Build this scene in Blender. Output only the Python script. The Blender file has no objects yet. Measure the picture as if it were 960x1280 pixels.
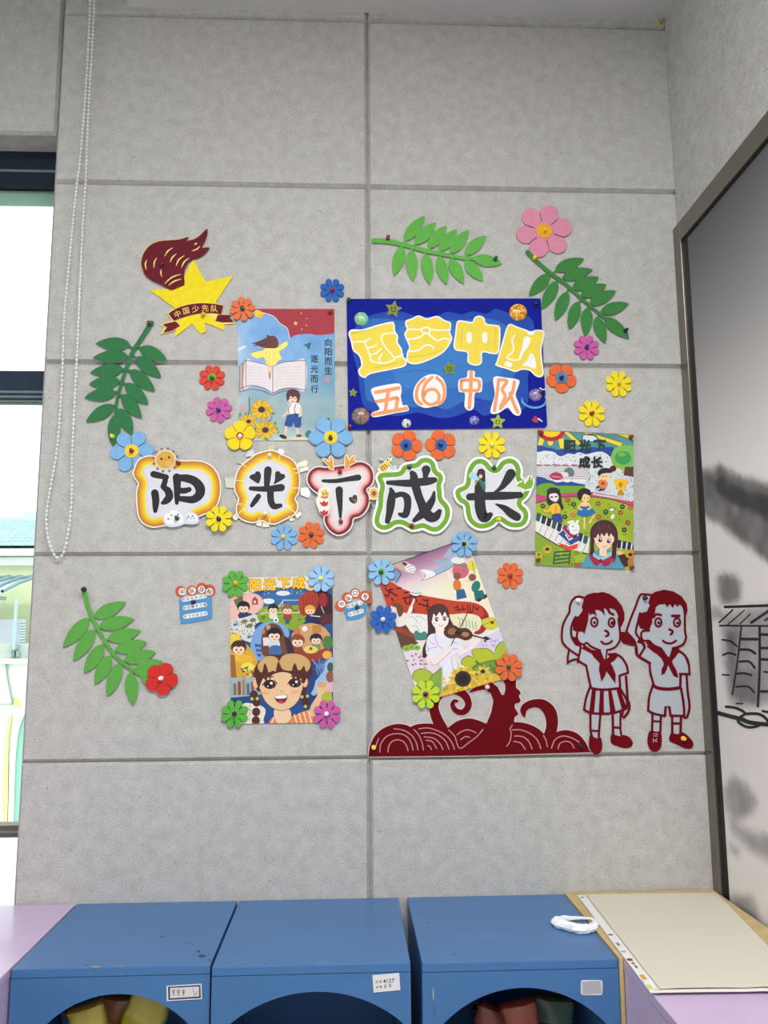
import bpy, math, random
import numpy as np
from mathutils import Vector, Matrix
PI = math.pi
random.seed(7)
scn = bpy.context.scene
COL = scn.collection

# ------------------------------------------------------------------ camera
ZF = 2.9845                                   # height of the first panel joint above the floor
FPX = 1032.8417
def _rot(i, t):
    c, s = math.cos(t), math.sin(t)
    m = [[1, 0, 0], [0, 1, 0], [0, 0, 1]]
    j, k = [(1, 2), (2, 0), (0, 1)][i]
    m[j][j] = c; m[k][k] = c; m[j][k] = -s; m[k][j] = s
    return Matrix(m)
CROT = _rot(2, -0.04306700) @ _rot(0, 1.71873885) @ _rot(2, -0.00627704)
CPOS = Vector((-0.06131183, -2.50140307, ZF - 1.44235278))
cam = bpy.data.cameras.new('camera')
cam.sensor_fit = 'VERTICAL'; cam.sensor_height = 36.0; cam.sensor_width = 27.0
cam.lens = FPX * 36.0 / 1280.0
cam.clip_start = 0.05; cam.clip_end = 200
camo = bpy.data.objects.new('camera', cam); COL.objects.link(camo)
camo.matrix_world = Matrix.Translation(CPOS) @ CROT.to_4x4()
scn.camera = camo
Z0 = 0.0
scn.view_settings.view_transform = 'Standard'; scn.view_settings.look = 'None'
scn.view_settings.gamma = 1.0; scn.view_settings.use_curve_mapping = False
scn.view_settings.exposure = 0.66

# ------------------------------------------------------------------ sky, sun, lights
wd = bpy.data.worlds.new('sky'); scn.world = wd; wd.use_nodes = True
bg = wd.node_tree.nodes['Background']
bg.inputs[0].default_value = (0.94, 0.975, 1.0, 1); bg.inputs[1].default_value = 1.7
def light(name, kind, loc, aim, energy, color=(1, 1, 1), size=None, angle=None):
    l = bpy.data.lights.new(name, kind); l.energy = energy; l.color = color
    if size: l.shape = 'RECTANGLE'; l.size, l.size_y = size
    if angle: l.angle = angle
    o = bpy.data.objects.new(name, l); COL.objects.link(o); o.location = loc
    o.rotation_euler = (Vector(aim)).to_track_quat('-Z', 'Y').to_euler()
    return o
light('sun', 'SUN', (0, -20, 20), (-0.12, 0.75, -0.62), 0.7, (1, 0.97, 0.92), angle=0.02)
# area lamp standing for daylight from the long window of the left wall
light('daylight_left_windows', 'AREA', (-3.75, -2.2, 1.7), (1, 0.3, -0.06), 4, (0.93, 0.97, 1.0), (2.4, 1.4))
wl = light('sky_through_window', 'AREA', (-2.6, 0.24, Z0 + 1.7), (0, -1, 0), 1, size=(3.1, 2.4)); wl.data.cycles.is_portal = True

# ------------------------------------------------------------------ helpers
XL, XR = -1.00682, 1.01502                    # pier edge and room corner
def ray(u, v):
    return CROT @ Vector(((u - 480) / FPX, (640 - v) / FPX, -1.0))
def at(u, v, y=0.0):
    d = ray(u, v); return CPOS + d * ((y - CPOS.y) / d.y)
def atx(u, v, x):
    d = ray(u, v); return CPOS + d * ((x - CPOS.x) / d.x)
def atz(u, v, z):
    d = ray(u, v); return CPOS + d * ((z - CPOS.z) / d.z)
def lin(c):
    def f(x):
        x = max(0, min(255, x)) / 255.0
        return x / 12.92 if x <= 0.04045 else ((x + 0.055) / 1.055) ** 2.4
    return (f(c[0]), f(c[1]), f(c[2]), 1.0)

MATS = {}
def mat(name, rough=0.7, col=None, metal=0.0, spec=0.5, noise=0.0, nscale=60, bump=0.0, bscale=400, coat=0.0, trans=0.0):
    """procedural material; colour from the mesh's Col attribute unless col is given"""
    if name in MATS: return MATS[name]
    m = bpy.data.materials.new(name); m.use_nodes = True
    nt = m.node_tree; b = nt.nodes['Principled BSDF']; L = nt.links.new
    b.inputs['Roughness'].default_value = rough; b.inputs['Metallic'].default_value = metal
    b.inputs['Specular IOR Level'].default_value = spec
    b.inputs['Coat Weight'].default_value = coat
    b.inputs['Transmission Weight'].default_value = trans
    if col is None:
        a = nt.nodes.new('ShaderNodeAttribute'); a.attribute_name = 'Col'; src = a.outputs['Color']
    else:
        r = nt.nodes.new('ShaderNodeRGB'); r.outputs[0].default_value = lin(col); src = r.outputs[0]
    tc = nt.nodes.new('ShaderNodeTexCoord')
    if noise:
        n = nt.nodes.new('ShaderNodeTexNoise'); n.inputs['Scale'].default_value = nscale; n.inputs['Detail'].default_value = 4
        L(tc.outputs['Object'], n.inputs['Vector'])
        r = nt.nodes.new('ShaderNodeMapRange'); r.inputs[1].default_value = 0.3; r.inputs[2].default_value = 0.7
        r.inputs[3].default_value = 1 - noise; r.inputs[4].default_value = 1 + noise
        L(n.outputs[0], r.inputs[0])
        x = nt.nodes.new('ShaderNodeVectorMath'); x.operation = 'SCALE'
        L(src, x.inputs[0]); L(r.outputs[0], x.inputs['Scale']); src = x.outputs[0]
    L(src, b.inputs['Base Color'])
    if bump:
        n = nt.nodes.new('ShaderNodeTexNoise'); n.inputs['Scale'].default_value = bscale; n.inputs['Detail'].default_value = 3
        L(tc.outputs['Object'], n.inputs['Vector'])
        k = nt.nodes.new('ShaderNodeBump'); k.inputs['Strength'].default_value = bump; k.inputs['Distance'].default_value = 0.001
        L(n.outputs[0], k.inputs['Height']); L(k.outputs[0], b.inputs['Normal'])
    MATS[name] = m
    return m
FOAM = mat('foam', 0.85, spec=0.25, noise=0.05, nscale=70, bump=0.15, bscale=900)
PAPER = mat('printed_paper', 0.55, spec=0.3, noise=0.03, nscale=40)
CARD = mat('card', 0.6, spec=0.3)
GLOSS = mat('glossy_plastic', 0.22, spec=0.5)
ACRYL = mat('acrylic', 0.7, spec=0.1)
PLAIN = mat('plain_paint', 0.6, noise=0.04, nscale=8)

def felt_material():
    m = bpy.data.materials.new('felt_panel'); m.use_nodes = True
    nt = m.node_tree; b = nt.nodes['Principled BSDF']; L = nt.links.new
    b.inputs['Roughness'].default_value = 0.95; b.inputs['Specular IOR Level'].default_value = 0.15
    tc = nt.nodes.new('ShaderNodeTexCoord')
    def nz(scale, det):
        n = nt.nodes.new('ShaderNodeTexNoise'); n.inputs['Scale'].default_value = scale; n.inputs['Detail'].default_value = det
        L(tc.outputs['Object'], n.inputs['Vector']); return n.outputs[0]
    def ramp(src, p0, c0, p1, c1):
        r = nt.nodes.new('ShaderNodeValToRGB'); e = r.color_ramp.elements
        e[0].position, e[0].color = p0, lin(c0); e[1].position, e[1].color = p1, lin(c1); L(src, r.inputs[0]); return r.outputs[0]
    base = ramp(nz(28, 6), 0.30, (184, 181, 177), 0.68, (200, 198, 194))
    fib = ramp(nz(230, 5), 0.33, (196, 195, 193), 0.58, (255, 255, 255))
    spk = ramp(nz(75, 2), 0.26, (196, 195, 193), 0.33, (255, 255, 255))
    def mul(a, c, f):
        x = nt.nodes.new('ShaderNodeMix'); x.data_type = 'RGBA'; x.blend_type = 'MULTIPLY'; x.inputs[0].default_value = f
        L(a, x.inputs[6]); L(c, x.inputs[7]); return x.outputs[2]
    L(mul(mul(base, fib, 0.55), spk, 0.6), b.inputs['Base Color'])
    k = nt.nodes.new('ShaderNodeBump'); k.inputs['Strength'].default_value = 0.25; k.inputs['Distance'].default_value = 0.001
    L(nz(420, 4), k.inputs['Height']); L(k.outputs[0], b.inputs['Normal'])
    return m
FELT = felt_material()

def tag(o, label=None, cat=None, group=None, kind=None):
    if label: o['label'] = label
    if cat: o['category'] = cat
    if group: o['group'] = group
    if kind: o['kind'] = kind
    return o
def empty(name, loc, label=None, cat=None, group=None, kind=None):
    o = bpy.data.objects.new(name, None); COL.objects.link(o); o.location = loc; o.empty_display_size = 0.05
    return tag(o, label, cat, group, kind)
def W(o):                                      # world position of an unrotated parent chain
    p = Vector((0, 0, 0))
    while o: p += o.location; o = o.parent
    return p

class Mesh:
    """collects coloured faces in world coordinates, then links them as ONE object"""
    def __init__(s): s.V = []; s.F = []; s.C = []
    def face(s, pts, col):
        n = len(s.V); s.V += [Vector(p) for p in pts]; s.F.append(tuple(range(n, n + len(pts)))); s.C.append(col)
    def faces(s, verts, faces, col):
        n = len(s.V); s.V += [Vector(p) for p in verts]
        for f in faces: s.F.append(tuple(i + n for i in f)); s.C.append(col)
    def box(s, a, b, col=(200, 200, 200)):
        x0, y0, z0 = [min(p, q) for p, q in zip(a, b)]; x1, y1, z1 = [max(p, q) for p, q in zip(a, b)]
        v = [(x0, y0, z0), (x1, y0, z0), (x1, y1, z0), (x0, y1, z0), (x0, y0, z1), (x1, y0, z1), (x1, y1, z1), (x0, y1, z1)]
        s.faces(v, [(0, 3, 2, 1), (4, 5, 6, 7), (0, 1, 5, 4), (1, 2, 6, 5), (2, 3, 7, 6), (3, 0, 4, 7)], col)
    def lathe(s, c, prof, axis, col, n=14):
        """prof: (radius, distance along axis)"""
        ax = Vector(axis).normalized(); e1 = ax.orthogonal().normalized(); e2 = ax.cross(e1); c = Vector(c)
        vs = []
        for r, h in prof:
            for k in range(n):
                t = 2 * PI * k / n; vs.append(c + ax * h + (e1 * math.cos(t) + e2 * math.sin(t)) * r)
        fs = []
        for i in range(len(prof) - 1):
            for k in range(n):
                fs.append((i * n + k, i * n + (k + 1) % n, (i + 1) * n + (k + 1) % n, (i + 1) * n + k))
        fs.append(tuple(range(n))[::-1]); fs.append(tuple((len(prof) - 1) * n + k for k in range(n)))
        s.faces(vs, fs, col)
    def tube(s, pts, r, col, n=6):
        pts = [Vector(p) for p in pts]; vs = []; fs = []
        for i, p in enumerate(pts):
            d = (pts[min(i + 1, len(pts) - 1)] - pts[max(i - 1, 0)]).normalized()
            e1 = d.cross(Vector((0, 1, 0.01))).normalized(); e2 = d.cross(e1)
            for k in range(n):
                t = 2 * PI * k / n; vs.append(p + (e1 * math.cos(t) + e2 * math.sin(t)) * r)
        for i in range(len(pts) - 1):
            for k in range(n): fs.append((i * n + k, i * n + (k + 1) % n, (i + 1) * n + (k + 1) % n, (i + 1) * n + k))
        s.faces(vs, fs, col)
    def build(s, name, m, parent=None, loc=None, smooth=False, merge=False, bevel=0):
        o0 = W(parent) if parent else (Vector(loc) if loc is not None else Vector((0, 0, 0)))
        off = Vector(loc) if (parent and loc is not None) else Vector((0, 0, 0))
        me = bpy.data.meshes.new(name)
        me.from_pydata([tuple(v - o0 - (off if parent else Vector((0, 0, 0)))) for v in s.V], [], s.F)
        at_ = me.color_attributes.new('Col', 'FLOAT_COLOR', 'CORNER')
        buf = []
        for f, c in zip(s.F, s.C):
            if isinstance(c, list):
                for q in c: buf += lin(q)
            else: buf += list(lin(c)) * len(f)
        at_.data.foreach_set('color', buf)
        me.materials.append(m)
        if merge or smooth or bevel:
            import bmesh
            bm = bmesh.new(); bm.from_mesh(me); bmesh.ops.remove_doubles(bm, verts=bm.verts, dist=1e-6)
            bmesh.ops.recalc_face_normals(bm, faces=bm.faces); bm.to_mesh(me); bm.free()
        if smooth: me.polygons.foreach_set('use_smooth', [True] * len(me.polygons))
        me.update()
        o = bpy.data.objects.new(name, me); COL.objects.link(o)
        if parent: o.parent = parent; o.location = off
        else: o.location = o0
        if bevel:
            md = o.modifiers.new('edge', 'BEVEL'); md.width = bevel; md.segments = 2; md.limit_method = 'ANGLE'
        return o

# ---- planar drawing -------------------------------------------------------
def crop(x0, y0, s): return lambda a, b: (x0 + a / s, y0 + b / s)
PX = crop(0, 0, 1)
def pairs(n): return [(n[i], n[i + 1]) for i in range(0, len(n), 2)]
def cat(pts, closed, k=5):
    n = len(pts); out = []
    if n < 3: return list(pts)
    for i in range(n if closed else n - 1):
        p = [pts[(i + j) % n] if closed else pts[max(0, min(n - 1, i + j))] for j in (-1, 0, 1, 2)]
        for q in range(k):
            t = q / k; t2, t3 = t * t, t * t * t
            out.append(tuple(0.5 * (2 * p[1][a] + (p[2][a] - p[0][a]) * t + (2 * p[0][a] - 5 * p[1][a] + 4 * p[2][a] - p[3][a]) * t2
                       + (3 * p[1][a] - p[0][a] - 3 * p[2][a] + p[3][a]) * t3) for a in range(len(pts[0]))))
    if not closed: out.append(tuple(pts[-1]))
    return out
def area(p): return sum(p[i][0] * p[(i + 1) % len(p)][1] - p[(i + 1) % len(p)][0] * p[i][1] for i in range(len(p))) / 2
def ell(cx, cy, rx, ry=None, rot=0, n=20):
    ry = rx if ry is None else ry; c, s = math.cos(math.radians(rot)), math.sin(math.radians(rot))
    return [(cx + rx * math.cos(2 * PI * k / n) * c - ry * math.sin(2 * PI * k / n) * s,
             cy + rx * math.cos(2 * PI * k / n) * s + ry * math.sin(2 * PI * k / n) * c) for k in range(n)]
def strip(pts, w):
    """left and right side of a line of varying width"""
    n = len(pts); L = []; R = []
    for i in range(n):
        a, b = pts[max(i - 1, 0)], pts[min(i + 1, n - 1)]
        dx, dy = b[0] - a[0], b[1] - a[1]; l = math.hypot(dx, dy) or 1
        h = w[i] / 2; L.append((pts[i][0] - dy / l * h, pts[i][1] + dx / l * h)); R.append((pts[i][0] + dy / l * h, pts[i][1] - dx / l * h))
    return L, R
def cap(c, a, b, n=6):
    """half circle round c from a to b, bulging away from the line"""
    r = math.hypot(a[0] - c[0], a[1] - c[1]); t0 = math.atan2(a[1] - c[1], a[0] - c[0])
    return [(c[0] + r * math.cos(t0 + PI * k / n), c[1] + r * math.sin(t0 + PI * k / n)) for k in range(n + 1)]
def clip_poly(p, q):
    """clip polygon p by the convex polygon q"""
    sg = 1 if area(q) > 0 else -1
    for i in range(len(q)):
        a, b = q[i], q[(i + 1) % len(q)]; out = []
        if not p: return p
        f = lambda z: sg * ((b[0] - a[0]) * (z[1] - a[1]) - (b[1] - a[1]) * (z[0] - a[0]))
        for j in range(len(p)):
            c, d = p[j], p[(j + 1) % len(p)]; fc, fd = f(c), f(d)
            if fc >= 0: out.append(c)
            if (fc >= 0) != (fd >= 0):
                t = fc / (fc - fd); out.append((c[0] + (d[0] - c[0]) * t, c[1] + (d[1] - c[1]) * t))
        p = out
    return p
GL = {}
def glyph(ch, bold):
    if (ch, bold) not in GL:
        c = bpy.data.curves.new('glyph', 'FONT'); c.body = ch; c.size = 1; c.align_x = 'CENTER'; c.align_y = 'CENTER'; c.offset = bold; c.resolution_u = 2
        o = bpy.data.objects.new('glyph', c); me = o.to_mesh()
        v = [(p.co.x, p.co.y) for p in me.vertices]; f = [tuple(p.vertices) for p in me.polygons]
        if v:
            cx = (min(a[0] for a in v) + max(a[0] for a in v)) / 2; cy = (min(a[1] for a in v) + max(a[1] for a in v)) / 2
            v = [(a - cx, b - cy) for a, b in v]
        o.to_mesh_clear(); bpy.data.objects.remove(o); bpy.data.curves.remove(c)
        GL[(ch, bold)] = (v, f)
    return GL[(ch, bold)]

class Art(Mesh):
    """flat ink shapes and raised plates on the wall plane, drawn in the frame of a measured view"""
    def __init__(s, cr, d=0.001, to3=None, step=6e-6):
        super().__init__(); s.cr = cr; s.d = d; s.step = step; s.clip = None; s.nud = 0
        s.to3 = to3 or (lambda u, v, d: at(u, v, -d))
    def w3(s, p, d): u, v = s.cr(p[0], p[1]); return s.to3(u, v, d)
    def flat(s, pts, col, d=None):
        if d is None: s.d += s.step; d = s.d
        if s.clip: pts = clip_poly(pts, s.clip)
        if len(pts) < 3: return
        if area(pts) > 0: pts = pts[::-1]
        s.face([s.w3(p, d) for p in pts], col)
    def P(s, col, *n): s.flat(pairs(n), col)
    def S(s, col, *n): s.flat(cat(pairs(n), True, 4), col)
    def E(s, col, cx, cy, rx, ry=None, rot=0, n=16): s.flat(ell(cx, cy, rx, ry, rot, n), col)
    def line(s, pts, w, col):
        s.d += s.step; d = s.d; L, R = strip(pts, w)
        for i in range(len(pts) - 1): s.flat([L[i], L[i + 1], R[i + 1], R[i]], col, d)
        s.flat(cap(pts[0], L[0], R[0]), col, d); s.flat(cap(pts[-1], R[-1], L[-1]), col, d)
    def L(s, col, w, *n):
        p = cat(pairs(n), False, 4); s.line(p, [w] * len(p), col)
    def K(s, col, w, *n): p = pairs(n); s.line(p, [w] * len(p), col)
    def T(s, col, *n):                          # smooth line through x, y, width triples
        p = cat([(n[i], n[i + 1], n[i + 2]) for i in range(0, len(n), 3)], False, 5)
        s.line([(q[0], q[1]) for q in p], [q[2] for q in p], col)
    def text(s, st, x, y, size, col, bold=0.0, rot=0, sx=1.0):
        c, k = math.cos(math.radians(rot)), math.sin(math.radians(rot)); e = max(0, bold - .012); v, f = glyph(st, min(bold, .012))
        for ox, oy in (((0, 0),) if e < .004 else ((-e, -e), (e, -e), (-e, e), (e, e), (0, 0))):
            s.d += s.step; q = [(x + size * ((a * sx + ox) * c + (b + oy) * k), y + size * ((a * sx + ox) * k - (b + oy) * c)) for a, b in v]
            for t in f: s.flat([q[i] for i in t], col, s.d)
    def rings(s, pts, levels, cell=8.0):
        """nested fills: levels (depth inside the outline, colour), contoured from a distance field"""
        P = np.array(pts); A = P; Bv = np.roll(P, -1, 0); lo, hi = P.min(0) - cell, P.max(0) + cell
        nx, ny = int((hi[0] - lo[0]) / cell) + 1, int((hi[1] - lo[1]) / cell) + 1
        gx, gy = np.meshgrid(lo[0] + np.arange(nx + 1) * cell, lo[1] + np.arange(ny + 1) * cell); G = np.stack([gx, gy], -1).reshape(-1, 1, 2)
        E = Bv - A; t = np.clip(((G - A) * E).sum(-1) / np.maximum((E * E).sum(-1), 1e-9), 0, 1)
        D = np.sqrt(((G - A - t[..., None] * E) ** 2).sum(-1)).min(1)
        yy = G[:, :, 1]; xx = G[:, :, 0]; c = (A[:, 1] > yy) != (Bv[:, 1] > yy)
        with np.errstate(divide='ignore', invalid='ignore'): xi = (Bv[:, 0] - A[:, 0]) * (yy - A[:, 1]) / (Bv[:, 1] - A[:, 1]) + A[:, 0]
        D = np.where(((c & (xx < xi)).sum(1) % 2) == 1, D, -D).reshape(ny + 1, nx + 1)
        for r, col in levels:
            s.d += s.step; d = s.d; F = D - r
            for j in range(ny):
                run = None
                for i in range(nx + 1):
                    q = F[j:j + 2, i:i + 2] if i < nx else None
                    full = q is not None and q.min() >= 0
                    x0 = lo[0] + i * cell; y0 = lo[1] + j * cell
                    if full and run is None: run = x0
                    if not full and run is not None:
                        s.flat([(run, y0), (x0, y0), (x0, y0 + cell), (run, y0 + cell)], col, d); run = None
                    if q is None or full or q.max() < 0: continue
                    cs = [(x0, y0, q[0, 0]), (x0 + cell, y0, q[0, 1]), (x0 + cell, y0 + cell, q[1, 1]), (x0, y0 + cell, q[1, 0])]; out = []
                    for k in range(4):
                        p, w = cs[k], cs[(k + 1) % 4]
                        if p[2] >= 0: out.append(p[:2])
                        if (p[2] >= 0) != (w[2] >= 0): u = p[2] / (p[2] - w[2]); out.append((p[0] + (w[0] - p[0]) * u, p[1] + (w[1] - p[1]) * u))
                    if len(out) > 2: s.flat(out, col, d)
    def plate(s, pts, d0, d1, col, side=None):
        s.nud += 1; d1 += 1.2e-5 * (s.nud % 40)
        if area(pts) > 0: pts = pts[::-1]
        F = [s.w3(p, d1) for p in pts]; B = [s.w3(p, d0) for p in pts]; n = len(pts)
        s.face(F, col)
        for i in range(n):
            j = (i + 1) % n; s.face([F[j], F[i], B[i], B[j]], side or col)
        s.d = max(s.d, d1)
    def ridge(s, pts, w, d0, d1, col, side=None):
        """raised line"""
        L, R = strip(pts, w); n = len(pts); s.nud += 1; d1 += 1.2e-5 * (s.nud % 40)
        for i in range(n - 1):
            s.flat([L[i], L[i + 1], R[i + 1], R[i]], col, d1)
            for A in (L, R): s.face([s.w3(A[i], d1), s.w3(A[i + 1], d1), s.w3(A[i + 1], d0), s.w3(A[i], d0)], side or col)
        for c, a, b in ((pts[0], L[0], R[0]), (pts[-1], R[-1], L[-1])):
            q = cap(c, a, b); s.flat(q, col, d1)
            for i in range(len(q) - 1): s.face([s.w3(q[i], d1), s.w3(q[i + 1], d1), s.w3(q[i + 1], d0), s.w3(q[i], d0)], side or col)
        s.d = max(s.d, d1)
    def grid(s, quad, nx, ny, fn, d=None):
        """soft coloured ground: fn(s, t) -> colour, on a quad given TL, TR, BR, BL"""
        if d is None: s.d += s.step; d = s.d
        a, b, c, e = quad; V = []; CC = []
        for j in range(ny + 1):
            for i in range(nx + 1):
                x, y = i / nx, j / ny
                p = [(a[k] * (1 - x) + b[k] * x) * (1 - y) + (e[k] * (1 - x) + c[k] * x) * y for k in (0, 1)]
                V.append(s.w3(p, d)); CC.append(fn(x, y))
        n0 = len(s.V); s.V += V
        for j in range(ny):
            for i in range(nx):
                q = [j * (nx + 1) + i, (j + 1) * (nx + 1) + i, (j + 1) * (nx + 1) + i + 1, j * (nx + 1) + i + 1]
                s.F.append(tuple(n0 + k for k in q)); s.C.append([CC[k] for k in q])
def mix(a, b, t): t = max(0, min(1, t)); return tuple(a[i] + (b[i] - a[i]) * t for i in range(3))
def vnoise(x, y, seed=0):
    def h(i, j): q = math.sin(i * 127.1 + j * 311.7 + seed * 74.7) * 43758.5453; return q - math.floor(q)
    i, j = math.floor(x), math.floor(y); fx, fy = x - i, y - j; fx = fx * fx * (3 - 2 * fx); fy = fy * fy * (3 - 2 * fy)
    return (h(i, j) * (1 - fx) + h(i + 1, j) * fx) * (1 - fy) + (h(i, j + 1) * (1 - fx) + h(i + 1, j + 1) * fx) * fy

# ================================================================== SETTING
Z = lambda zrel: ZF + zrel
CEIL = Z(0.628)
# floor and ceiling
m = Mesh(); m.box((-4.2, -3.9, -0.06), (1.3, 0.5, 0.0), (168, 165, 160)); tag(m.build('floor', mat('floor_tile', 0.4, noise=0.05, nscale=3)), kind='structure')
m = Mesh(); m.box((-0.794, -3.9, CEIL), (1.3, -0.0, CEIL + 0.12), (205, 203, 203)); tag(m.build('ceiling', mat('ceiling_paint', 0.9, noise=0.02, nscale=5)), kind='structure')
m = Mesh(); m.box((-4.2, -3.9, CEIL + 0.45), (1.3, 0.2, CEIL + 0.55), (170, 170, 172)); tag(m.build('ceiling_recess', MATS['ceiling_paint']), kind='structure')

# back wall: a pier of felt panels with chamfered edges
BEV = 0.010
def panel(m, x0, x1, z0, z1, bx0=BEV, bx1=BEV, bz0=BEV, bz1=BEV, dep=0.014):
    f = [(x0 + bx0, 0, z0 + bz0), (x1 - bx1, 0, z0 + bz0), (x1 - bx1, 0, z1 - bz1), (x0 + bx0, 0, z1 - bz1)]
    k = [(x0 + (bx0 and 0.0012), dep, z0 + 0.0012), (x1 - (bx1 and 0.0012), dep, z0 + 0.0012), (x1 - (bx1 and 0.0012), dep, z1 - 0.0012), (x0 + (bx0 and 0.0012), dep, z1 - 0.0012)]
    m.faces(f + k, [(0, 1, 2, 3), (4, 5, 1, 0), (5, 6, 2, 1), (6, 7, 3, 2), (7, 4, 0, 3)], (190, 188, 184))
m = Mesh(); m.box((XL, 0.014, 0), (XR + 0.2, 0.2, CEIL + 0.45), (150, 148, 145))
wall = tag(m.build('wall_back', mat('dark_joint', 0.9)), kind='structure')
rows = [CEIL + 0.45, Z(0.6), Z(0), Z(-0.6), Z(-1.2), Z(-1.8), Z(-2.4), 0.0]
for i in range(len(rows) - 1):
    for a, b in ((XL, 0.0), (0.0, XR)):
        m = Mesh(); panel(m, a, b, rows[i + 1], rows[i], bx0=BEV, bx1=0 if b == XR else BEV)
        m.build('panel', FELT, wall)
# lintel over the window, left of the pier
m = Mesh(); m.box((-4.0, 0.014, Z(0.176)), (XL - 0.002, 0.2, CEIL + 0.45), (176, 175, 171))
lint = tag(m.build('wall_back_lintel', FELT), kind='structure')
m = Mesh(); panel(m, -4.0, XL - 0.003, Z(0.166), CEIL + 0.45, 0, 0.006, 0.008, 0); m.build('panel', FELT, lint)
m = Mesh(); m.box((-4.2, 0.0, 0.0), (-4.0, 0.2, CEIL + 0.45), (190, 188, 184)); tag(m.build('wall_back_left', FELT), kind='structure')
m = Mesh(); m.box((-4.0, 0.02, 0.0), (XL - 0.001, 0.2, 0.62), (190, 188, 184)); tag(m.build('wall_back_sill', FELT), kind='structure')
# right wall with felt cladding above the mural
m = Mesh(); m.box((XR + 0.02, -3.9, 0), (XR + 0.2, 0.2, CEIL + 0.1), (190, 188, 184))
wr = tag(m.build('wall_right', mat('grey_paint', 0.9)), kind='structure')
for a, b in ((-1.35, 0.0), (-2.55, -1.35), (-3.75, -2.55)):
    m = Mesh(); m.box((XR, a + 0.002, Z(-0.13)), (XR + 0.02, b - 0.001, CEIL), (190, 188, 184)); m.build('panel', FELT, wr)
for a, b in ((-3.9, -0.0),):
    m = Mesh(); m.box((XR, a, 0), (XR + 0.02, b - 0.001, Z(-0.132)), (190, 188, 184)); m.build('panel', FELT, wr)
# left wall with a window opening, closed rear wall
m = Mesh()
for y0, y1, z0, z1 in ((-3.9, 0.2, 0, 0.9), (-3.9, 0.2, 2.5, CEIL + 0.45), (-3.9, -3.5, 0.9, 2.5), (-0.9, 0.2, 0.9, 2.5)): m.box((-4.2, y0, z0), (-4.0, y1, z1), (200, 198, 194))
tag(m.build('wall_left', mat('white_wall', 0.9)), kind='structure')
m = Mesh()
for x0, x1, z0, z1 in ((-4.2, 1.3, 0, CEIL + 0.45),): m.box((x0, -3.9, z0), (x1, -3.7, z1), (196, 195, 192))
tag(m.build('wall_rear', MATS['white_wall']), kind='structure')

# window beside the pier
YW = 0.15
gm = bpy.data.materials.new('window_glass'); gm.use_nodes = True
nt = gm.node_tree; nt.nodes.clear(); o_ = nt.nodes.new('ShaderNodeOutputMaterial'); mx = nt.nodes.new('ShaderNodeMixShader')
tr = nt.nodes.new('ShaderNodeBsdfTransparent'); tr.inputs[0].default_value = (0.95, 0.985, 0.97, 1)
gl = nt.nodes.new('ShaderNodeBsdfGlossy'); gl.inputs['Roughness'].default_value = 0.02
fr = nt.nodes.new('ShaderNodeFresnel'); fr.inputs[0].default_value = 1.3
nt.links.new(fr.outputs[0], mx.inputs[0]); nt.links.new(tr.outputs[0], mx.inputs[1]); nt.links.new(gl.outputs[0], mx.inputs[2]); nt.links.new(mx.outputs[0], o_.inputs[0])
win = empty('window_1', (-1.7, YW, Z(-2.3)), kind='structure')
ALU = mat('dark_aluminium', 0.4, metal=0.3, spec=0.4)
zt0, zt1 = at(20, 205, YW).z, at(20, 237.5, YW).z
zm0, zm1 = at(20, 467, YW).z, at(20, 503.5, YW).z
zb0, zb1 = at(20, 1029, YW).z, at(20, 1044, YW).z
def rail(name, z0, z1, grooves, col, y0=YW - 0.03):
    m = Mesh(); m.box((-4.0, y0, z1), (XL + 0.08, YW + 0.03, z0), col)
    r = m.build(name, ALU, win)
    for g in grooves:
        q = Mesh(); q.box((-4.0, y0 - 0.004, g - 0.004), (XL + 0.08, y0, g + 0.004), (120, 135, 140)); q.build('highlight_bead', ALU, r)  # raised bead coloured lighter to carry the rail's highlight line
rail('top_rail', zt0 + 0.03, zt1, [at(20, 220, YW).z], (34, 46, 60))
rail('transom', zm0, zm1, [at(20, 493.5, YW).z, at(20, 499.5, YW).z], (46, 60, 78))
rail('bottom_rail', zb0, zb1, [(zb0 + zb1) / 2], (112, 100, 78))
rail('sill_rail', Z(-2.3), Z(-2.36), [], (225, 230, 228))
m = Mesh(); m.box((-2.55, YW - 0.032, Z(-2.3)), (-2.5, YW + 0.03, zt0), (40, 52, 66)); m.build('jamb', ALU, win)
for a, b in ((zt1, zm0), (zm1, zb0), (zb1, Z(-2.3))):
    m = Mesh(); m.box((-4.0, YW - 0.004, b), (XL + 0.08, YW + 0.004, a), (255, 255, 255)); m.build('pane', gm, win)
m = Mesh(); zz = at(20, 256, YW).z; m.box((-4.0, YW + 0.006, zz), (XL + 0.08, YW + 0.012, zt1), (176, 205, 190)); m.build('blind_strip', mat('pale_strip', 0.6), win)

def proj(p):
    q = CROT.transposed() @ (Vector(p) - CPOS); return (480 + FPX * q.x / -q.z, 640 - FPX * q.y / -q.z)
def sdf(x, y, P):
    """signed distance to a polygon, negative inside"""
    d = 1e9; ins = False; n = len(P)
    for i in range(n):
        a, b = P[i], P[(i + 1) % n]; ex, ey = b[0] - a[0], b[1] - a[1]; t = max(0, min(1, ((x - a[0]) * ex + (y - a[1]) * ey) / (ex * ex + ey * ey + 1e-9)))
        d = min(d, math.hypot(x - a[0] - ex * t, y - a[1] - ey * t))
        if (a[1] > y) != (b[1] > y) and x < (b[0] - a[0]) * (y - a[1]) / (b[1] - a[1]) + a[0]: ins = not ins
    return -d if ins else d

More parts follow.
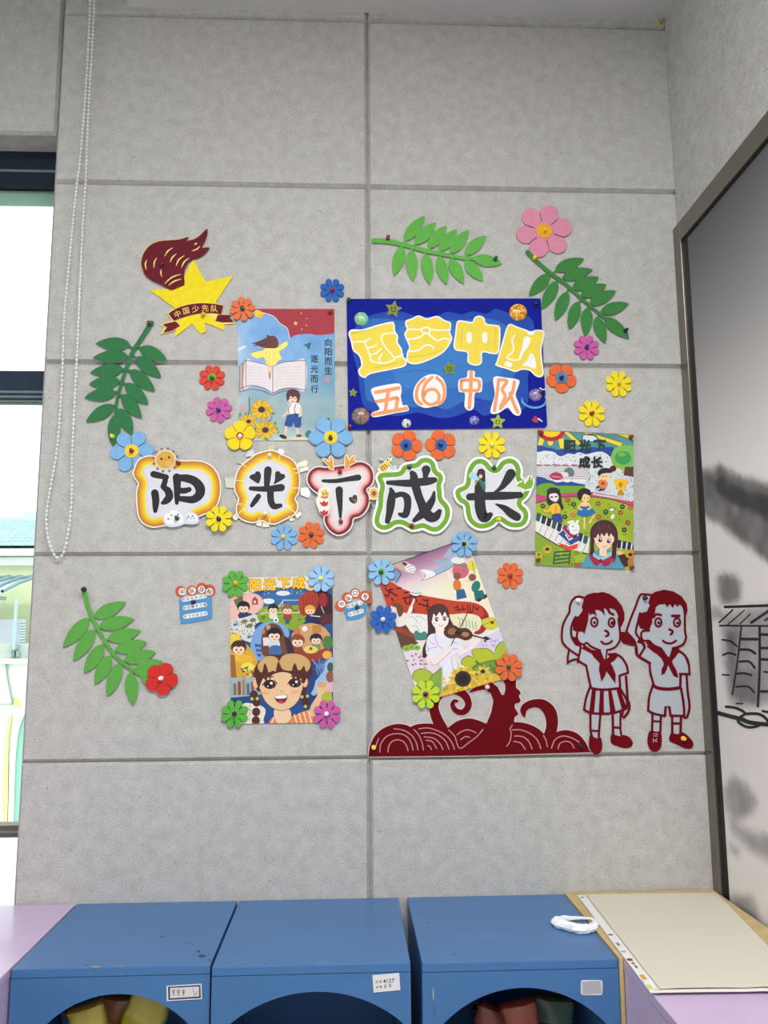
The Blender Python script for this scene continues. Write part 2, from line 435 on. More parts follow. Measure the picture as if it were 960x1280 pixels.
# ================================================================== OUTSIDE: the house across the yard
YH = 10.0
BR = mat('house_plaster', 0.9, noise=0.05, nscale=2)
def hz(v): return at(20, v, YH).z
hx0, hx1 = -9.0, -3.2
house = empty('neighbour_house', (-6.5, YH, 0), 'pale cream house with blue-grey tiled roof outside the window', 'house')
m = Mesh(); m.box((hx0, YH + 0.25, -3.0), (hx1, YH + 4, hz(704)), (200, 206, 166)); m.build('wall', BR, house)
m = Mesh(); m.box((hx0, YH - 0.1, hz(695)), (hx1, YH + 0.3, hz(686.5)), (216, 222, 214)); m.box((hx0, YH + 0.05, hz(706)), (hx1, YH + 0.3, hz(696)), (222, 226, 220)); m.build('cornice', BR, house)
# barrel-tiled roof slope
za, zr = hz(688), at(20, 655, YH + 3).z
rf = Mesh(); nrow, ncol = 9, 60
rf.faces([(hx0, YH - 0.1, za), (hx1, YH - 0.1, za), (hx1, YH + 3, zr), (hx0, YH + 3, zr)], [(0, 1, 2, 3)], (120, 146, 156))
for j in range(nrow):
    t0, t1 = j / nrow, (j + 1.15) / nrow
    for i in range(ncol):
        x0 = hx0 + (hx1 - hx0) * i / ncol; w = (hx1 - hx0) / ncol; vs = []
        for t, dz in ((t0, 0.06), (t1, 0.0)):
            for k in range(5):
                a = PI * k / 4; vs.append((x0 + w * (0.5 - 0.5 * math.cos(a)), YH - 0.12 + 3.1 * t, za + (zr - za) * t + dz + 0.05 * math.sin(a)))
        rf.faces(vs, [(k, k + 1, k + 6, k + 5) for k in range(4)] + [(0, 1, 2, 3, 4)], (150 + (i * 7 + j * 5) % 17, 180, 190))
r = rf.build('roof_tiles', BR, house); r['kind'] = 'stuff'
m = Mesh(); m.box((hx0, YH + 2.9, zr), (hx1, YH + 3.1, zr + 0.12), (176, 194, 206)); m.build('ridge_cap', BR, house)
p = at(41, 645, YH + 3); m = Mesh(); m.box((p.x - 0.1, YH + 2.8, zr), (p.x + 0.3, YH + 3.2, zr + 0.2), (178, 196, 210)); m.build('chimney', BR, house)
# balcony, balustrade and the arched doorway below it
def fac(y): return lambda u, v, d: at(u, v, y - d)
def fpart(name, y, fn): a = Art(PX, 0.0, to3=fac(y)); fn(a); return a.build(name, BR, house)
fpart('balcony', YH - 0.9, lambda a: a.plate(pairs((-160, 826, 130, 826, 130, 1300, -160, 1300)), -0.9, 0.0, (214, 218, 206)))
fpart('ledge', YH - 0.9, lambda a: (a.plate(pairs((-160, 823, 130, 823, 130, 829, -160, 831)), 0.0, 0.08, (200, 208, 196)), a.plate(pairs((-160, 804, 130, 804, 130, 823, -160, 823)), -0.3, 0.0, (186, 196, 186))))
fpart('balustrade', YH - 0.9, lambda a: a.plate(pairs((-160, 775, 32, 774, 31, 804, -160, 805)), -0.04, 0.0, (178, 180, 190)))
for k in range(8): fpart('louvre', YH - 0.9, lambda a: a.plate(pairs((24, 777 + k * 3.4, 32, 777 + k * 3.4, 32, 778.4 + k * 3.4, 24, 778.4 + k * 3.4)), 0.002, 0.03, (178, 200, 204)))
fpart('air_unit', YH - 0.9, lambda a: (a.plate(pairs((14, 806, 24, 806, 24, 811, 14, 811)), 0.0, 0.2, (120, 140, 150)), a.plate(pairs((14, 814, 18, 814, 18, 821, 14, 821)), 0.0, 0.15, (110, 130, 130)), a.plate(pairs((20, 814, 23.5, 814, 23.5, 821, 20, 821)), 0.0, 0.15, (130, 150, 150))))
fpart('downpipe', YH - 0.9, lambda a: (a.ridge(cat(pairs((-40, 826, -5, 826.5, 6, 827.5, 9, 845, 15.5, 880)), False, 4), [1.7] * 17, 0.0, 0.05, (116, 142, 124)), a.ridge(pairs((-60, 880, 14, 880)), [1.2] * 2, 0.0, 0.03, (150, 170, 150))))
fpart('gable_ornament', YH - 0.9, lambda a: a.plate(pairs((16, 882, 19.5, 871, 26.5, 881)), 0.0, 0.06, (206, 198, 110)))
fpart('pilaster', YH - 0.9, lambda a: a.plate(cat(pairs((2.5, 1030, 4, 950, 7, 915, 12, 895, 15, 893, 11, 920, 10, 960, 9, 1030)), True, 2), 0.0, 0.05, (204, 204, 140)))
arcp = cat(pairs((13.5, 1030, 15, 970, 17.5, 930, 22, 905, 30, 888, 44, 876, 70, 866)), False, 5)
fpart('arch_pane', YH - 0.9, lambda a: a.plate(arcp + pairs((110, 866, 110, 1030)), -0.2, 0.01, (140, 186, 172)))
fpart('arch_moulding', YH - 0.9, lambda a: a.ridge(arcp, [6.5] * len(arcp), 0.0, 0.08, (238, 238, 232)))
fpart('ground_floor_window', YH - 0.9, lambda a: a.plate(pairs((1, 1128, 4, 1116, 13, 1110, 13, 1180, 1, 1180)), 0.0, 0.02, (190, 212, 196)))
# canopy on a post
can = empty('glass_canopy', (-5.0, YH - 1.2, hz(786)), 'arched pale glass canopy on a grey post outside the window', 'canopy')
prof = [(y, at(20, v, y).z) for y, v in ((YH - 0.2, 722), (YH - 0.7, 724), (YH - 1.2, 730.5), (YH - 1.7, 741))]
x1 = at(33, 740, YH - 1).x
m = Mesh()
for i in range(3):
    (y0, z0), (y1, z1) = prof[i], prof[i + 1]; m.face([(hx0, y0, z0), (hx0, y1, z1), (x1, y1, z1), (x1, y0, z0)], (184, 206, 214))
m.build('canopy_sheet', mat('pale_glass_sheet', 0.3), can)
STEEL = mat('grey_steel', 0.5, metal=0.2)
for k in range(9):
    xx = x1 - 0.04 - k * 0.17; m = Mesh(); m.tube([(xx, y, z + 0.02) for y, z in prof], 0.022, (110, 135, 140)); m.build('rib', STEEL, can)
m = Mesh(); m.box((hx0, YH - 1.75, at(20, 750, YH - 1.7).z), (x1, YH - 1.65, at(20, 745.5, YH - 1.7).z), (98, 122, 126)); m.build('front_beam', STEEL, can)
px = at(20.5, 770, YH - 1.65).x
m = Mesh(); m.box((px - 0.02, YH - 1.68, at(20, 812, YH - 1.7).z), (px + 0.012, YH - 1.65, at(20, 749, YH - 1.65).z), (150, 172, 172)); m.build('post', STEEL, can)
m = Mesh(); m.box((-30, 1.5, -3.2), (10, 40, -3.0), (190, 195, 185)); tag(m.build('ground', mat('yard_paving', 0.9, noise=0.1, nscale=1)), kind='structure')

# ================================================================== INK MURAL on the right wall
MX = XR - 0.004
mur = empty('ink_mural', (MX, -0.8, Z(-1.3)), 'grey ink-wash painting of a watchtower in a metal frame on the right wall', 'painting')
ZT = Z(-0.2); YF = -0.056; Y1 = -3.2; ZB = 0.35
WASH = [  # outlines of the ink clouds as measured on the wall: softness, strength, points
 (7, .62, (874, 590, 890, 586, 900, 582, 915, 590, 930, 597, 945, 600, 965, 606, 1010, 628, 1040, 690, 1000, 716, 960, 702, 945, 690, 930, 678, 915, 668, 900, 655, 888, 650, 876, 640)), (6, .30, (888, 600, 905, 598, 925, 610, 960, 620, 1000, 640, 1000, 668, 960, 650, 935, 636, 905, 624)),
 (6, .52, (897, 722, 905, 718, 918, 718, 926, 726, 926, 745, 920, 754, 904, 754, 898, 742)), (9, .36, (902, 768, 930, 762, 990, 752, 990, 872, 940, 884, 914, 878, 906, 830)), (7, .22, (908, 790, 926, 790, 922, 872, 912, 872)), (8, .2, (926, 840, 950, 836, 948, 880, 924, 880)),
 (8, .38, (906, 985, 918, 970, 934, 982, 946, 1000, 940, 1016, 920, 1026, 908, 1012)), (9, .34, (912, 1024, 938, 1040, 968, 1046, 1000, 1050, 1000, 1085, 962, 1076, 938, 1062, 918, 1042)), (5, .25, (913, 1054, 925, 1062, 922, 1071, 913, 1062)), (8, .36, (918, 1120, 940, 1120, 950, 1150, 922, 1150)), (6, .25, (886, 762, 900, 758, 902, 772, 890, 775))]
WASH = [(a_, b_, pairs(c_), min(c_[::2]) - 20, max(c_[::2]) + 20, min(c_[1::2]) - 20, max(c_[1::2]) + 20) for a_, b_, c_ in WASH]
def wash(s, t):
    y = YF + 0.02 + (Y1 - YF - 0.02) * s; z = ZT + (ZB - ZT) * t; g = 0.0
    if y > -1.6:
        u, v = proj((MX, y, z)); u += 2.5 * (vnoise(y * 70, z * 70) - .5); v += 3.5 * (vnoise(y * 60 + 9, z * 60) - .5)
        for so, k, P, x0, x1, y0, y1 in WASH:
            if x0 < u < x1 and y0 < v < y1:
                q = .5 - sdf(u, v, P) / (2 * so); q = max(0, min(1, q)); g += k * q * q * (3 - 2 * q) * (.85 + .3 * vnoise(y * 25, z * 25, 4))
    else: g = .55 * max(0, vnoise(y * 3, z * 4) - .45) * min(1, (-1.6 - y) * 3)
    q = (ZT - z) / 0.80; q = max(0, min(1, q)); top = mix((92, 93, 97), (232, 226, 222), q * .8 + .2 * q * q * (3 - 2 * q))
    return mix(top, (36, 36, 40), min(0.9, g))
a = Art(lambda s, t: (s, t), 0.0, to3=lambda s, t, d: Vector((MX - d, YF + .02 + (Y1 - YF - .02) * s, ZT + (ZB - ZT) * t)))
m3 = Mesh(); m3.box((MX, Y1, ZB), (XR - 0.0006, YF + 0.02, ZT + 0.01), (205, 202, 200)); m3.build('backing_board', PLAIN, mur)
a.grid([(0, 0), (1, 0), (1, 1), (0, 1)], 300, 200, wash, d=0.0008)
a.d = 0.001
def fx(crp): return lambda u, v: crp(u, v)
ink = Art(crop(885, 690, 417 / 75.0), 0.001, to3=lambda u, v, d: (lambda p: Vector((p.x - d, p.y, p.z)))(atx(u, v, MX)), step=4e-5)
DK = (34, 32, 36)
for w, n in ((13, (120, 382, 430, 372)), (9, (85, 512, 430, 514)), (8, (80, 490, 175, 402)), (6, (140, 505, 255, 405)), (6, (225, 500, 295, 432)), (13, (305, 490, 430, 405)), (10, (400, 475, 430, 455)),
             (12, (362, 520, 362, 800, 350, 1072)), (8, (235, 520, 205, 780, 172, 990)), (9, (102, 610, 160, 620, 205, 655)), (10, (108, 716, 150, 702, 195, 715)), (8, (104, 853, 148, 855)),
             (14, (235, 605, 345, 606)), (12, (225, 678, 290, 680, 332, 705)), (11, (225, 762, 290, 762, 328, 805)), (10, (195, 848, 250, 842, 305, 856)), (9, (200, 937, 280, 935, 325, 975)),
             (14, (372, 573, 430, 575)), (13, (372, 668, 430, 668)), (13, (372, 745, 430, 748)), (9, (395, 832, 430, 836)), (12, (372, 968, 430, 970)), (7, (200, 1053, 245, 1053)),
             (20, (70, 1118, 150, 1140, 230, 1160, 300, 1185, 430, 1200)), (13, (130, 1075, 200, 1085, 262, 1120, 225, 1150, 215, 1180, 270, 1215, 330, 1215, 390, 1190)), (14, (270, 1125, 350, 1125, 400, 1150, 430, 1190)), (12, (385, 1105, 430, 1115))):
    ink.L(DK, w * 1.45, *n)
pr = a.build('painted_sheet', mat('print_film', 0.5, spec=0.3), mur); ink.build('ink_strokes', MATS['print_film'], mur)
FR = mat('brushed_steel', 0.3, metal=0.85)
m = Mesh(); m.box((XR - 0.016, -0.054, ZB), (XR - 0.0005, -0.001, Z(-0.133)), (128, 122, 112)); m.build('frame_side', FR, mur, bevel=0.002)
m = Mesh(); m.box((XR - 0.016, Y1, Z(-0.197)), (XR - 0.0005, -0.0545, Z(-0.133)), (128, 122, 112)); m.build('frame_top', FR, mur, bevel=0.002)
m = Mesh(); m.box((XR - 0.0075, -0.083, ZB), (XR - 0.0045, -0.0545, Z(-0.1975)), (22, 20, 20)); m.box((XR - 0.0075, Y1, Z(-0.203)), (XR - 0.0045, -0.083, Z(-0.1975)), (22, 20, 20)); m.build('frame_shadow_gap', mat('shadow_gap_black', 0.6), mur)  # black strips painted for the shadow gap along the inside of the frame

# ================================================================== BLIND CHAIN
def chain_pts(n): return [at(u, v, -0.02) for u, v in cat(pairs(n), False, 10)]
left = (115, -40, 113, 0, 108, 100, 101, 190, 95, 240, 90, 290, 85, 345, 80, 400, 78, 460, 75, 520, 70, 570, 62, 615, 58, 645, 60, 672, 66, 690, 72, 697, 79, 692, 84, 672, 88, 645, 90, 610, 90, 570, 93, 510, 96, 450, 99, 380, 103, 290, 107, 230, 110, 150, 114, 80, 118, 0, 119, -40)
pts = chain_pts(left)
chain = empty('bead_chain', pts[0], 'white beaded blind chain hanging in a loop on the left', 'blind chain')
m = Mesh(); m.tube(pts, 0.0016, (214, 214, 212), 5); m.build('cord', GLOSS, chain)
m = Mesh(); acc = 0.0
sph = [(0.0006, -0.0044), (0.0032, -0.0031), (0.0044, 0), (0.0032, 0.0031), (0.0006, 0.0044)]
for i in range(len(pts) - 1):
    d = (pts[i + 1] - pts[i]); l = d.length
    while acc < l: m.lathe(pts[i] + d * (acc / l), sph, (0.2, 0.1, 1), (236, 236, 234), 7); acc += 0.0135
    acc -= l
b = m.build('beads', GLOSS, chain, smooth=True); b['kind'] = 'stuff'

# ================================================================== CABINETS
ZC = 0.80
def paint(name, rough, scratch):
    """painted board with chips and scuffs"""
    mm = mat(name, rough, noise=0.04, nscale=6, spec=0.35, coat=0.08)
    return mm
CAB = paint('cabinet_paint', 0.36, 1)
BLUE = (68, 113, 164)
WEAR = mat('bare_wood', 0.8)
def arch_front(m, x0, x1, y0, y1, z0, z1, cx, hw, ztop, zs, col, n=20):
    """front board with a round-topped opening that ends at zs"""
    r = (hw * hw + (ztop - zs) ** 2) / (2 * (ztop - zs)); zc = ztop - r
    arcp = [(cx + hw * (-1 + 2 * k / n), zc + math.sqrt(max(0, r * r - (hw * (-1 + 2 * k / n)) ** 2))) for k in range(n + 1)]
    for y, sgn in ((y0, 1), (y1, -1)):
        for i in range(n):
            (a, za_), (b, zb_) = arcp[i], arcp[i + 1]
            f = [(a, y, za_), (b, y, zb_), (b, y, z1), (a, y, z1)]
            m.face(f if sgn > 0 else f[::-1], col)
        for q in ([(x0, y, z0), (cx - hw, y, z0), (cx - hw, y, z1), (x0, y, z1)], [(cx + hw, y, z0), (x1, y, z0), (x1, y, z1), (cx + hw, y, z1)],
                  [(cx - hw, y, z0), (cx + hw, y, z0), (cx + hw, y, z0 + 0.08), (cx - hw, y, z0 + 0.08)]): m.face(q if sgn > 0 else q[::-1], col)
    path = [(cx - hw, z0 + 0.08)] + arcp + [(cx + hw, z0 + 0.08)]
    for i in range(len(path) - 1):
        (a, za_), (b, zb_) = path[i], path[i + 1]; m.face([(a, y0, za_), (a, y1, za_), (b, y1, zb_), (b, y0, zb_)], col)
    for x in (x0, x1): m.face([(x, y0, z0), (x, y0, z1), (x, y1, z1), (x, y1, z0)], col)
def cabinet(x0, x1, yf, label, cx, hw, dz):
    c = empty('storage_cabinet', ((x0 + x1) / 2, yf / 2, 0), label, 'cabinet', 'blue storage cabinets along the wall')
    m = Mesh(); m.box((x0, yf, ZC - 0.02), (x1, -0.006, ZC), BLUE); m.build('top_board', CAB, c, bevel=0.0018)
    for x, s in ((x0, 1), (x1, -1)):
        m = Mesh(); m.box((x, yf + 0.021, 0), (x + s * 0.018, -0.008, ZC - 0.0201), BLUE); m.build('side_board', CAB, c)
    m = Mesh(); m.box((x0 + 0.0185, -0.02, 0), (x1 - 0.0185, -0.008, ZC - 0.0201), BLUE); m.build('back_board', CAB, c)
    m = Mesh(); m.box((x0 + 0.0185, yf + 0.021, 0.40), (x1 - 0.0185, -0.0205, 0.418), BLUE); m.build('shelf', CAB, c)
    m = Mesh(); arch_front(m, x0, x1, yf, yf + 0.02, 0.0, ZC - 0.0201, cx, hw, ZC - 0.057, ZC - 0.057 - dz, BLUE); m.build('front_board', CAB, c)
    return c
c1 = cabinet(-0.823, -0.377, -0.468, 'leftmost blue cabinet, chipped top, name card with a navy border', -0.585, 0.192, 0.105)
c2 = cabinet(-0.371, 0.080, -0.482, 'middle blue cabinet with a white numbered sticker at its right', -0.138, 0.205, 0.075)
c3 = cabinet(0.106, 0.559, -0.488, 'right blue cabinet beside the paper sheet, blank grey plate', 0.335, 0.195, 0.085)
# chips and scuffs in the paint of the tops, bare wood showing
def chips(parent, spots, z, y=None):
    m = Mesh(); k = 0
    for (u, v, rx, ry, rot, col) in spots:
        p = [(u + rx * math.cos(t * PI / 4 + rot) * random.uniform(.6, 1.2), v + ry * math.sin(t * PI / 4 + rot) * random.uniform(.6, 1.2)) for t in range(8)]
        q = [atz(a_, b_, z) if y is None else at(a_, b_, y) for a_, b_ in p]; m.face(q[::-1], col); k += 1
    m.build('paint_chip', WEAR, parent)
chips(c1, [(119, 1208.6, 9, 1.3, 0, (170, 150, 128)), (148, 1207.8, 9, 1.1, 0, (150, 135, 120)), (108, 1206.5, 3, .8, 0, (90, 95, 105)), (252, 1195, 6, 2.2, .5, (62, 70, 84)), (248, 1189, 3, 1.5, .4, (70, 78, 92)), (240, 1180, 4, .8, .2, (72, 90, 116)),
           (233, 1178, 2, .7, .2, (72, 90, 116)), (203, 1171, 4, .9, .1, (70, 90, 120)), (146, 1185, 2, .6, 0, (80, 104, 140)), (118, 1180, 2, .5, 0, (80, 104, 140)), (262, 1200, 3, .8, 0, (72, 80, 92))], ZC + 0.0004)
chips(c2, [(308, 1205.5, 3, .6, 0, (80, 104, 140)), (332, 1204.5, 2, .5, 0, (60, 70, 84)), (400, 1203.5, 10, .5, 0, (120, 160, 205))], ZC + 0.0004)
chips(c3, [(569, 1193, 2.5, .6, 0, (60, 74, 96)), (536, 1153, 3, .5, 0, (70, 96, 136)), (640, 1130, 3, .5, 0, (80, 110, 150)), (610, 1170, 6, .5, 0, (120, 158, 205))], ZC + 0.0004)
chips(c3, [(541.5, 1243, .8, 9, 0, (190, 180, 150)), (543, 1262, .5, 9, 0, (60, 70, 90))], 0, -0.4886)

# labels stuck to the cabinet fronts
def sticker(name, parent, quad, y, label, fn):
    a = Art(PX, -y + 0.0003, step=4e-5); cx = sum(p[0] for p in quad) / 4; cy = sum(p[1] for p in quad) / 4
    a.plate(quad, -y + 0.0002, -y + 0.001, (222, 220, 222)); a.d = -y + 0.00105; fn(a)
    o = tag(a.build(name, CARD, None, loc=at(cx, cy, y)), label, 'label'); return o
def s1(a):
    a.P((44, 52, 92), 210, 1233.5, 250.5, 1231, 251, 1247.5, 210.5, 1250); a.P((216, 210, 212), 212.5, 1235, 248.8, 1233, 249, 1245.5, 212.5, 1248)
    for k, x in enumerate((217, 223, 229.5)):
        for q in range(3): a.K((110, 100, 92), .8, x - 2 + q * .8, 1239 + q * 1.6, x + 2 - q * .6, 1238 + q * 2.1)
        a.K((110, 100, 92), .8, x, 1236.8, x - .4, 1244.6)
    a.K((150, 140, 130), .8, 241, 1235.5, 243.5, 1244); a.K((150, 140, 130), .8, 247, 1239, 243.5, 1244)
sticker('name_card', None, [(208, 1232.3), (252, 1229.5), (252.5, 1248.8), (208.5, 1251.5)], -0.4684, 'name card with navy border on the leftmost blue cabinet', s1)
def s2(a):
    a.text('班', 471, 1227.4, 4, (110, 105, 100), .01); a.text('级', 475.5, 1227, 4, (110, 105, 100), .01)
    for ch, x in (('4', 480.5), ('1', 484), ('2', 487.5), ('7', 491.5)): a.text(ch, x, 1226.5 - (x - 480) * .08, 7, (44, 44, 52), .015)
    a.text('学', 471.3, 1234.2, 4, (170, 100, 70), .01); a.text('号', 475.8, 1233.8, 4, (170, 100, 70), .01)
    a.text('3', 481.5, 1232.8, 6, (60, 60, 66), .012); a.text('0', 487.5, 1232, 6, (60, 60, 66), .012)
sticker('number_sticker', None, [(465.5, 1219), (499, 1216), (500.5, 1237.6), (467, 1240.8)], -0.4824, 'white sticker with handwritten numbers on the middle blue cabinet', s2)
def s3(a):
    a.d = 0.48945
    a.plate([(p[0], p[1]) for p in cat([(727.5, 1227), (751, 1226), (752.2, 1242), (728, 1243.5)], True, 1)], 0.4892, 0.4895, (176, 176, 178))
def rr(x0, y0, x1, y1, r): return [(x + r * math.cos(t * PI / 6), y + r * math.sin(t * PI / 6)) for x, y, t0 in ((x1 - r, y1 - r, 0), (x0 + r, y1 - r, 3), (x0 + r, y0 + r, 6), (x1 - r, y0 + r, 9)) for t in range(t0, t0 + 4)]
sticker('blank_plate', None, rr(726, 1225, 753.2, 1244, 3), -0.4884, 'blank grey plate on the right blue cabinet', s3)

# things inside the cabinets
def packet(name, label, u, v, y, w, h, col, rot, catg):
    p = at(u, v, y); m = Mesh(); n = 10; c, s = math.cos(rot), math.sin(rot); vs = []
    for sd in (1, -1):
        for j in range(n + 1):
            for i in range(n + 1):
                x, z = (i / n - .5) * w, (j / n - .5) * h
                bul = max(0, math.sin(PI * i / n) * math.sin(PI * j / n)) ** .6 * 0.022 * (0.75 + .5 * vnoise(i * .9 + u, j * .9))
                x += 0.006 * (vnoise(i, j + u) - .5); vs.append((p.x + x * c - z * s, p.y - sd * bul, p.z + x * s + z * c))
    N = (n + 1) ** 2
    for k in range(2):
        for j in range(n):
            for i in range(n):
                q = [k * N + j * (n + 1) + i, k * N + j * (n + 1) + i + 1, k * N + (j + 1) * (n + 1) + i + 1, k * N + (j + 1) * (n + 1) + i]
                m.face([vs[t] for t in (q if k == 0 else q[::-1])], mix(col, (90, 50, 30), .5) if j in (0, n - 1) else col if 2 < j < 6 else mix(col, (235, 225, 190), .3))
    return tag(m.build(name, GLOSS, None, loc=(p.x, p.y, p.z - h / 2), smooth=True), label, catg)
packet('snack_packet', 'yellow crinkled packet at the left inside the leftmost cabinet', 112, 1290, -0.40, .09, .13, (196, 176, 40), .25, 'packet')
packet('snack_packet', 'orange packet in the middle of the leftmost cabinet', 142, 1284, -0.30, .10, .16, (196, 104, 40), -.12, 'packet')
packet('snack_packet', 'yellow packet with a pointed corner at the right in the leftmost cabinet', 176, 1283, -0.37, .10, .17, (186, 170, 44), -.35, 'packet')
packet('snack_packet', 'dark blue packet behind the yellow ones in the leftmost cabinet', 100, 1292, -0.24, .1, .14, (40, 60, 120), .1, 'packet')
packet('snack_packet', 'green packet behind the orange one in the leftmost cabinet', 160, 1276, -0.22, .12, .15, (80, 110, 60), .2, 'packet')
packet('snack_packet', 'red packet at the left inside the right blue cabinet', 618, 1294, -0.30, .12, .14, (140, 40, 36), -.3, 'packet')
packet('snack_packet', 'tall red packet in the middle of the right blue cabinet', 655, 1292, -0.36, .09, .16, (150, 44, 30), .2, 'packet')
packet('snack_packet', 'dark blue packet at the back of the right blue cabinet', 640, 1288, -0.2, .2, .14, (44, 56, 100), .05, 'packet')
packet('snack_packet', 'green packet at the back of the right blue cabinet', 690, 1284, -0.26, .11, .16, (50, 90, 70), -.1, 'packet')

# purple desks left and right of the cabinets
PURP = (200, 178, 210)
PUR = mat('purple_laminate', 0.3, noise=0.03, nscale=5, coat=0.1)
def desk(x0, x1, y0, y1, label):
    d = empty('desk', ((x0 + x1) / 2, (y0 + y1) / 2, 0), label, 'desk')
    m = Mesh(); m.box((x0, y1, ZC - 0.022), (x1, y0, ZC), PURP); m.build('desk_top', PUR, d, bevel=0.002)
    for x, s in ((x0, 1), (x1, -1)):
        m = Mesh(); m.box((x + s * 0.001, y1 + 0.002, 0.0), (x + s * 0.02, y0 - 0.002, ZC - 0.0225), PURP); m.build('side_panel', PUR, d)
    m = Mesh(); m.box((x0 + 0.021, y0 - 0.02, 0.1), (x1 - 0.021, y0 - 0.004, ZC - 0.0225), PURP); m.build('back_panel', PUR, d)
    m = Mesh(); m.box((x0 + 0.021, y1 + 0.03, 0.55), (x1 - 0.021, y0 - 0.021, 0.57), PURP); m.build('under_shelf', PUR, d)
    return d
desk(-1.75, -0.828, -0.006, -0.95, 'pale purple desk by the window at the far left')
desk(0.570, XR - 0.022, -0.006, -1.10, 'purple desk under the paper sheets at the right')
WOOD = mat('plywood', 0.6, noise=0.12, nscale=18)
m = Mesh(); m.box((0.5605, -0.494, 0.0), (0.5690, -0.006, ZC + 0.004), (196, 172, 122)); tag(m.build('plywood_divider', WOOD, None, loc=(0.565, -0.25, 0)), 'thin plywood divider standing between the right blue cabinet and the purple desk', 'divider')
m = Mesh(); m.box((0.5695, -0.50, ZC), (XR - 0.018, -0.003, ZC + 0.0042), (196, 172, 122)); tag(m.build('plywood_board', WOOD, None, loc=(0.79, -0.25, ZC)), 'flat plywood board lying on the right desk under the paper', 'board')

# paper sheets on the right desk
def sheet(name, quad, z, col, label, wav, prints=()):
    m = Mesh(); n = 24; vs = []
    for j in range(n + 1):
        for i in range(n + 1):
            x, y = i / n, j / n
            u = (quad[0][0] * (1 - x) + quad[1][0] * x) * (1 - y) + (quad[3][0] * (1 - x) + quad[2][0] * x) * y
            v = (quad[0][1] * (1 - x) + quad[1][1] * x) * (1 - y) + (quad[3][1] * (1 - x) + quad[2][1] * x) * y
            e = max(0, 1 - min(x, 1 - x, y, 1 - y) * 9); p = Vector((quad_w(quad, x, y)[0], quad_w(quad, x, y)[1], z))
            vs.append((p.x, p.y, z + wav * (.3 * vnoise(x * 5, y * 5) + e * vnoise(x * 7 + 3, y * 7))))
    N = n + 1
    for k, dz in ((0, 0.0004), (1, 0)):
        for j in range(n):
            for i in range(n):
                q = [j * N + i, (j + 1) * N + i, (j + 1) * N + i + 1, j * N + i + 1]
                m.face([(vs[t][0], vs[t][1], vs[t][2] + dz) for t in (q if k == 0 else q[::-1])], col)
    for (x, y, w, h, c) in prints:
        q = [quad_w(quad, x + a_ * w, y + b_ * h) for a_, b_ in ((0, 0), (0, 1), (1, 1), (1, 0))]; m.face([(p[0], p[1], z + wav + 0.001) for p in q], c)
    return tag(m.build(name, mat('paper_sheet', 0.7, spec=.2), None, loc=(vs[0][0], vs[0][1], z)), label, 'paper')
def quad_w(q, x, y):
    a_, b_, c_, d_ = q
    return [(a_[k] * (1 - x) + b_[k] * x) * (1 - y) + (d_[k] * (1 - x) + c_[k] * x) * y for k in (0, 1)]
def zq(*uv): return [tuple(atz(u, v, ZC + 0.006)[:2]) for u, v in uv]
sheet('printed_sheet', zq((721.5, 1119), (893, 1117.5), (1010, 1238.5), (813.5, 1241.5)), ZC + 0.0055, (228, 226, 222), 'white printed sheet with a coloured margin lying under the cream paper', 0.0008,
      [(.012, .03, .025, .012, (120, 125, 130)), (.008, .48, .03, .014, (110, 116, 112)), (.015, .57, .02, .03, (140, 140, 136)), (.01, .65, .03, .012, (150, 150, 140)), (.008, .72, .035, .02, (150, 60, 58)), (.02, .755, .02, .015, (170, 80, 70)),
       (.025, .78, .014, .025, (110, 100, 92)), (.012, .86, .03, .035, (218, 160, 60)), (.006, .94, .03, .03, (216, 210, 90)), (.0, .90, .014, .03, (200, 208, 230)), (.035, .972, .05, .012, (206, 214, 150))])
sheet('cream_paper', zq((732, 1119.5), (895, 1117), (1010, 1235), (825, 1238)), ZC + 0.0075, (211, 204, 189), 'large blank cream paper sheet on the right desk', 0.0022)
# crumpled tissue
p0 = atz(725, 1158, ZC); m = Mesh(); n, k = 44, 9; vs = []
for i in range(n):
    t = 2 * PI * i / n; R = Vector((math.cos(t) * 0.041, math.sin(t) * 0.040 + 0.008 * math.cos(2 * t), 0)); th = 0.0085 * (1.0 + 0.62 * math.sin(t + 3.9))
    for j in range(k):
        s_ = 2 * PI * j / k; w = 1 + .5 * (vnoise(i * .8, j * 1.3) - .5)
        rr_ = R.normalized(); vs.append(p0 + Vector((0, 0, 0.010)) + R + rr_ * (math.cos(s_) * th * w * 1.25) + Vector((0, 0, max(-0.0095, math.sin(s_) * th * w * .9))) + Vector((-0.016 * math.cos(t) ** 2 if math.cos(t) < 0 else 0, 0, 0)))
m.faces(vs, [(i * k + j, ((i + 1) % n) * k + j, ((i + 1) % n) * k + (j + 1) % k, i * k + (j + 1) % k) for i in range(n) for j in range(k)], (238, 238, 242))
tag(m.build('tissue', mat('tissue_paper', 0.9, bump=.4, bscale=120), None, loc=p0, merge=True), 'crumpled white tissue ring on the right blue cabinet', 'tissue')

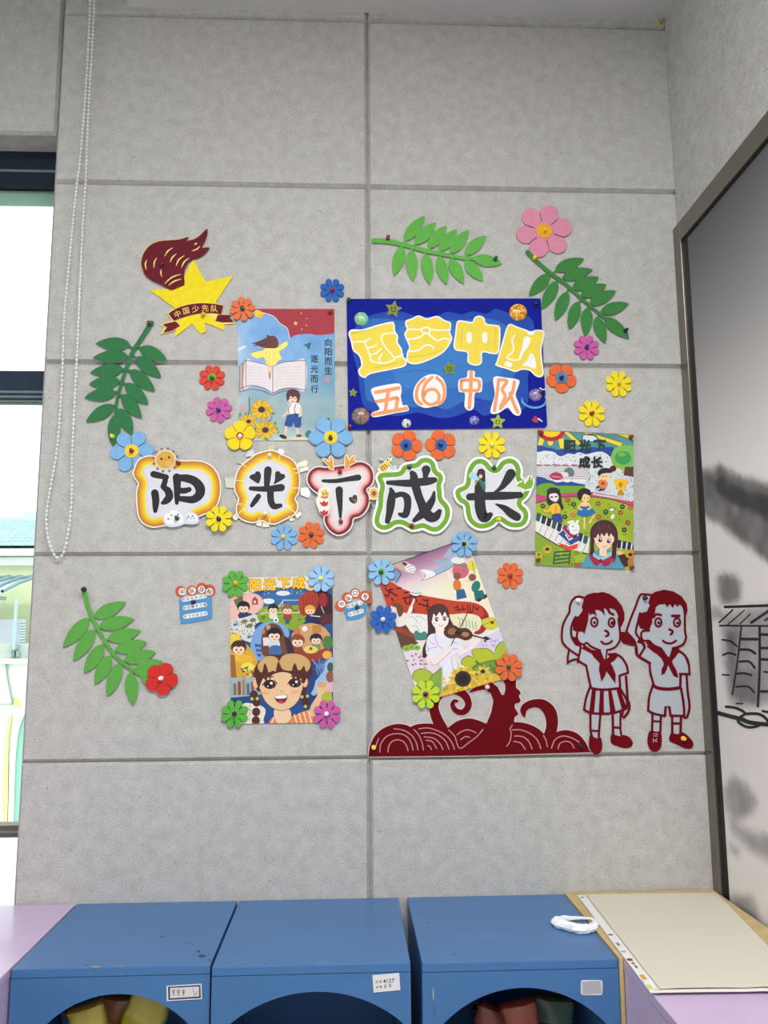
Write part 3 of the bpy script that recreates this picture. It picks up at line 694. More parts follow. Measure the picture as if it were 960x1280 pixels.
# ceiling lamps
LAMP_W = 38
LAMP = bpy.data.materials.new('lamp_diffuser'); LAMP.use_nodes = True
e_ = LAMP.node_tree.nodes['Principled BSDF']; e_.inputs['Base Color'].default_value = (0.85, 0.85, 0.84, 1); e_.inputs['Roughness'].default_value = 0.4
for k, (x, y) in enumerate(((0.72, -2.3), (-0.42, -2.3))):
    lm = empty('ceiling_lamp', (x, y, CEIL), ('right ceiling panel lamp above the camera', 'left ceiling panel lamp above the camera')[k], 'lamp')
    m = Mesh(); m.box((x - .47, y - .17, CEIL - .03), (x + .47, y + .17, CEIL - 0.0005), (230, 230, 230)); m.build('lamp_housing', mat('lamp_housing', .5), lm)
    m = Mesh(); m.box((x - .45, y - .15, CEIL - .034), (x + .45, y + .15, CEIL - .0305), (255, 255, 255)); m.build('diffuser', LAMP, lm)
    light('lamp_light', 'AREA', (x, y, CEIL - .04), (0, 0, -1), LAMP_W, (0.975, 0.99, 1.0), (.88, .28))

# ================================================================== FOAM FLOWERS
def mpp(u, v): return (at(u + 1, v) - at(u - 1, v)).length / 2
PETAL = {}
def petal_shape(n, R):
    h = PI / n; t = math.tan(h); g = 0.032 * R if n > 6 else 0.022 * R
    rm = R / (1 + t * 0.98) if n > 6 else R * 0.62; r0 = 0.16 * R; w0 = r0 * t
    pts = [(r0, -w0)]
    wm = rm * t - g
    if n > 6: pts += [(R * .38, -R * .38 * t + g * .4), (rm * .86, -(rm * .86) * t + g * 1.6)]
    else: pts += [(R * .34, -R * .34 * t + g), (rm * .85, -(rm * .85 * t - g) * 1.0)]
    K = 10
    for k in range(K + 1):
        a = -PI / 2 + PI * k / K; pts.append((rm + (R - rm) * math.cos(a) ** (1 if n > 6 else .9), wm * math.sin(a)))
    pts += [(x, -y) for x, y in pts[1:3][::-1]] + [(r0, w0)]
    return pts
def thick(m, pts, y0, y1, col, ch=0.0006):
    """plate in the local x-z plane with a rounded rim"""
    n = len(pts); cx = sum(p[0] for p in pts) / n; cz = sum(p[1] for p in pts) / n
    if area(pts) < 0: pts = pts[::-1]
    def ins(p): d = math.hypot(p[0] - cx, p[1] - cz) or 1; k = max(0, 1 - ch / d); return (cx + (p[0] - cx) * k, cz + (p[1] - cz) * k)
    F = [(ins(p)[0], -y1, ins(p)[1]) for p in pts]; M_ = [(p[0], -y1 + ch, p[1]) for p in pts]; B = [(p[0], -y0, p[1]) for p in pts]
    m.faces(F + M_ + B, [tuple(range(n))] + [(i, i + n, (i + 1) % n + n, (i + 1) % n) for i in range(n)] + [(i + n, i + 2 * n, (i + 1) % n + 2 * n, (i + 1) % n + n) for i in range(n)], col)
def flower(u, v, R, n, rot, col, label, d=0.0015, centre=None, T=0.0050):
    p = at(u, v, -d); s = mpp(u, v); R *= s
    f = empty('foam_flower', p, label, 'flower', 'foam flowers pinned on the wall')
    base = petal_shape(n, R)
    for k in range(n):
        a = rot + 2 * PI * k / n; c, q = math.cos(a), math.sin(a); m = Mesh()
        thick(m, [(x * c - y * q, x * q + y * c) for x, y in base], 0, T - 0.0001 * (k % 2), col)
        m.V = [x + p for x in m.V]; m.build('petal', FOAM, f)
    m = Mesh(); thick(m, ell(0, 0, R * .40 if n > 6 else R * .36, n=24), 0.0003, T + .0001, col); m.V = [x + p for x in m.V]; m.build('hub', FOAM, f)
    if centre:
        m = Mesh(); thick(m, ell(0, 0, centre[0] * s, n=24), T + .0001, T + 0.0024, centre[1]); m.V = [x + p for x in m.V]; m.build('centre_disc', FOAM, f)['label'] = 'contrasting centre disc'
    return d + T + (0.0024 if centre else 0.0001)
PINMESH = {}
NP = [0]
def pin(u, v, d, col, label, tilt=(0.0, 0.0)):
    """pushpin standing on a surface at distance d from the wall"""
    p = at(u, v, -d); m = Mesh(); ax = Vector((tilt[0], -1, tilt[1])).normalized()
    prof = [(0.0066, 0), (0.0072, 0.0010), (0.0062, 0.0022), (0.0037, 0.0034), (0.0032, 0.0066), (0.0046, 0.0094), (0.0058, 0.0112), (0.0057, 0.0132), (0.0044, 0.0142)]
    m.lathe(p, prof, ax, col, 14)
    o = m.build('pushpin', GLOSS, None, loc=p, smooth=True); tag(o, label, 'pushpin', 'pushpins on the wall')
    if d > 0.002:
        q = Mesh(); q.lathe(p, [(0.0006, 0.0), (0.0006, d - 0.0005)], (0, 1, 0), (170, 170, 170), 6); q.build('needle', mat('pin_steel', .3, metal=1), o)
    return o
SKY = (126, 174, 216); DBL = (46, 98, 178); ORA = (222, 106, 58); MAG = (196, 92, 158); YEL = (236, 214, 44); GRN = (92, 172, 66)
RED_P = (150, 24, 28); GRN_P = (22, 84, 52); NAV_P = (18, 24, 72); WHT_P = (236, 232, 230); YEL_P = (240, 200, 50); BRN_P = (140, 50, 40); DBL_P = (20, 56, 130); BLK_P = (24, 24, 26)
OP = 0.0052                                   # standing off the wall when lying over a poster
FL = [  # u, v, R, n, rot(deg), colour, label, standoff, centre, (pin colour, name, du, dv)
 (415.3, 363.4, 15.8, 8, 22, DBL, 'deep blue foam daisy above the sunflower drawing, left of the blue sign', .0015, None, (RED_P, 'red')),
 (303.3, 386.9, 16.3, 8, 10, (226, 118, 74), 'orange foam daisy on the top left corner of the sunflower drawing', OP, None, (GRN_P, 'dark green')),
 (265.2, 472.6, 16.8, 8, 20, (214, 74, 56), 'red foam daisy with a green centre, left of the sunflower drawing', .0015, (5.0, (120, 176, 60)), (GRN_P, 'dark green')),
 (273.9, 512.6, 16.8, 8, 12, MAG, 'pink foam daisy with a blue pin below the red daisy', .0015, None, (DBL_P, 'blue')),
 (300.2, 545.2, 19.8, 5, 90, (244, 208, 40), 'yellow five-petal foam flower on the bottom left corner of the sunflower drawing', OP, (4.6, (178, 80, 50)), (WHT_P, 'white')),
 (413.6, 547.2, 27.6, 6, 0, SKY, 'big sky-blue foam flower on the bottom right corner of the sunflower drawing', OP, (8.6, (240, 208, 60)), (GRN_P, 'green')),
 (165.2, 564.4, 27.6, 6, 5, SKY, 'big sky-blue foam flower at far left touching the dark green sprig', .0015, (8.8, (240, 208, 60)), (RED_P, 'dark red')),
 (274.0, 648.6, 17.2, 8, 22, YEL, 'yellow foam daisy between the first two big letter cards', .0125, None, (NAV_P, 'navy')),
 (355.2, 671.4, 17.2, 8, 22, SKY, 'sky-blue foam daisy below the second big letter card', .0015, None, (YEL_P, 'yellow')),
 (389.2, 669.0, 17.2, 8, 15, ORA, 'orange foam daisy below the gap of the second and third letter cards', .0015, None, (GRN_P, 'dark green')),
 (507.6, 556.8, 19.8, 5, 70, ORA, 'left orange five-petal foam flower with blue centre under the blue sign', .0015, (7.3, (46, 102, 178)), (NAV_P, 'navy')),
 (551.2, 556.6, 19.8, 5, 105, ORA, 'right orange five-petal foam flower with blue centre under the blue sign', .0015, (7.3, (46, 102, 178)), (NAV_P, 'navy')),
 (614.6, 556.6, 17.6, 8, 22, YEL, 'yellow foam daisy above the last big letter card', .0015, None, ((238, 226, 120), 'pale yellow')),
 (701.6, 472.8, 19.0, 5, 54, ORA, 'orange five-petal foam flower with grey-blue centre right of the blue sign', .0015, (7.6, (88, 128, 168)), (NAV_P, 'navy')),
 (773.0, 480.2, 17.2, 8, 22, YEL, 'yellow foam daisy highest at the right, beside the wall corner', .0015, None, (YEL_P, 'yellow')),
 (739.4, 517.2, 17.2, 8, 22, YEL, 'yellow foam daisy with a red pin just above the piano drawing', .0015, None, (RED_P, 'dark red')),
 (732.7, 435.0, 16.4, 8, 22, MAG, 'pink foam daisy under the dark green sprig at the upper right', .0015, None, (DBL_P, 'blue')),
 (679.8, 289.6, 35.4, 6, 12, (216, 138, 164), 'largest pink six-petal foam flower with a gold centre at the upper right', .0015, (9.6, (232, 166, 40)), (YEL_P, 'yellow')),
 (637.5, 719.6, 16.9, 8, 20, ORA, 'orange foam daisy on bare wall right of the violin drawing', .0015, None, (BRN_P, 'brown-red')),
 (580.2, 680.0, 16.8, 8, 22, SKY, 'sky-blue foam daisy on the top right corner of the violin drawing', .0062, (3.6, (236, 214, 80)), (BLK_P, 'black')),
 (476.8, 714.8, 17.2, 8, 22, (140, 190, 226), 'sky-blue foam daisy on the top left corner of the violin drawing', .0062, (4.2, (130, 186, 60)), (GRN_P, 'dark green')),
 (479.0, 774.0, 17.6, 8, 18, DBL, 'deep blue foam daisy on the left edge of the violin drawing', .0062, None, ((240, 214, 220), 'pale pink')),
 (636.0, 834.0, 17.6, 8, 15, ORA, 'orange foam daisy on the bottom right corner of the violin drawing', .0075, None, (GRN_P, 'green')),
 (532.2, 868.0, 18.0, 8, 22, (186, 214, 60), 'lime foam daisy on the bottom left corner of the violin drawing', .0075, (4.4, (226, 130, 70)), (NAV_P, 'navy')),
 (294.6, 729.6, 17.2, 8, 22, GRN, 'green foam daisy on the top left corner of the big-face drawing', OP, None, ((236, 168, 50), 'orange-yellow')),
 (401.5, 723.4, 17.2, 8, 22, (150, 192, 232), 'sky-blue foam daisy on the top right corner of the big-face drawing', OP, None, ((238, 226, 110), 'pale yellow')),
 (293.3, 892.2, 17.6, 8, 22, GRN, 'green foam daisy on the bottom left corner of the big-face drawing', OP, (3.8, (170, 160, 110)), ((24, 50, 40), 'blackish green')),
 (408.9, 892.6, 17.6, 8, 22, MAG, 'pink foam daisy on the bottom right corner of the big-face drawing', OP, (3.6, (90, 100, 170)), (WHT_P, 'white')),
 (202.1, 848.4, 20.6, 5, 65, (206, 48, 42), 'red five-petal foam flower at the tip of the light green sprig, lower left', .0072, None, (WHT_P, 'white')),
]
for u, v, R, n, rot, col, label, d, cen, pc in FL:
    e = flower(u, v, R, n, math.radians(rot), col, label, d, cen)
    short = label.replace(' foam', '').split(',')[0]
    pin(u + random.uniform(-.6, .6), v + random.uniform(-.6, .6), e, pc[0], '%s pushpin in the %s' % (pc[1], ' '.join(short.split()[:11])), (random.uniform(-.15, .15), random.uniform(-.05, .25)))

# ================================================================== FOAM LEAF SPRIGS
def sprig(name, cr, stem, leaves, col, wd, label, sw):
    base = cr(*stem[0]); p = at(base[0], base[1], -0.0008)
    e = empty('leaf_sprig', p, label, 'leaf sprig', 'foam leaf sprigs')
    a = Art(cr, 0.0008); st = cat(stem, False, 5); a.ridge(st, [sw * (1.15 - .45 * i / len(st)) for i in range(len(st))], 0.0018, 0.0066, col)
    for (bx, by), (tx, ty) in leaves:              # short stalks joining the leaflets to the stem
        q = min(st, key=lambda z: (z[0] - bx) ** 2 + (z[1] - by) ** 2); a.ridge([q, (bx + (tx - bx) * .12, by + (ty - by) * .12)], [sw * .55] * 2, 0.0018, 0.0060, col)
    a.build('stem', FOAM, e)
    for (bx, by), (tx, ty) in leaves:
        dx, dy = tx - bx, ty - by; l = math.hypot(dx, dy); nx, ny = -dy / l, dx / l; K = 12; L = []; R = []
        for k in range(K + 1):
            t = k / K; w = wd * .5 * (math.sin(PI * min(1, t ** .82)) ** .78 if 0 < t < 1 else 0)
            c = (bx + dx * t, by + dy * t); L.append((c[0] + nx * w, c[1] + ny * w)); R.append((c[0] - nx * w, c[1] - ny * w))
        a = Art(cr, 0.001); a.plate(L + R[-2:0:-1], 0.0016, 0.0060 + random.uniform(0, .0004), col); a.build('leaflet', FOAM, e)
def lv(*n): return [((n[i], n[i + 1]), (n[i + 2], n[i + 3])) for i in range(0, len(n), 4)]
K_ = crop(460, 250, 960 / 340); L_ = crop(90, 390, 960 / 210); M_ = crop(70, 700, 960 / 210)
sprig('a', K_, pairs((20, 143, 70, 146, 130, 158, 200, 178, 270, 192, 335, 204, 380, 206)), lv(128, 143, 200, 55, 165, 156, 240, 78, 212, 170, 277, 90, 252, 178, 313, 103, 292, 187, 355, 105, 342, 192, 417, 125, 370, 205, 473, 224, 122, 162, 92, 266, 152, 175, 158, 286, 202, 188, 218, 297, 250, 198, 277, 299, 290, 206, 338, 295, 342, 213, 407, 286),
      (98, 172, 74), 42, 'light green foam sprig above the blue sign', 15)
sprig('b', K_, pairs((563, 184, 600, 220, 650, 262, 690, 290, 740, 335, 780, 370, 835, 415)), lv(660, 247, 762, 207, 685, 275, 792, 245, 720, 312, 815, 272, 750, 338, 842, 298, 782, 366, 875, 320, 820, 396, 920, 365, 835, 415, 922, 488, 642, 260, 568, 337, 668, 285, 613, 385, 705, 322, 660, 425, 742, 358, 710, 457, 775, 378, 768, 480, 805, 412, 838, 505),
      (62, 126, 62), 43, 'dark green foam sprig below the large pink flower', 13)
sprig('c', L_, pairs((455, 62, 425, 105, 400, 145, 345, 230, 315, 310, 285, 400, 260, 490, 248, 590)), lv(332, 186, 138, 178, 320, 250, 120, 260, 295, 325, 105, 345, 275, 393, 98, 412, 252, 458, 72, 488, 242, 532, 80, 626, 246, 585, 234, 767, 385, 203, 543, 275, 365, 255, 510, 375, 330, 330, 475, 453, 303, 407, 437, 528, 285, 470, 398, 607, 272, 550, 345, 700),
      (52, 116, 70), 76, 'darkest green foam sprig at the left under the torch emblem', 24)
sprig('d', M_, pairs((160, 165, 170, 215, 185, 270, 210, 330, 235, 385, 310, 510, 390, 595, 500, 665)), lv(218, 326, 400, 240, 245, 380, 446, 337, 295, 452, 484, 405, 338, 515, 520, 470, 388, 572, 570, 528, 450, 628, 610, 582, 485, 645, 600, 740, 190, 330, 38, 500, 222, 395, 97, 578, 272, 480, 160, 647, 312, 545, 220, 712, 368, 585, 293, 780, 425, 640, 440, 830),
      (94, 162, 72), 78, 'light green foam sprig at the lower left', 25)
pin(484.6, 298.5, .0068, (130, 40, 34), 'dark red pushpin in the stem of the sprig above the blue sign', (.1, .2))
pin(618.8, 324.4, .0068, GRN_P, 'dark green pushpin in the tip leaf of the sprig above the blue sign', (.1, .1))
pin(668.2, 322.8, .0068, YEL_P, 'yellow pushpin at the stem top of the dark green sprig, upper right')
pin(781.6, 413.8, .0068, NAV_P, 'navy pushpin in the tip leaf of the dark green sprig, upper right', (.1, .1))
pin(186.4, 405.6, .0068, (104, 34, 36), 'dark red pushpin in the stem of the darkest green sprig', (.1, .2))
pin(140.8, 545.6, .0068, (230, 210, 70), 'yellow pushpin in the lowest leaf of the darkest green sprig')
pin(105.2, 736.9, .0068, NAV_P, 'navy pushpin in the stem of the light green sprig, lower left')
pin(825.4, 28.5, .0003, (196, 160, 40), 'small yellow pushpin in the top right corner of the wall')

# ================================================================== DRAWINGS pinned on the wall
def poster(cr, quad, label, draw, d=0.0022):
    cx = sum(q[0] for q in quad) / 4; cy = sum(q[1] for q in quad) / 4; u, v = cr(cx, cy)
    a = Art(cr, d); a.plate(quad, d - 0.0006, d, (226, 222, 214)); a.clip = quad; a.quad = quad; a.d = d + 5e-5
    draw(a); a.clip = None
    return tag(a.build('poster', PAPER, None, loc=at(u, v, -d)), label, 'drawing', 'drawings pinned on the wall')
def sunflower(a, x, y, r, n=14, pc=(230, 186, 40), cc=(92, 52, 40), k=.42, sq=.85):
    for i in range(n):
        t = 2 * PI * i / n + .2 * vnoise(i, r); l = r * (.85 + .3 * vnoise(i * 3, r)); c, s = math.cos(t), math.sin(t); w = r * .22
        a.flat([(x + c * r * .3 - s * w * .6, y + (s * r * .3 + c * w * .6) * sq), (x + c * l * .65 - s * w, y + (s * l * .65 + c * w) * sq), (x + c * l, y + s * l * sq), (x + c * l * .65 + s * w, y + (s * l * .65 - c * w) * sq), (x + c * r * .3 + s * w * .6, y + (s * r * .3 - c * w * .6) * sq)], mix(pc, (150, 110, 20), .35 * (i % 2)))
    a.E(cc, x, y, r * k, r * k * sq); a.E(mix(cc, (20, 10, 10), .5), x, y, r * k * .6, r * k * .6 * sq)
def star(x, y, r, rot=0, k=.42): return [(x + (r if i % 2 == 0 else r * k) * math.sin(rot + PI * i / 5), y - (r if i % 2 == 0 else r * k) * math.cos(rot + PI * i / 5)) for i in range(10)]

def draw1(a):                                  # girl over an open book, boy, sunflowers, red flag
    def bgc(s, t):
        n = vnoise(s * 5, t * 7, 1) * .6 + vnoise(s * 13, t * 17, 2) * .4
        top = mix((98, 150, 208), (152, 192, 226), n); lowc = mix((128, 160, 170), (168, 184, 186), n); c = mix(top, lowc, (t - .45) / .25)
        c = mix(c, (80, 140, 165), max(0, s - .6) * 1.3 * (1 - abs(t - .45) * 2)); c = mix(c, (208, 214, 214), max(0, .16 - s) * 4 * n + max(0, t - .88) * 5)
        return c
    a.grid(a.quad, 40, 54, bgc)
    R = (160, 42, 54)
    a.S(R, 250, 90, 540, 90, 835, 90, 835, 262, 770, 288, 700, 293, 640, 284, 560, 290, 520, 300, 494, 318, 484, 285, 472, 240, 420, 205, 375, 155, 310, 130)
    a.L((225, 225, 228), 5, 260, 125, 310, 130, 375, 155, 420, 205, 472, 240, 486, 285, 494, 318)
    a.flat(star(537, 205, 18), (240, 200, 90))
    for x, y in ((580, 130), (620, 168), (618, 220), (583, 250)): a.flat(star(x, y, 7), (236, 196, 100))
    a.S((236, 196, 50), 225, 120, 250, 105, 285, 120, 295, 145, 280, 165, 250, 160, 235, 150)
    for k in range(4): a.K((190, 140, 40), 3, 255 + k * 10, 140, 258 + k * 9, 165)
    a.S((205, 222, 238), 105, 395, 140, 375, 170, 378, 140, 400, 110, 415)
    # book
    a.P((190, 170, 160), 112, 530, 165, 478, 165, 690, 128, 725, 112, 720)
    a.S((226, 216, 220), 165, 482, 220, 490, 280, 505, 325, 510, 365, 527, 365, 722, 320, 700, 270, 683, 210, 675, 145, 685)
    a.S((224, 214, 216), 365, 527, 400, 510, 450, 495, 520, 492, 612, 482, 612, 705, 540, 690, 470, 688, 410, 702, 365, 722)
    for k in range(7):
        y = 530 + k * 22; a.K((200, 180, 184), 2.4, 180, y, 345, y + 14); a.K((200, 180, 184), 2.4, 390, y + 10, 590, y)
    B = (96, 70, 72)
    for n in ((165, 480, 280, 505, 365, 527, 450, 495, 612, 482), (130, 690, 210, 672, 300, 690, 365, 725, 430, 700, 520, 690, 612, 706), (125, 720, 200, 700, 290, 712, 365, 742, 430, 718, 520, 705)): a.L(B, 5, *n)
    for n in ((112, 530, 165, 480), (118, 530, 118, 720), (140, 505, 140, 690), (365, 527, 365, 725), (612, 482, 612, 706), (165, 480, 165, 675)): a.K(B, 4, *n)
    # girl
    a.K((226, 190, 160), 12, 335, 505, 340, 600); a.K((226, 190, 160), 12, 362, 505, 350, 600); a.K((150, 110, 80), 10, 342, 575, 344, 618)
    a.S((242, 224, 112), 198, 432, 240, 415, 290, 405, 310, 388, 400, 388, 415, 430, 432, 470, 405, 488, 375, 518, 330, 520, 312, 490, 290, 458, 240, 468)
    a.S((242, 224, 112), 395, 385, 440, 350, 470, 338, 475, 370, 430, 405, 400, 412)
    for x in (320, 345, 375): a.L((208, 186, 84), 3, x, 420, x - 8, 470, x - 6, 512)
    a.L((120, 104, 60), 3, 198, 432, 240, 415, 290, 405, 312, 390); a.L((120, 104, 60), 3, 400, 388, 440, 350, 470, 338)
    a.S((98, 50, 46), 205, 356, 245, 345, 300, 322, 340, 300, 375, 300, 400, 322, 408, 360, 395, 388, 350, 392, 300, 388, 250, 372, 215, 372, 240, 360)
    a.L((60, 30, 30), 4, 205, 356, 260, 345, 330, 310); a.L((60, 30, 30), 4, 230, 370, 290, 365, 360, 340); a.E((60, 30, 30), 328, 300, 8)
    a.P((40, 110, 116), 590, 370, 655, 345, 632, 405, 622, 380); a.P((30, 90, 100), 622, 380, 655, 345, 640, 400)
    # lettering
    for k, ch in enumerate('向阳而生'): a.text(ch, 782, 350 + k * 70, 62, (24, 26, 34), .018)
    for k, ch in enumerate('逐光而行'): a.text(ch, 678, 472 + k * 75, 60, (24, 30, 40), .016)
    a.P((150, 130, 140), 745, 605, 795, 605, 795, 655, 745, 655)
    for k in range(4): a.K((190, 190, 200), 3, 752, 615 + k * 11, 788, 612 + k * 11)
    # sunflowers with leaves
    for k in range(30):
        x, y = 120 + 290 * random.random(), 850 + 225 * random.random(); t = random.uniform(0, 6.3); l = random.uniform(18, 36)
        a.P(mix((60, 110, 50), (140, 160, 70), random.random()), x, y, x + l * math.cos(t + .35), y + l * math.sin(t + .35), x + 1.7 * l * math.cos(t), y + 1.7 * l * math.sin(t), x + l * math.cos(t - .35), y + l * math.sin(t - .35))
    a.K((44, 64, 40), 6, 190, 760, 192, 850, 180, 900); a.E((190, 160, 190), 138, 840, 26, 30); a.E((216, 170, 120), 140, 842, 10)
    sunflower(a, 185, 940, 64, 18, k=.26); sunflower(a, 282, 852, 92, 20, k=.3); sunflower(a, 310, 1005, 88, 20, k=.29)
    for x, y in ((360, 905), (340, 930), (385, 940)): a.K((40, 60, 46), 4, x, y, x - 14, y + 40)
    # boy
    a.S((204, 206, 176), 400, 1068, 500, 1055, 620, 1060, 690, 1080, 690, 1090, 400, 1090)
    a.K((226, 196, 170), 20, 470, 970, 458, 1050); a.K((226, 196, 170), 20, 545, 975, 556, 1045); a.E((44, 34, 40), 443, 1055, 30, 15, 20); a.E((120, 70, 50), 562, 1048, 22, 11)
    a.L((224, 194, 170), 14, 485, 850, 462, 885, 440, 905); a.S((232, 226, 220), 490, 810, 530, 800, 570, 815, 580, 860, 578, 900, 485, 900, 482, 850)
    a.S((36, 76, 142), 482, 890, 570, 885, 578, 940, 575, 980, 535, 985, 522, 950, 505, 980, 455, 970, 465, 925)
    a.L((40, 40, 60), 5, 500, 812, 484, 850, 490, 892); a.L((40, 40, 60), 5, 540, 812, 528, 850, 540, 890); a.L((224, 196, 172), 16, 575, 840, 578, 870, 566, 900)
    a.E((236, 206, 184), 512, 772, 38, 32); a.S((84, 42, 50), 468, 735, 485, 705, 520, 698, 555, 712, 572, 745, 560, 790, 545, 800, 548, 770, 530, 752, 515, 765, 500, 748, 488, 772, 478, 790, 470, 770)
    a.L((60, 30, 36), 4, 492, 772, 502, 766, 510, 772); a.L((60, 30, 36), 4, 524, 772, 533, 766, 541, 772); a.E((190, 80, 80), 515, 792, 9, 5)
    a.L((36, 40, 44), 5, 770, 925, 785, 915, 788, 935, 775, 945, 785, 985)
    a.S((60, 120, 110), 610, 1025, 640, 1005, 655, 1030, 630, 1060, 612, 1050)
poster(crop(280, 370, 6), [(103, 96), (828, 97), (832, 1080), (103, 1086)], 'watercolour drawing of a girl above an open book, boy and sunflowers', draw1)

def draw2(a):                                  # sunny field, piano keys and a girl in front
    g = (150, 176, 42)
    a.grid(a.quad, 20, 28, lambda s, t: mix((140, 168, 36), (176, 190, 60), vnoise(s * 6, t * 8)))
    a.grid([(78, 50), (888, 90), (888, 232), (75, 232)], 12, 4, lambda s, t: mix((62, 128, 150), (90, 150, 140), vnoise(s * 7, t * 2)))
    for n in ((305, 68, 345, 68, 470, 180, 430, 190), (440, 66, 520, 70, 800, 160, 770, 190), (720, 78, 890, 92, 890, 140), (100, 110, 140, 120, 115, 195, 80, 190), (165, 140, 215, 140, 205, 180, 172, 180), (255, 130, 300, 118, 300, 210, 270, 200)): a.P((240, 208, 50), *n)
    for n in ((345, 68, 470, 180), (520, 70, 800, 160), (440, 66, 770, 190), (720, 78, 890, 140)): a.K((30, 50, 50), 4, *n)
    a.E((180, 36, 40), 195, 55, 118, 92); a.E((244, 200, 44), 195, 55, 82, 56)
    a.E((36, 60, 60), 520, 118, 68, 36); a.E((208, 220, 230), 520, 122, 60, 26); a.E((208, 220, 230), 490, 112, 28, 20)
    a.S((30, 70, 146), 60, 190, 110, 180, 150, 195, 210, 205, 250, 218, 330, 205, 420, 215, 520, 195, 600, 200, 660, 195, 720, 200, 710, 270, 560, 270, 350, 290, 180, 240, 60, 260)
    a.S((218, 220, 222), 60, 245, 100, 235, 135, 225, 180, 228, 225, 240, 262, 272, 300, 265, 340, 248, 390, 255, 430, 238, 490, 255, 560, 238, 620, 232, 680, 265, 705, 320, 700, 400, 520, 430, 60, 360)
    for k in range(46): a.E((40, 50, 70), 85 + 600 * random.random(), 258 + 84 * random.random(), 4, n=6)
    a.P((214, 212, 216), 60, 345, 430, 355, 520, 365, 520, 450, 480, 515, 60, 455)
    for j in range(6):
        y = 356 + j * 19; a.K((120, 110, 116), 2.5, 62, y, 515, y + 12)
        for i in range(12): a.K((120, 110, 116), 2.5, 80 + i * 38 + (j % 2) * 19, y, 80 + i * 38 + (j % 2) * 19, y + 19)
    for i in range(5): a.K((170, 40, 50), 10, 66 + i * 76, 345, 108 + i * 76, 348)
    a.K((170, 40, 50), 4, 62, 342, 430, 353)
    a.S((34, 70, 140), 60, 450, 120, 448, 170, 470, 250, 490, 340, 480, 420, 500, 485, 512, 470, 535, 300, 540, 60, 520)
    for x in (250, 330, 400, 455): a.E((224, 228, 232), x, 478, 34, 14)
    a.S((176, 50, 96), 180, 440, 215, 408, 260, 410, 295, 440, 275, 468, 220, 470); a.L((230, 200, 200), 4, 200, 440, 280, 450); a.E((236, 208, 190), 312, 420, 30, 24); a.S((96, 116, 122), 300, 400, 330, 368, 370, 372, 390, 405, 380, 438, 345, 440, 335, 410)
    a.S((110, 160, 44), 60, 545, 100, 510, 150, 498, 200, 500, 245, 520, 320, 518, 400, 522, 470, 520, 520, 545, 470, 590, 300, 605, 60, 600); a.E((60, 110, 66), 215, 560, 60, 26)
    a.S((206, 214, 214), 480, 530, 520, 470, 545, 400, 600, 372, 680, 385, 760, 372, 820, 415, 900, 450, 900, 640, 720, 600, 560, 590)
    for k in range(70): a.E((46, 60, 70), 500 + 395 * random.random(), 400 + 210 * random.random(), 4.5, n=6)
    a.P((92, 56, 48), 822, 330, 895, 330, 895, 446, 805, 432)
    a.S((124, 184, 84), 700, 280, 715, 225, 760, 190, 830, 180, 900, 200, 900, 345, 820, 360, 760, 355, 715, 330); a.E((60, 150, 84), 800, 285, 70, 58); a.E((110, 180, 70), 790, 255, 30, 20)
    # runner and trophy
    a.E((50, 64, 116), 612, 540, 42, 26); a.L((226, 196, 160), 12, 600, 545, 565, 555); a.S((222, 128, 60), 598, 475, 660, 470, 665, 530, 620, 545, 600, 520); a.E((190, 50, 50), 630, 500, 14)
    a.L((232, 200, 170), 14, 660, 480, 690, 440, 715, 410); a.E((238, 196, 140), 640, 438, 40, 34); a.S((36, 32, 40), 585, 410, 610, 380, 650, 370, 700, 380, 705, 410, 660, 412, 620, 420, 600, 440); a.E((76, 32, 36), 716, 376, 28, 26)
    a.E((40, 30, 30), 628, 440, 5); a.E((40, 30, 30), 656, 440, 5)
    a.S((236, 188, 40), 722, 470, 780, 462, 838, 474, 826, 525, 785, 562, 745, 535); a.E((200, 140, 20), 780, 510, 18, 24); a.P((190, 140, 30), 765, 555, 795, 555, 815, 600, 750, 600)
    a.S((190, 70, 116), 60, 590, 150, 608, 240, 592, 330, 582, 420, 578, 520, 572, 620, 584, 720, 612, 820, 636, 900, 652, 900, 700, 760, 650, 640, 622, 500, 612, 330, 612, 200, 630, 60, 665)
    for k in range(12): a.E((220, 190, 200), 560 + k * 28, 590 + k * 5, 16, 10, n=10)
    a.L((90, 40, 60), 4, 60, 665, 200, 630, 330, 612, 500, 612, 640, 622, 760, 650, 900, 700)
    for x, y, c in ((335, 640, (170, 60, 60)), (125, 690, (70, 70, 40)), (385, 675, (36, 70, 50)), (590, 670, (170, 70, 60)), (655, 740, (30, 70, 50)), (780, 745, (176, 70, 60)), (795, 695, (40, 80, 60)), (380, 765, (196, 110, 60)), (310, 780, (30, 66, 56)), (595, 780, (180, 80, 60)), (840, 830, (170, 40, 60)), (810, 890, (30, 66, 56)), (862, 705, (190, 100, 60))):
        for k in range(5): a.E(c, x + 13 * math.cos(k * 1.257), y + 12 * math.sin(k * 1.257), 10, n=8)
        a.E((200, 190, 80), x, y, 6, n=8)
    for k in range(22): x, y = 300 + 580 * random.random(), 650 + 280 * random.random(); a.K((70, 110, 30), 4, x, y, x + 20, y)
    a.E((226, 226, 230), 712, 780, 14, 24, 25); a.E((226, 226, 230), 705, 720, 18, 12)
    # girl at the keys, dancer
    a.S((40, 40, 46), 165, 560, 200, 535, 250, 545, 275, 590, 285, 660, 300, 710, 260, 720, 190, 690, 160, 660, 158, 600); a.S((232, 222, 214), 185, 590, 240, 585, 258, 620, 235, 655, 195, 640, 178, 615); a.E((40, 40, 46), 200, 615, 12, 7); a.E((40, 40, 46), 236, 612, 12, 7)
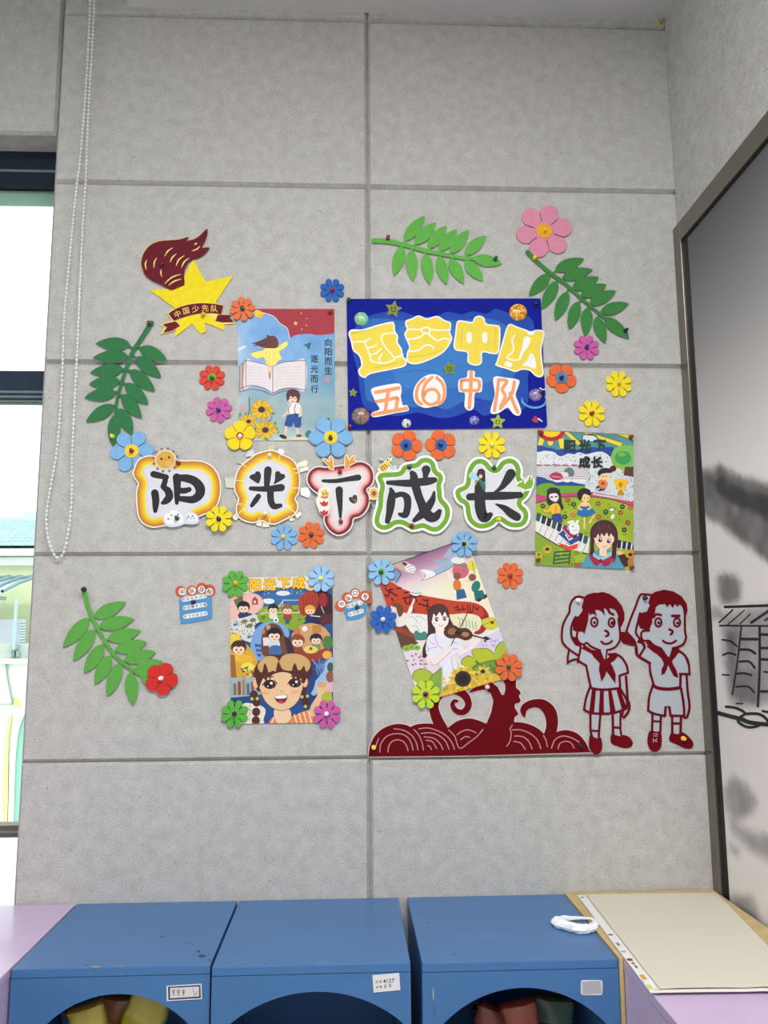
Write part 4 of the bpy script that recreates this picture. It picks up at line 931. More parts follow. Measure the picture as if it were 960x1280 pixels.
    a.S((232, 180, 52), 185, 690, 240, 665, 272, 700, 270, 745, 215, 762, 190, 740); a.L((232, 180, 52), 24, 200, 710, 165, 735, 140, 730); a.S((54, 62, 140), 205, 765, 270, 755, 290, 800, 280, 830, 210, 820); a.K((150, 90, 40), 5, 232, 690, 236, 755)
    a.L((236, 196, 130), 15, 476, 770, 474, 880); a.L((236, 196, 130), 15, 520, 765, 548, 752, 556, 765, 520, 830); a.S((38, 108, 168), 412, 755, 440, 700, 480, 690, 525, 700, 568, 748, 520, 772, 480, 785, 440, 770)
    a.E((236, 200, 140), 478, 675, 40, 20); a.L((236, 196, 130), 14, 440, 680, 428, 710, 452, 720); a.L((236, 196, 130), 14, 515, 680, 528, 705, 505, 718); a.E((240, 200, 130), 484, 622, 38, 34); a.S((34, 30, 38), 415, 595, 430, 558, 470, 540, 520, 555, 530, 600, 505, 598, 470, 590, 445, 640, 425, 630); a.E((40, 30, 30), 475, 625, 5); a.E((40, 30, 30), 502, 625, 5)
    # piano keys
    a.P((226, 222, 220), 60, 800, 110, 770, 300, 850, 520, 955, 505, 1092, 420, 1072, 250, 1020, 60, 905)
    for k in range(9): x = 95 + k * 46; a.K((80, 70, 70), 3.5, x + 40, 820 + k * 20, x - 6, 925 + k * 20)
    a.K((40, 60, 40), 7, 60, 905, 250, 1020, 420, 1075, 505, 1092)
    for k in range(10):
        x, y = 78 + k * 44, 745 + k * 21; a.P((38, 44, 56) if k % 3 else (36, 90, 90), x, y, x + 36, y + 14, x + 18, y + 80, x - 14, y + 66)
    a.P((36, 42, 52), 735, 970, 895, 1005, 895, 1060, 735, 1040)
    for k in range(4): a.P((224, 222, 220), 745 + k * 42, 978 + k * 8, 757 + k * 42, 980 + k * 8, 748 + k * 42, 1060, 736 + k * 42, 1058)
    # books and rabbit
    a.P((222, 70, 52), 242, 1000, 300, 1012, 345, 1030, 425, 1005, 410, 1050, 335, 1066); a.P((44, 76, 136), 255, 928, 290, 900, 345, 985, 440, 930, 425, 985, 350, 1022); a.P((156, 40, 96), 285, 875, 320, 850, 350, 925, 415, 900, 425, 925, 345, 968)
    a.K((230, 230, 230), 5, 262, 935, 350, 1010); a.K((230, 230, 230), 5, 290, 885, 350, 950)
    a.S((232, 230, 230), 345, 850, 385, 830, 425, 845, 435, 890, 410, 925, 375, 930, 350, 905); a.E((232, 230, 230), 360, 825, 34, 12, -15); a.E((232, 230, 230), 412, 830, 12, 26, 20); a.E((40, 30, 40), 378, 862, 6); a.L((80, 70, 80), 3, 380, 890, 395, 900, 410, 890)
    # lower left garden
    a.S((130, 160, 46), 60, 930, 160, 980, 250, 1040, 360, 1080, 380, 1190, 60, 1190); sunflower(a, 162, 1055, 44, pc=(200, 180, 50)); sunflower(a, 95, 1100, 36, pc=(210, 190, 60))
    for k in range(26): x, y = 80 + 400 * random.random(), 1060 + 130 * random.random(); a.E(mix((90, 130, 40), (200, 200, 70), random.random()), x, y, 16, 9, random.uniform(0, 180), 8)
    for k in range(4): a.K((40, 84, 62), 12, 225, 1080 + k * 32, 350, 1070 + k * 30)
    a.K((56, 60, 40), 10, 355, 1070, 345, 1180); a.K((40, 90, 60), 14, 225, 1090, 215, 1175); a.P((150, 96, 60), 390, 1170, 480, 1165, 480, 1215, 390, 1205)
    # big girl
    a.E((66, 38, 40), 800, 1150, 62, 55); sunflower(a, 862, 1100, 46, pc=(226, 160, 50)); a.S((180, 120, 50), 840, 1150, 900, 1120, 900, 1230, 860, 1225); a.E((236, 190, 130), 770, 1085, 30, 18)
    a.S((76, 150, 176), 462, 1225, 478, 1140, 520, 1085, 600, 1060, 690, 1065, 750, 1100, 780, 1160, 788, 1225); a.S((150, 196, 204), 540, 1075, 610, 1120, 700, 1075, 720, 1110, 660, 1140, 610, 1150, 560, 1125)
    a.S((70, 38, 44), 530, 1000, 525, 900, 560, 840, 625, 808, 700, 822, 745, 880, 758, 960, 745, 1060, 735, 1110, 705, 1110, 700, 1000, 560, 990, 560, 1070, 535, 1090)
    a.P((238, 206, 176), 605, 1040, 660, 1040, 668, 1110, 600, 1110); a.S((240, 210, 184), 560, 930, 640, 900, 715, 935, 722, 990, 690, 1040, 640, 1062, 590, 1040, 562, 985)
    a.S((78, 42, 48), 545, 940, 560, 870, 630, 835, 700, 855, 735, 930, 715, 945, 700, 920, 680, 950, 665, 915, 640, 945, 620, 920, 605, 955, 590, 925, 570, 960)
    for x in (608, 680): a.E((44, 28, 30), x, 980 + (x - 608) * .12, 17, 15); a.E((240, 240, 240), x + 5, 975 + (x - 608) * .12, 5); a.L((44, 28, 30), 4, x - 20, 962 + (x - 608) * .12, x, 955 + (x - 608) * .12, x + 20, 962 + (x - 608) * .12)
    a.L((160, 60, 60), 4, 622, 1028, 640, 1036, 660, 1026); a.E((236, 170, 150), 588, 1010, 12, 7); a.E((236, 170, 150), 700, 1014, 12, 7)
    a.L((66, 36, 42), 30, 540, 1000, 540, 1060, 528, 1110); a.L((66, 36, 42), 34, 725, 1010, 728, 1070, 718, 1150); a.E((180, 40, 70), 718, 1150, 16)
    a.S((160, 36, 66), 510, 1095, 560, 1120, 612, 1150, 665, 1130, 708, 1110, 690, 1180, 640, 1200, 612, 1170, 580, 1195, 540, 1165); a.E((120, 24, 50), 612, 1150, 14)
    for n in ((595, 855, 610, 900), (640, 845, 645, 890), (680, 860, 690, 905)): a.K((120, 70, 70), 4, *n)
    for k, ch in enumerate('阳光下'): a.text(ch, 352 + k * 126, 182, 104, (36, 56, 54), .04)
    for k, ch in enumerate('成长'): a.text(ch, 476 + k * 106, 322, 98, (30, 30, 34), .045)
    a.K((40, 36, 40), 5, 78, 50, 888, 90)
poster(crop(660, 530, 943 / 140), [(78, 50), (888, 90), (888, 1225), (58, 1187)], 'colourful drawing of a sunny field, piano keys and a braided girl', draw2)

def draw3(a):                                  # big laughing face, many small scenes
    a.grid(a.quad, 18, 26, lambda s, t: mix((28, 56, 110), (52, 92, 150), vnoise(s * 9, t * 12)))
    def kid(x, y, k, hair, top, skin=(238, 208, 184)):
        a.S(top, x - 26 * k, y + 62 * k, x - 22 * k, y + 26 * k, x, y + 20 * k, x + 22 * k, y + 26 * k, x + 26 * k, y + 62 * k); a.E(hair, x, y - 4 * k, 38 * k, 34 * k); a.E(skin, x, y + 8 * k, 29 * k, 22 * k)
        a.S(hair, x - 32 * k, y, x - 20 * k, y - 24 * k, x, y - 28 * k, x + 20 * k, y - 24 * k, x + 32 * k, y, x + 14 * k, y - 8 * k, x, y - 4 * k, x - 14 * k, y - 8 * k)
        for q in (-11, 11): a.E((40, 24, 24), x + q * k, y + 9 * k, 4.5 * k, n=8)
        a.L((170, 50, 50), 3 * k, x - 6 * k, y + 20 * k, x, y + 23 * k, x + 6 * k, y + 20 * k)
    a.S((56, 104, 160), 340, 240, 450, 210, 620, 208, 640, 270, 600, 345, 350, 345); a.E((222, 226, 230), 488, 242, 52, 18); a.E((222, 226, 230), 384, 300, 42, 20); a.E((222, 226, 230), 360, 298, 22, 16)
    for k in range(24): a.E((200, 210, 230), 300 + 500 * random.random(), 208 + 40 * random.random(), 3.5, n=6)
    a.S((232, 182, 172), 90, 265, 150, 250, 220, 238, 300, 250, 345, 300, 330, 360, 240, 410, 90, 440); a.L((200, 140, 130), 4, 220, 238, 300, 250, 345, 300, 330, 360)
    a.P((100, 110, 70), 125, 290, 195, 265, 200, 320, 150, 340); a.P((160, 70, 80), 262, 288, 282, 265, 305, 288, 305, 325, 262, 325); a.P((226, 200, 200), 274, 295, 290, 295, 290, 315, 274, 315)
    kid(200, 345, 1.25, (26, 30, 38), (50, 76, 112)); a.E((40, 60, 100), 212, 402, 54, 20)
    a.S((212, 212, 206), 90, 445, 200, 420, 290, 395, 325, 440, 280, 480, 300, 560, 250, 600, 90, 520)
    for x, y in ((205, 447), (245, 477), (268, 437)): a.E((120, 124, 90), x, y, 24, 15, -15)
    for k in range(60): a.E((50, 60, 70), 108 + 190 * random.random(), 440 + 110 * random.random(), 5, 3.5, 40, 6)
    for x, y in ((140, 470), (170, 560), (240, 560), (270, 555)): a.E((120, 150, 180), x, y, 16, 12); a.E((40, 50, 60), x, y, 6)
    a.S((134, 162, 46), 310, 370, 400, 330, 520, 330, 660, 340, 660, 430, 560, 510, 480, 470, 320, 450)
    for k in range(20): a.E(mix((90, 130, 40), (170, 180, 70), random.random()), 330 + 320 * random.random(), 350 + 90 * random.random(), 20, 9, n=8)
    for n in ((486, 340, 486, 292, 604, 292, 604, 372), (486, 300, 455, 340), (330, 385, 620, 382)): a.K((226, 230, 230), 5, *n)
    kid(416, 358, 1.05, (40, 34, 40), (224, 214, 196)); a.E((228, 228, 228), 437, 438, 20); a.E((30, 30, 36), 437, 438, 8); kid(520, 362, 1.1, (150, 92, 62), (166, 58, 56)); a.P((60, 90, 90), 500, 425, 545, 425, 530, 465, 505, 465)
    a.S((56, 30, 36), 700, 215, 790, 225, 850, 280, 850, 430, 760, 475, 690, 420); a.S((166, 60, 44), 598, 310, 625, 255, 680, 222, 725, 215, 745, 280, 735, 350, 690, 395, 620, 400)
    for k in range(5): a.L((128, 40, 34), 5, 630 + k * 22, 262 - k * 6, 640 + k * 22, 320, 634 + k * 22, 390)
    a.E((150, 40, 48), 778, 290, 32, 52); a.K((220, 220, 210), 5, 766, 340, 785, 385); a.P((90, 40, 44), 740, 400, 840, 390, 840, 460, 760, 470)
    kid(684, 366, 1.05, (222, 160, 72), (52, 56, 90)); a.E((40, 44, 80), 705, 428, 60, 22); a.K((220, 220, 224), 7, 690, 405, 755, 412)
    a.S((118, 162, 210), 250, 640, 270, 540, 310, 480, 370, 452, 430, 452, 500, 475, 535, 530, 505, 600, 420, 720, 290, 730); a.S((112, 64, 48), 328, 640, 335, 540, 360, 480, 410, 460, 462, 480, 498, 545, 530, 690, 380, 700, 340, 690)
    for k in range(3): a.P((60, 90, 140), 280 + k * 8, 610 + k * 34, 335 - k * 4, 615 + k * 34, 335 - k * 3, 635 + k * 34, 284 + k * 9, 632 + k * 34)
    a.E((190, 150, 110), 380, 490, 16, 20); a.E((200, 120, 80), 345, 520, 12, 18); a.P((226, 216, 210), 340, 565, 395, 560, 400, 620, 345, 625)
    kid(424, 545, 1.45, (30, 28, 40), (206, 210, 214)); a.S((64, 104, 156), 388, 640, 420, 620, 470, 630, 475, 685, 395, 688)
    a.E((204, 156, 108), 690, 590, 150, 132); a.P((186, 130, 70), 700, 475, 765, 470, 770, 530, 700, 535); a.E((230, 230, 232), 645, 500, 19); a.E((190, 120, 70), 590, 520, 26, 34)
    kid(593, 590, 1.4, (142, 72, 46), (140, 70, 50)); kid(728, 578, 1.2, (44, 34, 42), (120, 140, 90)); a.E((74, 124, 64), 812, 600, 40, 50); a.S((150, 60, 46), 540, 690, 620, 660, 740, 660, 800, 640, 850, 680, 760, 720, 700, 740, 560, 730)
    a.E((218, 204, 110), 690, 652, 52, 28); a.E((160, 60, 50), 690, 645, 12); a.E((230, 170, 70), 808, 690, 34, 30); a.S((60, 40, 50), 500, 560, 550, 600, 570, 680, 530, 700)
    a.S((212, 160, 58), 90, 560, 160, 535, 190, 590, 240, 630, 300, 730, 290, 800, 230, 860, 90, 860); a.P((232, 200, 70), 90, 545, 165, 535, 180, 585, 105, 620); kid(165, 640, 1.5, (70, 42, 38), (230, 186, 60))
    a.E((226, 180, 50), 215, 725, 56, 36); a.E((234, 214, 84), 228, 778, 48, 34); a.E((60, 60, 50), 222, 788, 8); a.P((154, 98, 52), 105, 690, 135, 690, 150, 855, 110, 855)
    for k in range(26): a.E(random.choice(((60, 90, 70), (230, 220, 120), (40, 60, 90))), 170 + 120 * random.random(), 770 + 90 * random.random(), 7, n=6)
    a.P((150, 176, 180), 90, 860, 300, 850, 320, 980, 90, 1005)
    for k, c in enumerate(((120, 110, 70), (150, 60, 60), (170, 130, 70), (70, 110, 150), (150, 80, 70))): a.P(c, 125 + k * 32, 900 - (k % 3) * 14, 147 + k * 32, 895 - (k % 3) * 14, 150 + k * 32, 980, 128 + k * 32, 985)
    a.S((150, 186, 224), 870, 710, 800, 740, 785, 800, 740, 860, 700, 910, 690, 970, 720, 985, 760, 945, 870, 920); 
    for k in range(7): a.L((150, 180, 220), 4, 700 + k * 18, 720 + (k % 3) * 20, 720 + k * 10, 770, 705 + k * 20, 840)
    a.E((60, 90, 70), 832, 780, 24, 36); a.E((150, 80, 60), 830, 850, 30, 40); a.P((226, 170, 180), 800, 900, 850, 890, 855, 960, 805, 970); a.P((170, 180, 70), 770, 965, 840, 955, 850, 1040, 760, 1040)
    # the big face
    a.S((232, 222, 206), 190, 1055, 270, 1045, 360, 1085, 345, 1190, 190, 1200); 
    for k in range(14): a.E((60, 50, 40), 215 + 40 * random.random(), 1060 + 120 * random.random(), 4, n=6)
    a.S((36, 76, 140), 300, 1000, 420, 1080, 440, 1120, 400, 1180, 345, 1170, 360, 1090); a.S((36, 76, 140), 520, 1100, 620, 1010, 640, 1080, 620, 1150, 540, 1150); a.S((36, 66, 120), 640, 820, 720, 760, 720, 900, 680, 980, 640, 960)
    a.S((222, 136, 76), 385, 1210, 430, 1130, 540, 1140, 640, 1100, 700, 1095, 740, 1190, 740, 1200, 560, 1205)
    for k in range(5): a.K((240, 226, 206), 8, 570 + k * 34, 1125 - k * 8, 590 + k * 36, 1195)
    a.K((240, 226, 206), 8, 420, 1150, 400, 1195); a.S((236, 200, 166), 430, 1085, 530, 1085, 545, 1150, 500, 1190, 450, 1185, 425, 1140)
    a.S((226, 186, 142), 680, 1130, 690, 1060, 735, 985, 730, 925, 745, 895, 790, 882, 815, 905, 805, 950, 770, 985, 760, 1050, 720, 1130); 
    for k in range(4): a.L((120, 70, 50), 3.5, 750 + k * 15, 890, 745 + k * 16, 915, 752 + k * 15, 925)
    H = (82, 38, 34)
    a.S(H, 272, 830, 290, 770, 330, 720, 400, 690, 470, 690, 560, 680, 640, 695, 690, 750, 702, 820, 680, 860, 660, 940, 640, 1000, 615, 960, 320, 960, 300, 900, 285, 870)
    for x, y in ((275, 980), (295, 1035), (292, 1105), (290, 1168)): a.E(H, x, y, 30, 32)
    for x, y in ((640, 1000), (650, 1040)): a.E(H, x, y, 30, 26)
    for x, y in ((262, 1010), (300, 1008), (625, 995), (665, 990), (650, 1065)): a.E((190, 196, 90), x, y, 12)
    a.E((226, 184, 142), 290, 892, 22, 40); a.E((226, 184, 142), 648, 888, 20, 38)
    a.S((230, 192, 150), 305, 860, 340, 810, 400, 790, 480, 780, 560, 790, 620, 820, 635, 880, 625, 950, 600, 1020, 545, 1075, 475, 1095, 410, 1075, 360, 1030, 330, 970, 312, 920)
    a.S(H, 285, 850, 300, 790, 350, 780, 480, 760, 600, 780, 690, 800, 660, 860, 635, 900, 615, 860, 600, 885, 580, 850, 560, 870, 545, 830, 480, 815, 410, 835, 395, 870, 380, 850, 362, 880, 345, 860, 325, 900, 310, 930)
    a.S((202, 164, 106), 302, 770, 330, 725, 375, 700, 430, 705, 458, 740, 450, 800, 430, 810, 410, 805, 395, 815, 370, 812, 350, 780, 335, 815, 318, 810)
    a.S((202, 164, 106), 460, 745, 490, 695, 560, 680, 640, 698, 685, 745, 680, 790, 655, 810, 640, 770, 615, 800, 590, 795, 575, 765, 560, 800, 520, 805, 480, 790)
    a.S(H, 345, 812, 348, 765, 360, 755, 378, 812); a.S(H, 438, 810, 445, 760, 456, 740, 478, 800); a.S(H, 555, 800, 568, 755, 578, 755, 592, 798)
    for x, y in ((392, 908), (575, 898)):
        a.E((54, 30, 28), x, y, 44, 30); a.E((120, 70, 50), x + 4, y + 8, 24, 16); a.E((30, 18, 18), x, y, 22, 24); a.E((250, 250, 250), x + 10, y - 12, 10); a.E((250, 250, 250), x - 14, y + 10, 5)
        a.L((44, 24, 24), 8, x - 52, y + 2, x - 30, y - 26, x, y - 34, x + 34, y - 26, x + 50, y - 8)
    a.L((100, 50, 40), 6, 345, 852, 380, 842, 420, 850); a.L((100, 50, 40), 6, 545, 848, 580, 838, 615, 846)
    a.E((236, 168, 130), 352, 968, 36, 14); a.E((236, 168, 130), 580, 960, 36, 14); a.L((180, 120, 90), 4, 470, 950, 478, 958, 488, 952)
    a.S((126, 26, 32), 428, 992, 470, 984, 518, 982, 512, 1020, 490, 1042, 460, 1042, 436, 1022); a.S((246, 244, 240), 432, 992, 470, 985, 514, 984, 508, 1003, 470, 1008, 438, 1006); a.E((196, 70, 76), 474, 1032, 22, 9)
    a.L((110, 60, 44), 4, 312, 920, 330, 970, 360, 1030, 410, 1075, 475, 1095, 545, 1075, 600, 1020, 625, 950)
    # title strip
    a.S((226, 216, 200), 90, 105, 480, 100, 860, 100, 860, 180, 800, 215, 740, 195, 690, 222, 630, 198, 570, 190, 510, 206, 440, 200, 380, 220, 320, 222, 270, 235, 180, 250, 90, 250)
    for k, ch in enumerate('阳光下成长'):
        x = 284 + k * 106; a.text(ch, x, 184 - k * 6, 92, (150, 96, 24), .07); a.text(ch, x, 183 - k * 6, 90, (240, 190, 36), .04)
poster(crop(270, 700, 931 / 160), [(103, 130), (848, 116), (852, 1182), (106, 1192)], 'drawing of a big laughing face with plaits among many small scenes', draw3)

def draw4(a):                                  # violin girl under a red ribbon
    def bgc(s, t):
        c = mix((140, 88, 128), (214, 182, 196), t / .16); c = mix(c, (232, 226, 206), (t - .12) / .14); c = mix(c, (234, 224, 160), max(0, s - .45) * .9 * max(0, 1 - abs(t - .3) * 3)); return mix(c, (226, 220, 214), (t - .45) * 3)
    a.grid(a.quad, 20, 30, bgc)
    a.S((196, 170, 150), 185, 215, 215, 195, 260, 190, 300, 215, 318, 240, 300, 262, 270, 255, 225, 235); a.E((228, 228, 230), 288, 232, 32, 24, 20); a.E((60, 50, 50), 255, 205, 16, 8, 30)
    for n in ((265, 225, 300, 215), (275, 240, 310, 228), (285, 252, 316, 242)): a.K((80, 80, 86), 3, *n)
    a.P((116, 150, 188), 190, 250, 215, 240, 236, 262, 208, 312, 180, 300); a.K((40, 50, 90), 5, 215, 240, 236, 262, 208, 312)
    a.S((152, 176, 198), 400, 255, 460, 215, 520, 168, 560, 110, 610, 105, 620, 150, 560, 200, 500, 240, 440, 268, 410, 275); a.P((140, 168, 196), 420, 180, 490, 182, 470, 205, 440, 210); a.P((150, 176, 200), 470, 170, 520, 105, 545, 110, 520, 165)
    a.S((232, 232, 230), 340, 240, 380, 238, 420, 250, 430, 270, 390, 288, 362, 308, 352, 300, 375, 275, 350, 258); a.L((50, 60, 90), 3, 340, 240, 375, 272, 352, 302, 400, 285, 450, 262, 520, 225, 580, 180)
    a.E((200, 96, 118), 575, 245, 48, 44); a.L((60, 140, 100), 9, 540, 192, 570, 205, 590, 200, 610, 215); a.E((226, 220, 216), 560, 185, 40, 22); a.E((224, 208, 70), 640, 215, 26, 30); a.K((120, 130, 60), 4, 640, 190, 655, 260); a.L((60, 140, 100), 7, 535, 205, 575, 212, 602, 225)
    # two schoolchildren
    for x, y, sk, tp, lg in ((555, 275, (44, 94, 140), (216, 118, 50), (230, 220, 214)), (642, 282, (36, 106, 112), (36, 120, 112), (230, 220, 214))):
        r = -6 if x < 600 else 22
        a.K(lg, 11, x + 10, y + 120, x + 4 + (14 if r > 0 else 0), y + 160); a.K(lg, 11, x + 36, y + 110, x + 48, y + 150)
        a.L((232, 224, 220), 14, x - 8, y + 30, x - 38, y + 10, x - 52, y - 22) if x < 600 else a.L((232, 204, 180), 11, x - 4, y + 24, x - 30, y + 18, x - 50, y + 22)
        a.E(tp, x + (r > 0) * 20, y + 52, 24, 34, r); a.P(sk, x - 6 + (r > 0) * 14, y + 80, x + 40 + (r > 0) * 20, y + 72, x + 56 + (r > 0) * 22, y + 122, x - 2 + (r > 0) * 18, y + 136); a.E((132, 84, 66), x, y, 22, 21)
    a.L((232, 224, 220), 12, 585, 310, 606, 330, 600, 350)
    for x, y in ((682, 410), (720, 388)): a.E((80, 36, 44), x, y, 15, 10, -30)
    a.S((226, 226, 230), 560, 425, 575, 418, 580, 445, 566, 450)
    # ribbon
    a.S((188, 62, 36), 100, 300, 180, 310, 240, 345, 300, 368, 360, 385, 430, 398, 540, 416, 640, 424, 700, 448, 736, 500, 730, 560, 700, 600, 668, 608, 652, 598, 690, 560, 695, 530, 670, 500, 600, 488, 520, 494, 400, 496, 290, 490, 200, 470, 110, 440)
    a.S((168, 34, 40), 700, 448, 736, 500, 730, 560, 700, 600, 668, 608, 652, 598, 690, 575, 708, 530, 705, 490)
    BK = (40, 22, 22)
    h5 = lambda n, x0, y0, k: [c for p in pairs(n) for c in ((x0 + p[0] / k - 450) * 4.5714, (y0 + p[1] / k - 660) * 4.5714)]
    for n in ((70, 150, 84, 185), (58, 238, 98, 256, 116, 205, 134, 160), (96, 188, 164, 164), (120, 195, 216, 252), (145, 285, 168, 312), (212, 156, 264, 150), (308, 216, 352, 204), (288, 282, 400, 264), (314, 290, 326, 342, 370, 342, 386, 290), (380, 240, 440, 270, 462, 322), (440, 262, 512, 250), (395, 388, 432, 442), (484, 350, 560, 370, 622, 386), (545, 300, 582, 310), (602, 294, 596, 432)): a.L(BK, 8, *h5(n, 475, 720, 10.105))
    for n in ((238, 272, 302, 264), (294, 224, 332, 332), (258, 314, 332, 300), (380, 228, 402, 312), (350, 302, 442, 290), (470, 228, 482, 322), (512, 218, 522, 332), (572, 228, 560, 342), (600, 258, 640, 302, 662, 258), (478, 352, 562, 340), (700, 428, 722, 482), (742, 428, 762, 492), (780, 408, 802, 462)): a.L((60, 22, 22), 6, *h5(n, 550, 740, 13.714))
    a.S((216, 216, 216), 283, 368, 310, 350, 322, 318, 334, 350, 352, 372, 330, 388, 300, 384); a.L((90, 90, 96), 3, 283, 368, 312, 372, 352, 372)
    a.S((230, 226, 222), 255, 494, 400, 500, 410, 560, 400, 640, 320, 640, 280, 560)
    for n in ((280, 510, 330, 540), (320, 505, 370, 525), (300, 560, 340, 590)): a.L((150, 160, 140), 3, n[0], n[1], (n[0] + n[2]) / 2, n[1], n[2], n[3])
    a.S((70, 130, 120), 300, 620, 320, 585, 345, 600, 370, 590, 390, 620, 370, 640, 310, 640); a.S((226, 222, 180), 512, 498, 600, 495, 670, 520, 690, 555, 660, 590, 560, 560, 515, 530)
    for k in range(6): a.L((110, 150, 160), 4, 560 + k * 20, 510 + k * 5, 572 + k * 18, 530 + k * 6, 566 + k * 20, 556 + k * 5)
    # conductor
    a.S((96, 62, 44), 195, 530, 250, 545, 280, 580, 320, 645, 330, 660, 240, 690, 205, 620); a.S((228, 220, 214), 195, 510, 225, 500, 270, 515, 262, 550, 225, 565, 195, 550); a.L((228, 220, 214), 22, 245, 530, 275, 500, 292, 455); a.K((236, 232, 228), 9, 285, 470, 310, 408)
    a.E((236, 214, 200), 198, 462, 26, 24); a.S((112, 66, 44), 185, 430, 215, 428, 245, 450, 245, 490, 225, 508, 212, 480, 205, 455, 185, 448); a.S((150, 60, 50), 205, 560, 300, 600, 300, 625, 210, 590)
    # field and bushes
    a.S((222, 208, 216), 245, 700, 330, 700, 400, 730, 470, 780, 465, 830, 300, 840, 265, 780); a.S((214, 204, 224), 560, 700, 640, 660, 760, 600, 830, 575, 845, 640, 760, 690, 640, 730, 580, 760)
    for k in range(22): x, y = 270 + 150 * random.random(), 720 + 90 * random.random(); a.E(random.choice(((170, 120, 160), (150, 80, 80), (200, 150, 170))), x, y, 8, 5, 30, 6)
    for k in range(16): x, y = 690 + 100 * random.random(), 620 + 60 * random.random(); a.E((170, 140, 200), x, y, 7, 4, 30, 6)
    for x, y, r in ((265, 688, 24), (295, 680, 24), (325, 684, 20)): a.E((134, 176, 66), x, y, r, r * .75); a.E((80, 110, 40), x, y, 5)
    a.S((196, 196, 60), 690, 530, 760, 510, 790, 545, 780, 570, 730, 580); sunflower(a, 755, 540, 22, 8); a.L((110, 90, 60), 3, 690, 560, 790, 520)
    for n, c in (((590, 800, 580, 760, 615, 730, 650, 740, 640, 700, 690, 688, 740, 695, 780, 740, 790, 800, 700, 830), (178, 186, 50)), ((770, 700, 800, 655, 840, 655, 870, 720, 880, 790, 780, 800), (166, 182, 60)), ((300, 860, 310, 820, 360, 805, 410, 830, 420, 870, 360, 900), (170, 184, 56)), ((370, 960, 400, 860, 440, 820, 468, 810, 468, 980), (130, 164, 70)), ((640, 800, 700, 770, 790, 760, 820, 850, 700, 880), (110, 150, 60)), ((320, 900, 380, 880, 400, 980, 340, 1000), (200, 170, 60))):
        a.S(c, *n); a.L(mix(c, (50, 60, 20), .55), 4, *n)
    for k in range(16): a.E((90, 130, 50), 640 + 160 * random.random(), 770 + 60 * random.random(), 18, 8, random.uniform(0, 90), 8)
    # violin girl
    a.S((66, 40, 38), 385, 500, 395, 460, 430, 436, 470, 436, 500, 460, 516, 520, 540, 580, 500, 620, 470, 610, 430, 560, 432, 600, 425, 660, 395, 700, 380, 735, 360, 740, 358, 690, 378, 640, 388, 580)
    a.P((240, 226, 222), 440, 560, 480, 560, 488, 630, 430, 630); a.S((226, 224, 234), 388, 622, 430, 602, 470, 618, 520, 608, 570, 640, 592, 690, 545, 720, 520, 735, 555, 770, 605, 800, 612, 860, 560, 900, 480, 940, 466, 940, 466, 800, 440, 770, 395, 740, 375, 700)
    a.S((242, 228, 224), 405, 500, 450, 470, 500, 490, 505, 540, 480, 572, 458, 585, 425, 565, 408, 535); a.S((80, 48, 44), 390, 520, 400, 465, 435, 440, 480, 445, 508, 500, 500, 510, 485, 480, 470, 505, 455, 480, 435, 505, 420, 490, 408, 540)
    for x, y in ((438, 524), (484, 520)): a.E((70, 50, 60), x, y, 9, 11); a.E((240, 240, 240), x + 3, y - 3, 3); a.L((60, 36, 36), 3.5, x - 13, y - 9, x, y - 14, x + 12, y - 8)
    a.L((200, 110, 100), 3.5, 450, 556, 464, 561, 478, 553); a.E((244, 200, 190), 425, 545, 10, 6)
    for n in ((388, 622, 378, 660, 392, 700, 375, 700), (430, 610, 440, 660, 470, 690), (400, 650, 430, 670), (395, 690, 440, 680), (520, 650, 560, 660), (500, 690, 560, 690), (470, 790, 470, 940), (520, 740, 540, 850), (560, 770, 585, 860)): a.L((140, 140, 160), 3, *n)
    a.L((240, 222, 216), 26, 392, 745, 420, 770, 470, 735, 512, 690); a.L((150, 130, 140), 2.5, 400, 762, 425, 784, 480, 745, 520, 705); a.L((240, 222, 216), 24, 570, 715, 620, 690, 665, 655, 680, 630)
    a.S((84, 48, 34), 478, 592, 500, 560, 540, 556, 570, 572, 610, 572, 640, 598, 640, 625, 605, 642, 560, 628, 520, 632, 488, 618); a.S((150, 100, 70), 505, 580, 535, 570, 550, 590, 530, 610, 505, 605); a.E((170, 120, 90), 602, 608, 22, 14); a.E((40, 24, 20), 560, 598, 18, 12)
    a.L((60, 40, 36), 8, 640, 612, 690, 626, 722, 634); a.E((60, 44, 36), 722, 630, 18, 10, 15); a.E((60, 44, 36), 715, 645, 6); a.K((46, 34, 34), 5, 612, 490, 520, 672)
    # sunflowers at the foot
    a.S((216, 176, 62), 466, 970, 466, 935, 500, 905, 560, 880, 660, 850, 760, 830, 800, 850, 790, 880, 640, 930)
    for k in range(40): x, y = 470 + 300 * random.random(), 860 + 90 * random.random(); a.E(random.choice(((236, 196, 70), (190, 140, 40), (226, 160, 60), (150, 150, 50))), x, y - (x - 470) * .12, 12, 7, random.uniform(0, 180), 7)
    sunflower(a, 702, 820, 46, 9, (220, 196, 90), (80, 46, 30), .3); sunflower(a, 588, 862, 84, 18, (226, 196, 70), (58, 44, 34), .56, .98)
    a.L((40, 34, 40), 3.5, 86, 242, 340, 153, 605, 58)
poster(crop(450, 660, 960 / 210), [(86, 242), (605, 58), (893, 843), (344, 998)], 'tilted drawing of a long-haired girl playing the violin under a red ribbon', draw4, 0.0040)
pin(412.8, 390.2, .0024, RED_P, 'red pushpin in the top right corner of the sunflower drawing')
for u, v, w in ((676.3, 541.4, 'top left'), (788.2, 546.5, 'top right'), (672.0, 700.2, 'bottom left'), (789.0, 709.5, 'bottom right')):
    pin(u, v, .0026, (136, 26, 32), 'dark red pushpin in the %s corner of the piano drawing' % w)

